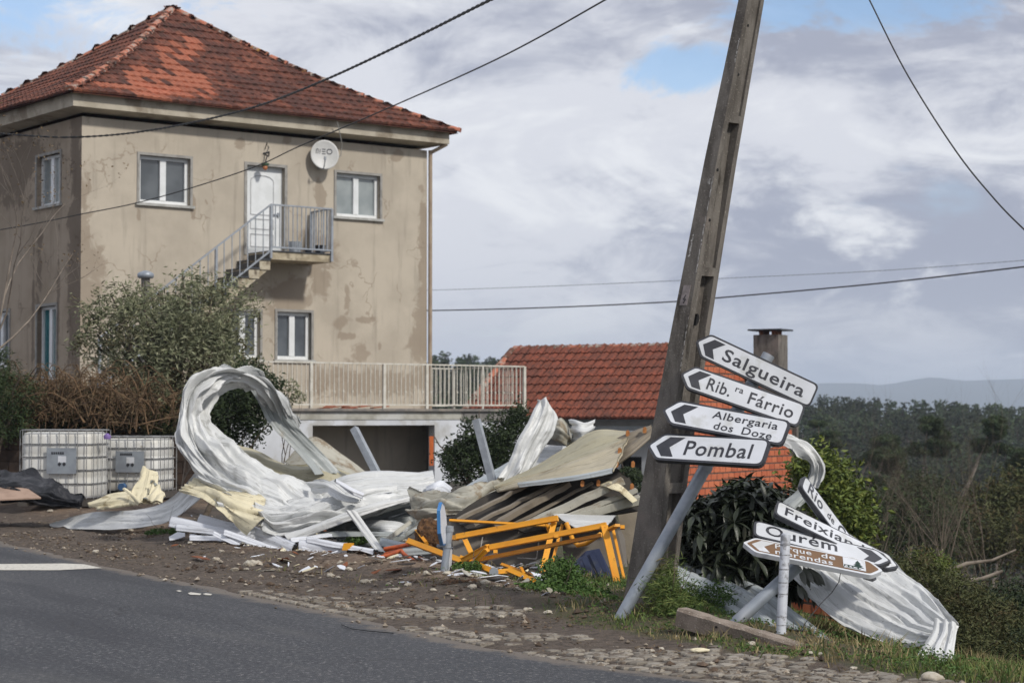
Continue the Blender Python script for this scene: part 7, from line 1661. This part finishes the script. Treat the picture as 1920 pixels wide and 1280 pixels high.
VT = np.stack([tb - o_, tb + o_, tt + o_ * .4, tt - o_ * .4], 1).reshape(-1, 3); o2 = np.stack([0 * w, w, 0 * w], -1); VT2 = np.stack([tb - o2, tb + o2, tt + o2 * .4, tt - o2 * .4], 1).reshape(-1, 3)
Vall = np.concatenate([V, VT, VT2]); n4 = len(V); FT = np.arange(n)[:, None] * 4 + np.array([[0, 1, 2, 3]])
np_mesh('forest', Vall, np.concatenate([Fq, FT + n4, FT + n4 + len(VT)]), [M['leaf_forest'], M['leaf_pine'], M['twig_dark']], None, False, np.concatenate([grp, np.full(2 * n, 2)]), label='dark pine and eucalyptus forest covering the far hillside', cat='forest', kind='stuff')
# blue mountains
mx = np.linspace(-3600, 4100, 220); prof_px = lambda x: np.interp(x, [-2000, 700, 900, 1530, 1600, 1650, 1700, 1738, 1770, 1800, 1850, 1920, 2300, 4000], [722, 716, 724, 719, 718, 722, 713, 707, 709, 714, 712, 711, 716, 722])
rows = []
for i, (Y, f_) in enumerate(((3900, 0), (4400, .35), (5000, .7), (5500, 1), (5900, .8), (6400, 0))):
    pxs = 960 + F * mx / 5500; z = EYE + (780 - prof_px(pxs) + (fbm(mx / 140, 0 * mx, 1, 4) - .5) * 5) / F * 5500
    rows.append(np.stack([mx, np.full_like(mx, Y) + 140 * (fbm(mx / 350, 0 * mx + i, 2, 3) - .5), -30 + (z + 30) * f_ + (fbm(mx / 300, 0 * mx + i * 3, 5, 3) - .5) * 24 * (0 < f_ < 1)], -1))
V = np.array(rows); n = 220; idx = np.arange(6 * n).reshape(6, n); Q_ = np.stack([idx[:-1, :-1], idx[:-1, 1:], idx[1:, 1:], idx[1:, :-1]], -1).reshape(-1, 4)
np_mesh('mountains', V.reshape(-1, 3), Q_, simple('far_hills', (.05, .06, .05), (.07, .07, .055), .02, .95), None, True, kind='structure')
# ---- grass, litter, gravel
rg = np.random.default_rng(31)
def scatter(n, xr, yr, dens):
    x = rg.uniform(*xr, n); y = rg.uniform(*yr, n); k = rg.random(n) < dens(x, y); return x[k], y[k]
def gd(x, y):
    d = edge_d(x, y); q = fbm(x * 1.2, y * 1.2, 6, 4); a = sstep(x + (q - .5) * 2.4, .0, .8) * sstep(d, 1.15, 1.6) * (.35 + .9 * sstep(q, .4, .6)) * sstep(4.2 - d, 0, 1.0)
    b = sstep(x, 1.9, 2.8) * sstep(d, 1.3, 1.9) * (.6 + .6 * q); c = .10 * sstep(d, .9, 1.4) * sstep(fbm(x * 2, y * 2, 8, 3), .55, .65)
    return np.clip(np.maximum(np.maximum(a, b), c), 0, 1) * (y < 24)
x, y = scatter(125000, (-5, 6.5), (10.3, 22), lambda x, y: gd(x, y) * (1 - .93 * np.exp(-(((x - 2.98) / .45) ** 2 + ((y - 14.1) / .5) ** 2))))
tuft = fbm(x * 3.3, y * 3.3, 2, 2); hgt = (.016 + .070 * np.clip(tuft - .42, 0, 1) * 2.2 + .015 * sstep(x, 1.9, 2.6)) * rg.uniform(.5, 1.4, len(x)) * (1 + .7 * sstep(x, 2.0, 2.8))
z = terrain(x, y); b = np.stack([x, y, z - .01], -1); ln = rg.normal(size=(len(x), 2)) * .55; tp = b + np.stack([ln[:, 0] * hgt, ln[:, 1] * hgt, hgt + .01], -1)
a = rg.uniform(0, math.pi, len(x)); wv = np.stack([np.cos(a), np.sin(a), 0 * a], -1) * (.0028 + .003 * rg.random(len(x)))[:, None]
mid = b * .45 + tp * .55 + np.stack([0 * hgt, 0 * hgt, hgt * .12], -1)
V = np.stack([b - wv, b + wv, mid + wv * .7, tp, mid - wv * .7], 1).reshape(-1, 3); i5 = np.arange(len(x))[:, None] * 5
F5 = np.concatenate([i5 + np.array([[0, 1, 2, 4]]), i5 + np.array([[4, 2, 3, 3]])])
dry = (fbm(x * 2.1, y * 2.1, 15, 3) + rg.normal(size=len(x)) * .07 > .53).astype(int)
me = bpy.data.meshes.new('grass'); fl_ = [tuple(q) for q in (i5 + np.array([[0, 1, 2, 4]]))] + [tuple(q) for q in (i5 + np.array([[4, 2, 3]]))]
me.from_pydata([tuple(q) for q in V], [], fl_); me.materials.append(M['grass']); me.materials.append(M['grass_dry']); me.polygons.foreach_set('material_index', np.concatenate([dry, dry]).astype(np.int32))
o = bpy.data.objects.new('grass', me); link(o, None, Matrix.Identity(4)); tag(o, 'short green and straw coloured grass on the verge and bank', 'grass', None, 'stuff')
# clover like ground cover leaves
x, y = scatter(52000, (-2, 6.0), (10.5, 21), lambda x, y: gd(x, y) * sstep(fbm(x * 2.6, y * 2.6, 22, 3), .42, .6)); P = np.stack([x, y, terrain(x, y) + rg.uniform(.01, .05, len(x)) * (1 + sstep(x, 1.9, 2.6))], -1)
V, Fq = leaves(P, 0, .030, .016, seed=8); np_mesh('ground_cover', V, Fq, M['leaf_green'], None, False, label='small leafy ground cover among the grass', cat='ground cover', kind='stuff')
# leaf litter and twigs on the muddy verge
x, y = scatter(60000, (-9, 4.5), (10.8, 27), lambda x, y: sstep(edge_d(x, y), .0, .25) * sstep(3.4 - edge_d(x, y), 0, 1.2) * (.12 + sstep(fbm(x * 1.7, y * 1.7, 31, 4), .44, .60))); P = np.stack([x, y, terrain(x, y) + .012], -1)
V, Fq = leaves(P, np.array([0, 0, 0.0]), .045, .014, seed=9); mid_ = np.repeat(P, 4, 0); V[:, 2] = mid_[:, 2] + (V[:, 2] - mid_[:, 2]) * .35 + .004
np_mesh('leaf_litter', V, Fq, [M['leaf_brown'], M['twig_dark']], None, False, (rg.random(len(P)) < .6).astype(int), label='dead leaves and twigs strewn over the muddy verge', cat='litter', kind='stuff')
# gravel
x, y = scatter(30000, (-11, 5.5), (10.5, 31), lambda x, y: np.clip(sstep(edge_d(x, y), -.12, .10) * (.18 + .8 * sstep(fbm(x * 1.4, y * 1.4, 41, 4), .46, .62)) * sstep(5 - edge_d(x, y), 0, 2) + .5 * np.exp(-(edge_d(x, y) / .14) ** 2), 0, 1) * sstep(x, 4.2, 3.2) )
sz = .006 + .030 * rg.random(len(x)) ** 5 ; c = np.stack([x, y, np.maximum(terrain(x, y), np.where(edge_d(x, y) < -.0, .0, -1)) + sz * .3], -1)
oct_ = np.array([(1, 0, 0), (-.9, .2, 0), (.1, 1, 0), (0, -.9, .1), (.1, 0, .7), (0, .1, -.6)], float)
rot = rg.uniform(0, 6.28, len(x)); cs, s_ = np.cos(rot)[:, None], np.sin(rot)[:, None]; j = rg.uniform(.6, 1.3, (len(x), 6))
ox = oct_[None, :, 0] * j; oy = oct_[None, :, 1] * j; V = np.stack([c[:, None, 0] + (ox * cs - oy * s_) * sz[:, None], c[:, None, 1] + (ox * s_ + oy * cs) * sz[:, None], c[:, None, 2] + oct_[None, :, 2] * j * sz[:, None]], -1).reshape(-1, 3)
tri = np.array([(0, 2, 4), (2, 1, 4), (1, 3, 4), (3, 0, 4), (2, 0, 5), (1, 2, 5), (3, 1, 5), (0, 3, 5)]); Fq = (np.arange(len(x))[:, None, None] * 6 + tri[None]).reshape(-1, 3)
np_mesh('gravel', V, Fq, simple('gravel_stone', (.23, .19, .145), (.12, .095, .072), 9, .95, c3=(.40, .36, .30), s3=30, island=.8), None, False, label='loose pale gravel over the verge and road edge', cat='gravel', kind='stuff')
x, y = scatter(9000, (-9, 3.6), (10.8, 27), lambda x, y: sstep(edge_d(x, y), .15, .5) * sstep(3.2 - edge_d(x, y), 0, 1) * sstep(fbm(x * 1.9, y * 1.9, 51, 4), .48, .62))
sz = .012 + .034 * rg.random(len(x)) ** 3; c = np.stack([x, y, terrain(x, y) + sz * .2], -1); rot = rg.uniform(0, 6.28, len(x)); cs, s_ = np.cos(rot)[:, None], np.sin(rot)[:, None]; j = rg.uniform(.5, 1.4, (len(x), 6)); ox = oct_[None, :, 0] * j; oy = oct_[None, :, 1] * j
V = np.stack([c[:, None, 0] + (ox * cs - oy * s_) * sz[:, None], c[:, None, 1] + (ox * s_ + oy * cs) * sz[:, None], c[:, None, 2] + oct_[None, :, 2] * j * sz[:, None]], -1).reshape(-1, 3); Fq = (np.arange(len(x))[:, None, None] * 6 + tri[None]).reshape(-1, 3)
np_mesh('soil_clods', V, Fq, simple('clod_soil', (.11, .075, .05), (.055, .037, .026), 9, .95, island=.8), None, False, label='dark crumbs and clods of earth churned over the verge', cat='soil', kind='stuff')
# limestone chunks: look alike ones share a label, the telling ones have their own
spots = [(416, 1048, 5), (430, 1035, 9), (405, 1055, 6), (440, 1078, 7), (462, 1072, 5), (620, 1084, 7), (634, 1088, 5), (655, 1078, 7), (686, 1096, 10), (700, 1094, 6), (728, 1104, 5), (765, 1113, 7), (760, 1018, 5), (803, 1100, 9), (838, 1102, 7), (812, 1123, 6), (885, 1126, 8), (910, 1120, 9), (848, 1130, 4), (870, 1134, 4), (970, 1128, 6), (990, 1152, 8), (1028, 1158, 8), (1132, 1152, 7), (940, 1160, 5), (90, 965, 4), (94, 975, 5), (72, 946, 5), (245, 1001, 5), (250, 1008, 4), (356, 1036, 5), (384, 1030, 6), (180, 1040, 6), (205, 1036, 5), (745, 1135, 5), (1268, 1196, 4), (1408, 1212, 9), (1342, 1235, 4), (1390, 1240, 4), (1222, 1224, 6), (1226, 1234, 5), (1240, 1220, 5), (1334, 1250, 7), (1370, 1242, 6), (1600, 1256, 7), (1518, 1226, 6), (1538, 1230, 5)]
own = {(838, 1102): 'pinkish rock at the foot of the short bent grey post', (803, 1100): 'pinkish flat stone left of the short bent post', (910, 1120): 'white rounded stone in the yellowed grass right of the clod', (1408, 1212): 'pale stone tucked under the heaved kerb'}
for k, (x, y, s) in enumerate(spots):
    g_ = ground(x, y, 0); g_.z = hz(g_.x, g_.y) + .4 * s * g_.y / F
    lb_ = own.get((x, y)); lump('rock', lb_ or 'pale limestone chunk lying on the muddy verge', 'rock', g_, s * g_.y / F * .92, 'stone', .55, 1.6, (1.15, .9, .62), 9, group=None if lb_ else 'limestone chunks strewn along the verge')
g_ = ground(1747, 1278, 0); g_.z = hz(g_.x, g_.y) + .03; lump('rock', 'large smooth yellowish stone at the bottom right edge of the grass', 'rock', g_, .055, 'stone', .3, 1.2, (1.3, .9, .6), 16)
g_ = ground(1313, 1228, 0); g_.z = hz(g_.x, g_.y) + .03; lump('foam_chip', 'yellow chip of foam lying on the cobbles below the kerb', 'foam', g_, .045, 'foam', .3, 1.5, (1.4, .8, .35), 10)
mb = MB(); mb.tube([ground(640, 1170, .012), ground(660, 1178, .012), ground(690, 1182, .012), ground(738, 1186, .012)], .004, 5); o = mb.build('loose_wire', M['cable'], None, 'thin dark wire lying curved on the asphalt', 'wire'); recentre(o)
# ================================================================== HAZE
mb = MB(); mb.box((-3800, -45, -64), (4300, 6600, 125)); hzm = bpy.data.materials.new('haze'); hzm.use_nodes = True; nt = hzm.node_tree; nt.nodes.clear()
pv = nt.nodes.new('ShaderNodeVolumePrincipled'); pv.inputs['Color'].default_value = (.74, .85, 1, 1); pv.inputs['Density'].default_value = .00024; ov = nt.nodes.new('ShaderNodeOutputMaterial'); nt.links.new(pv.outputs[0], ov.inputs['Volume'])
mb.build('haze', hzm, kind='stuff', label='pale blue haze filling the valley air', cat='haze')
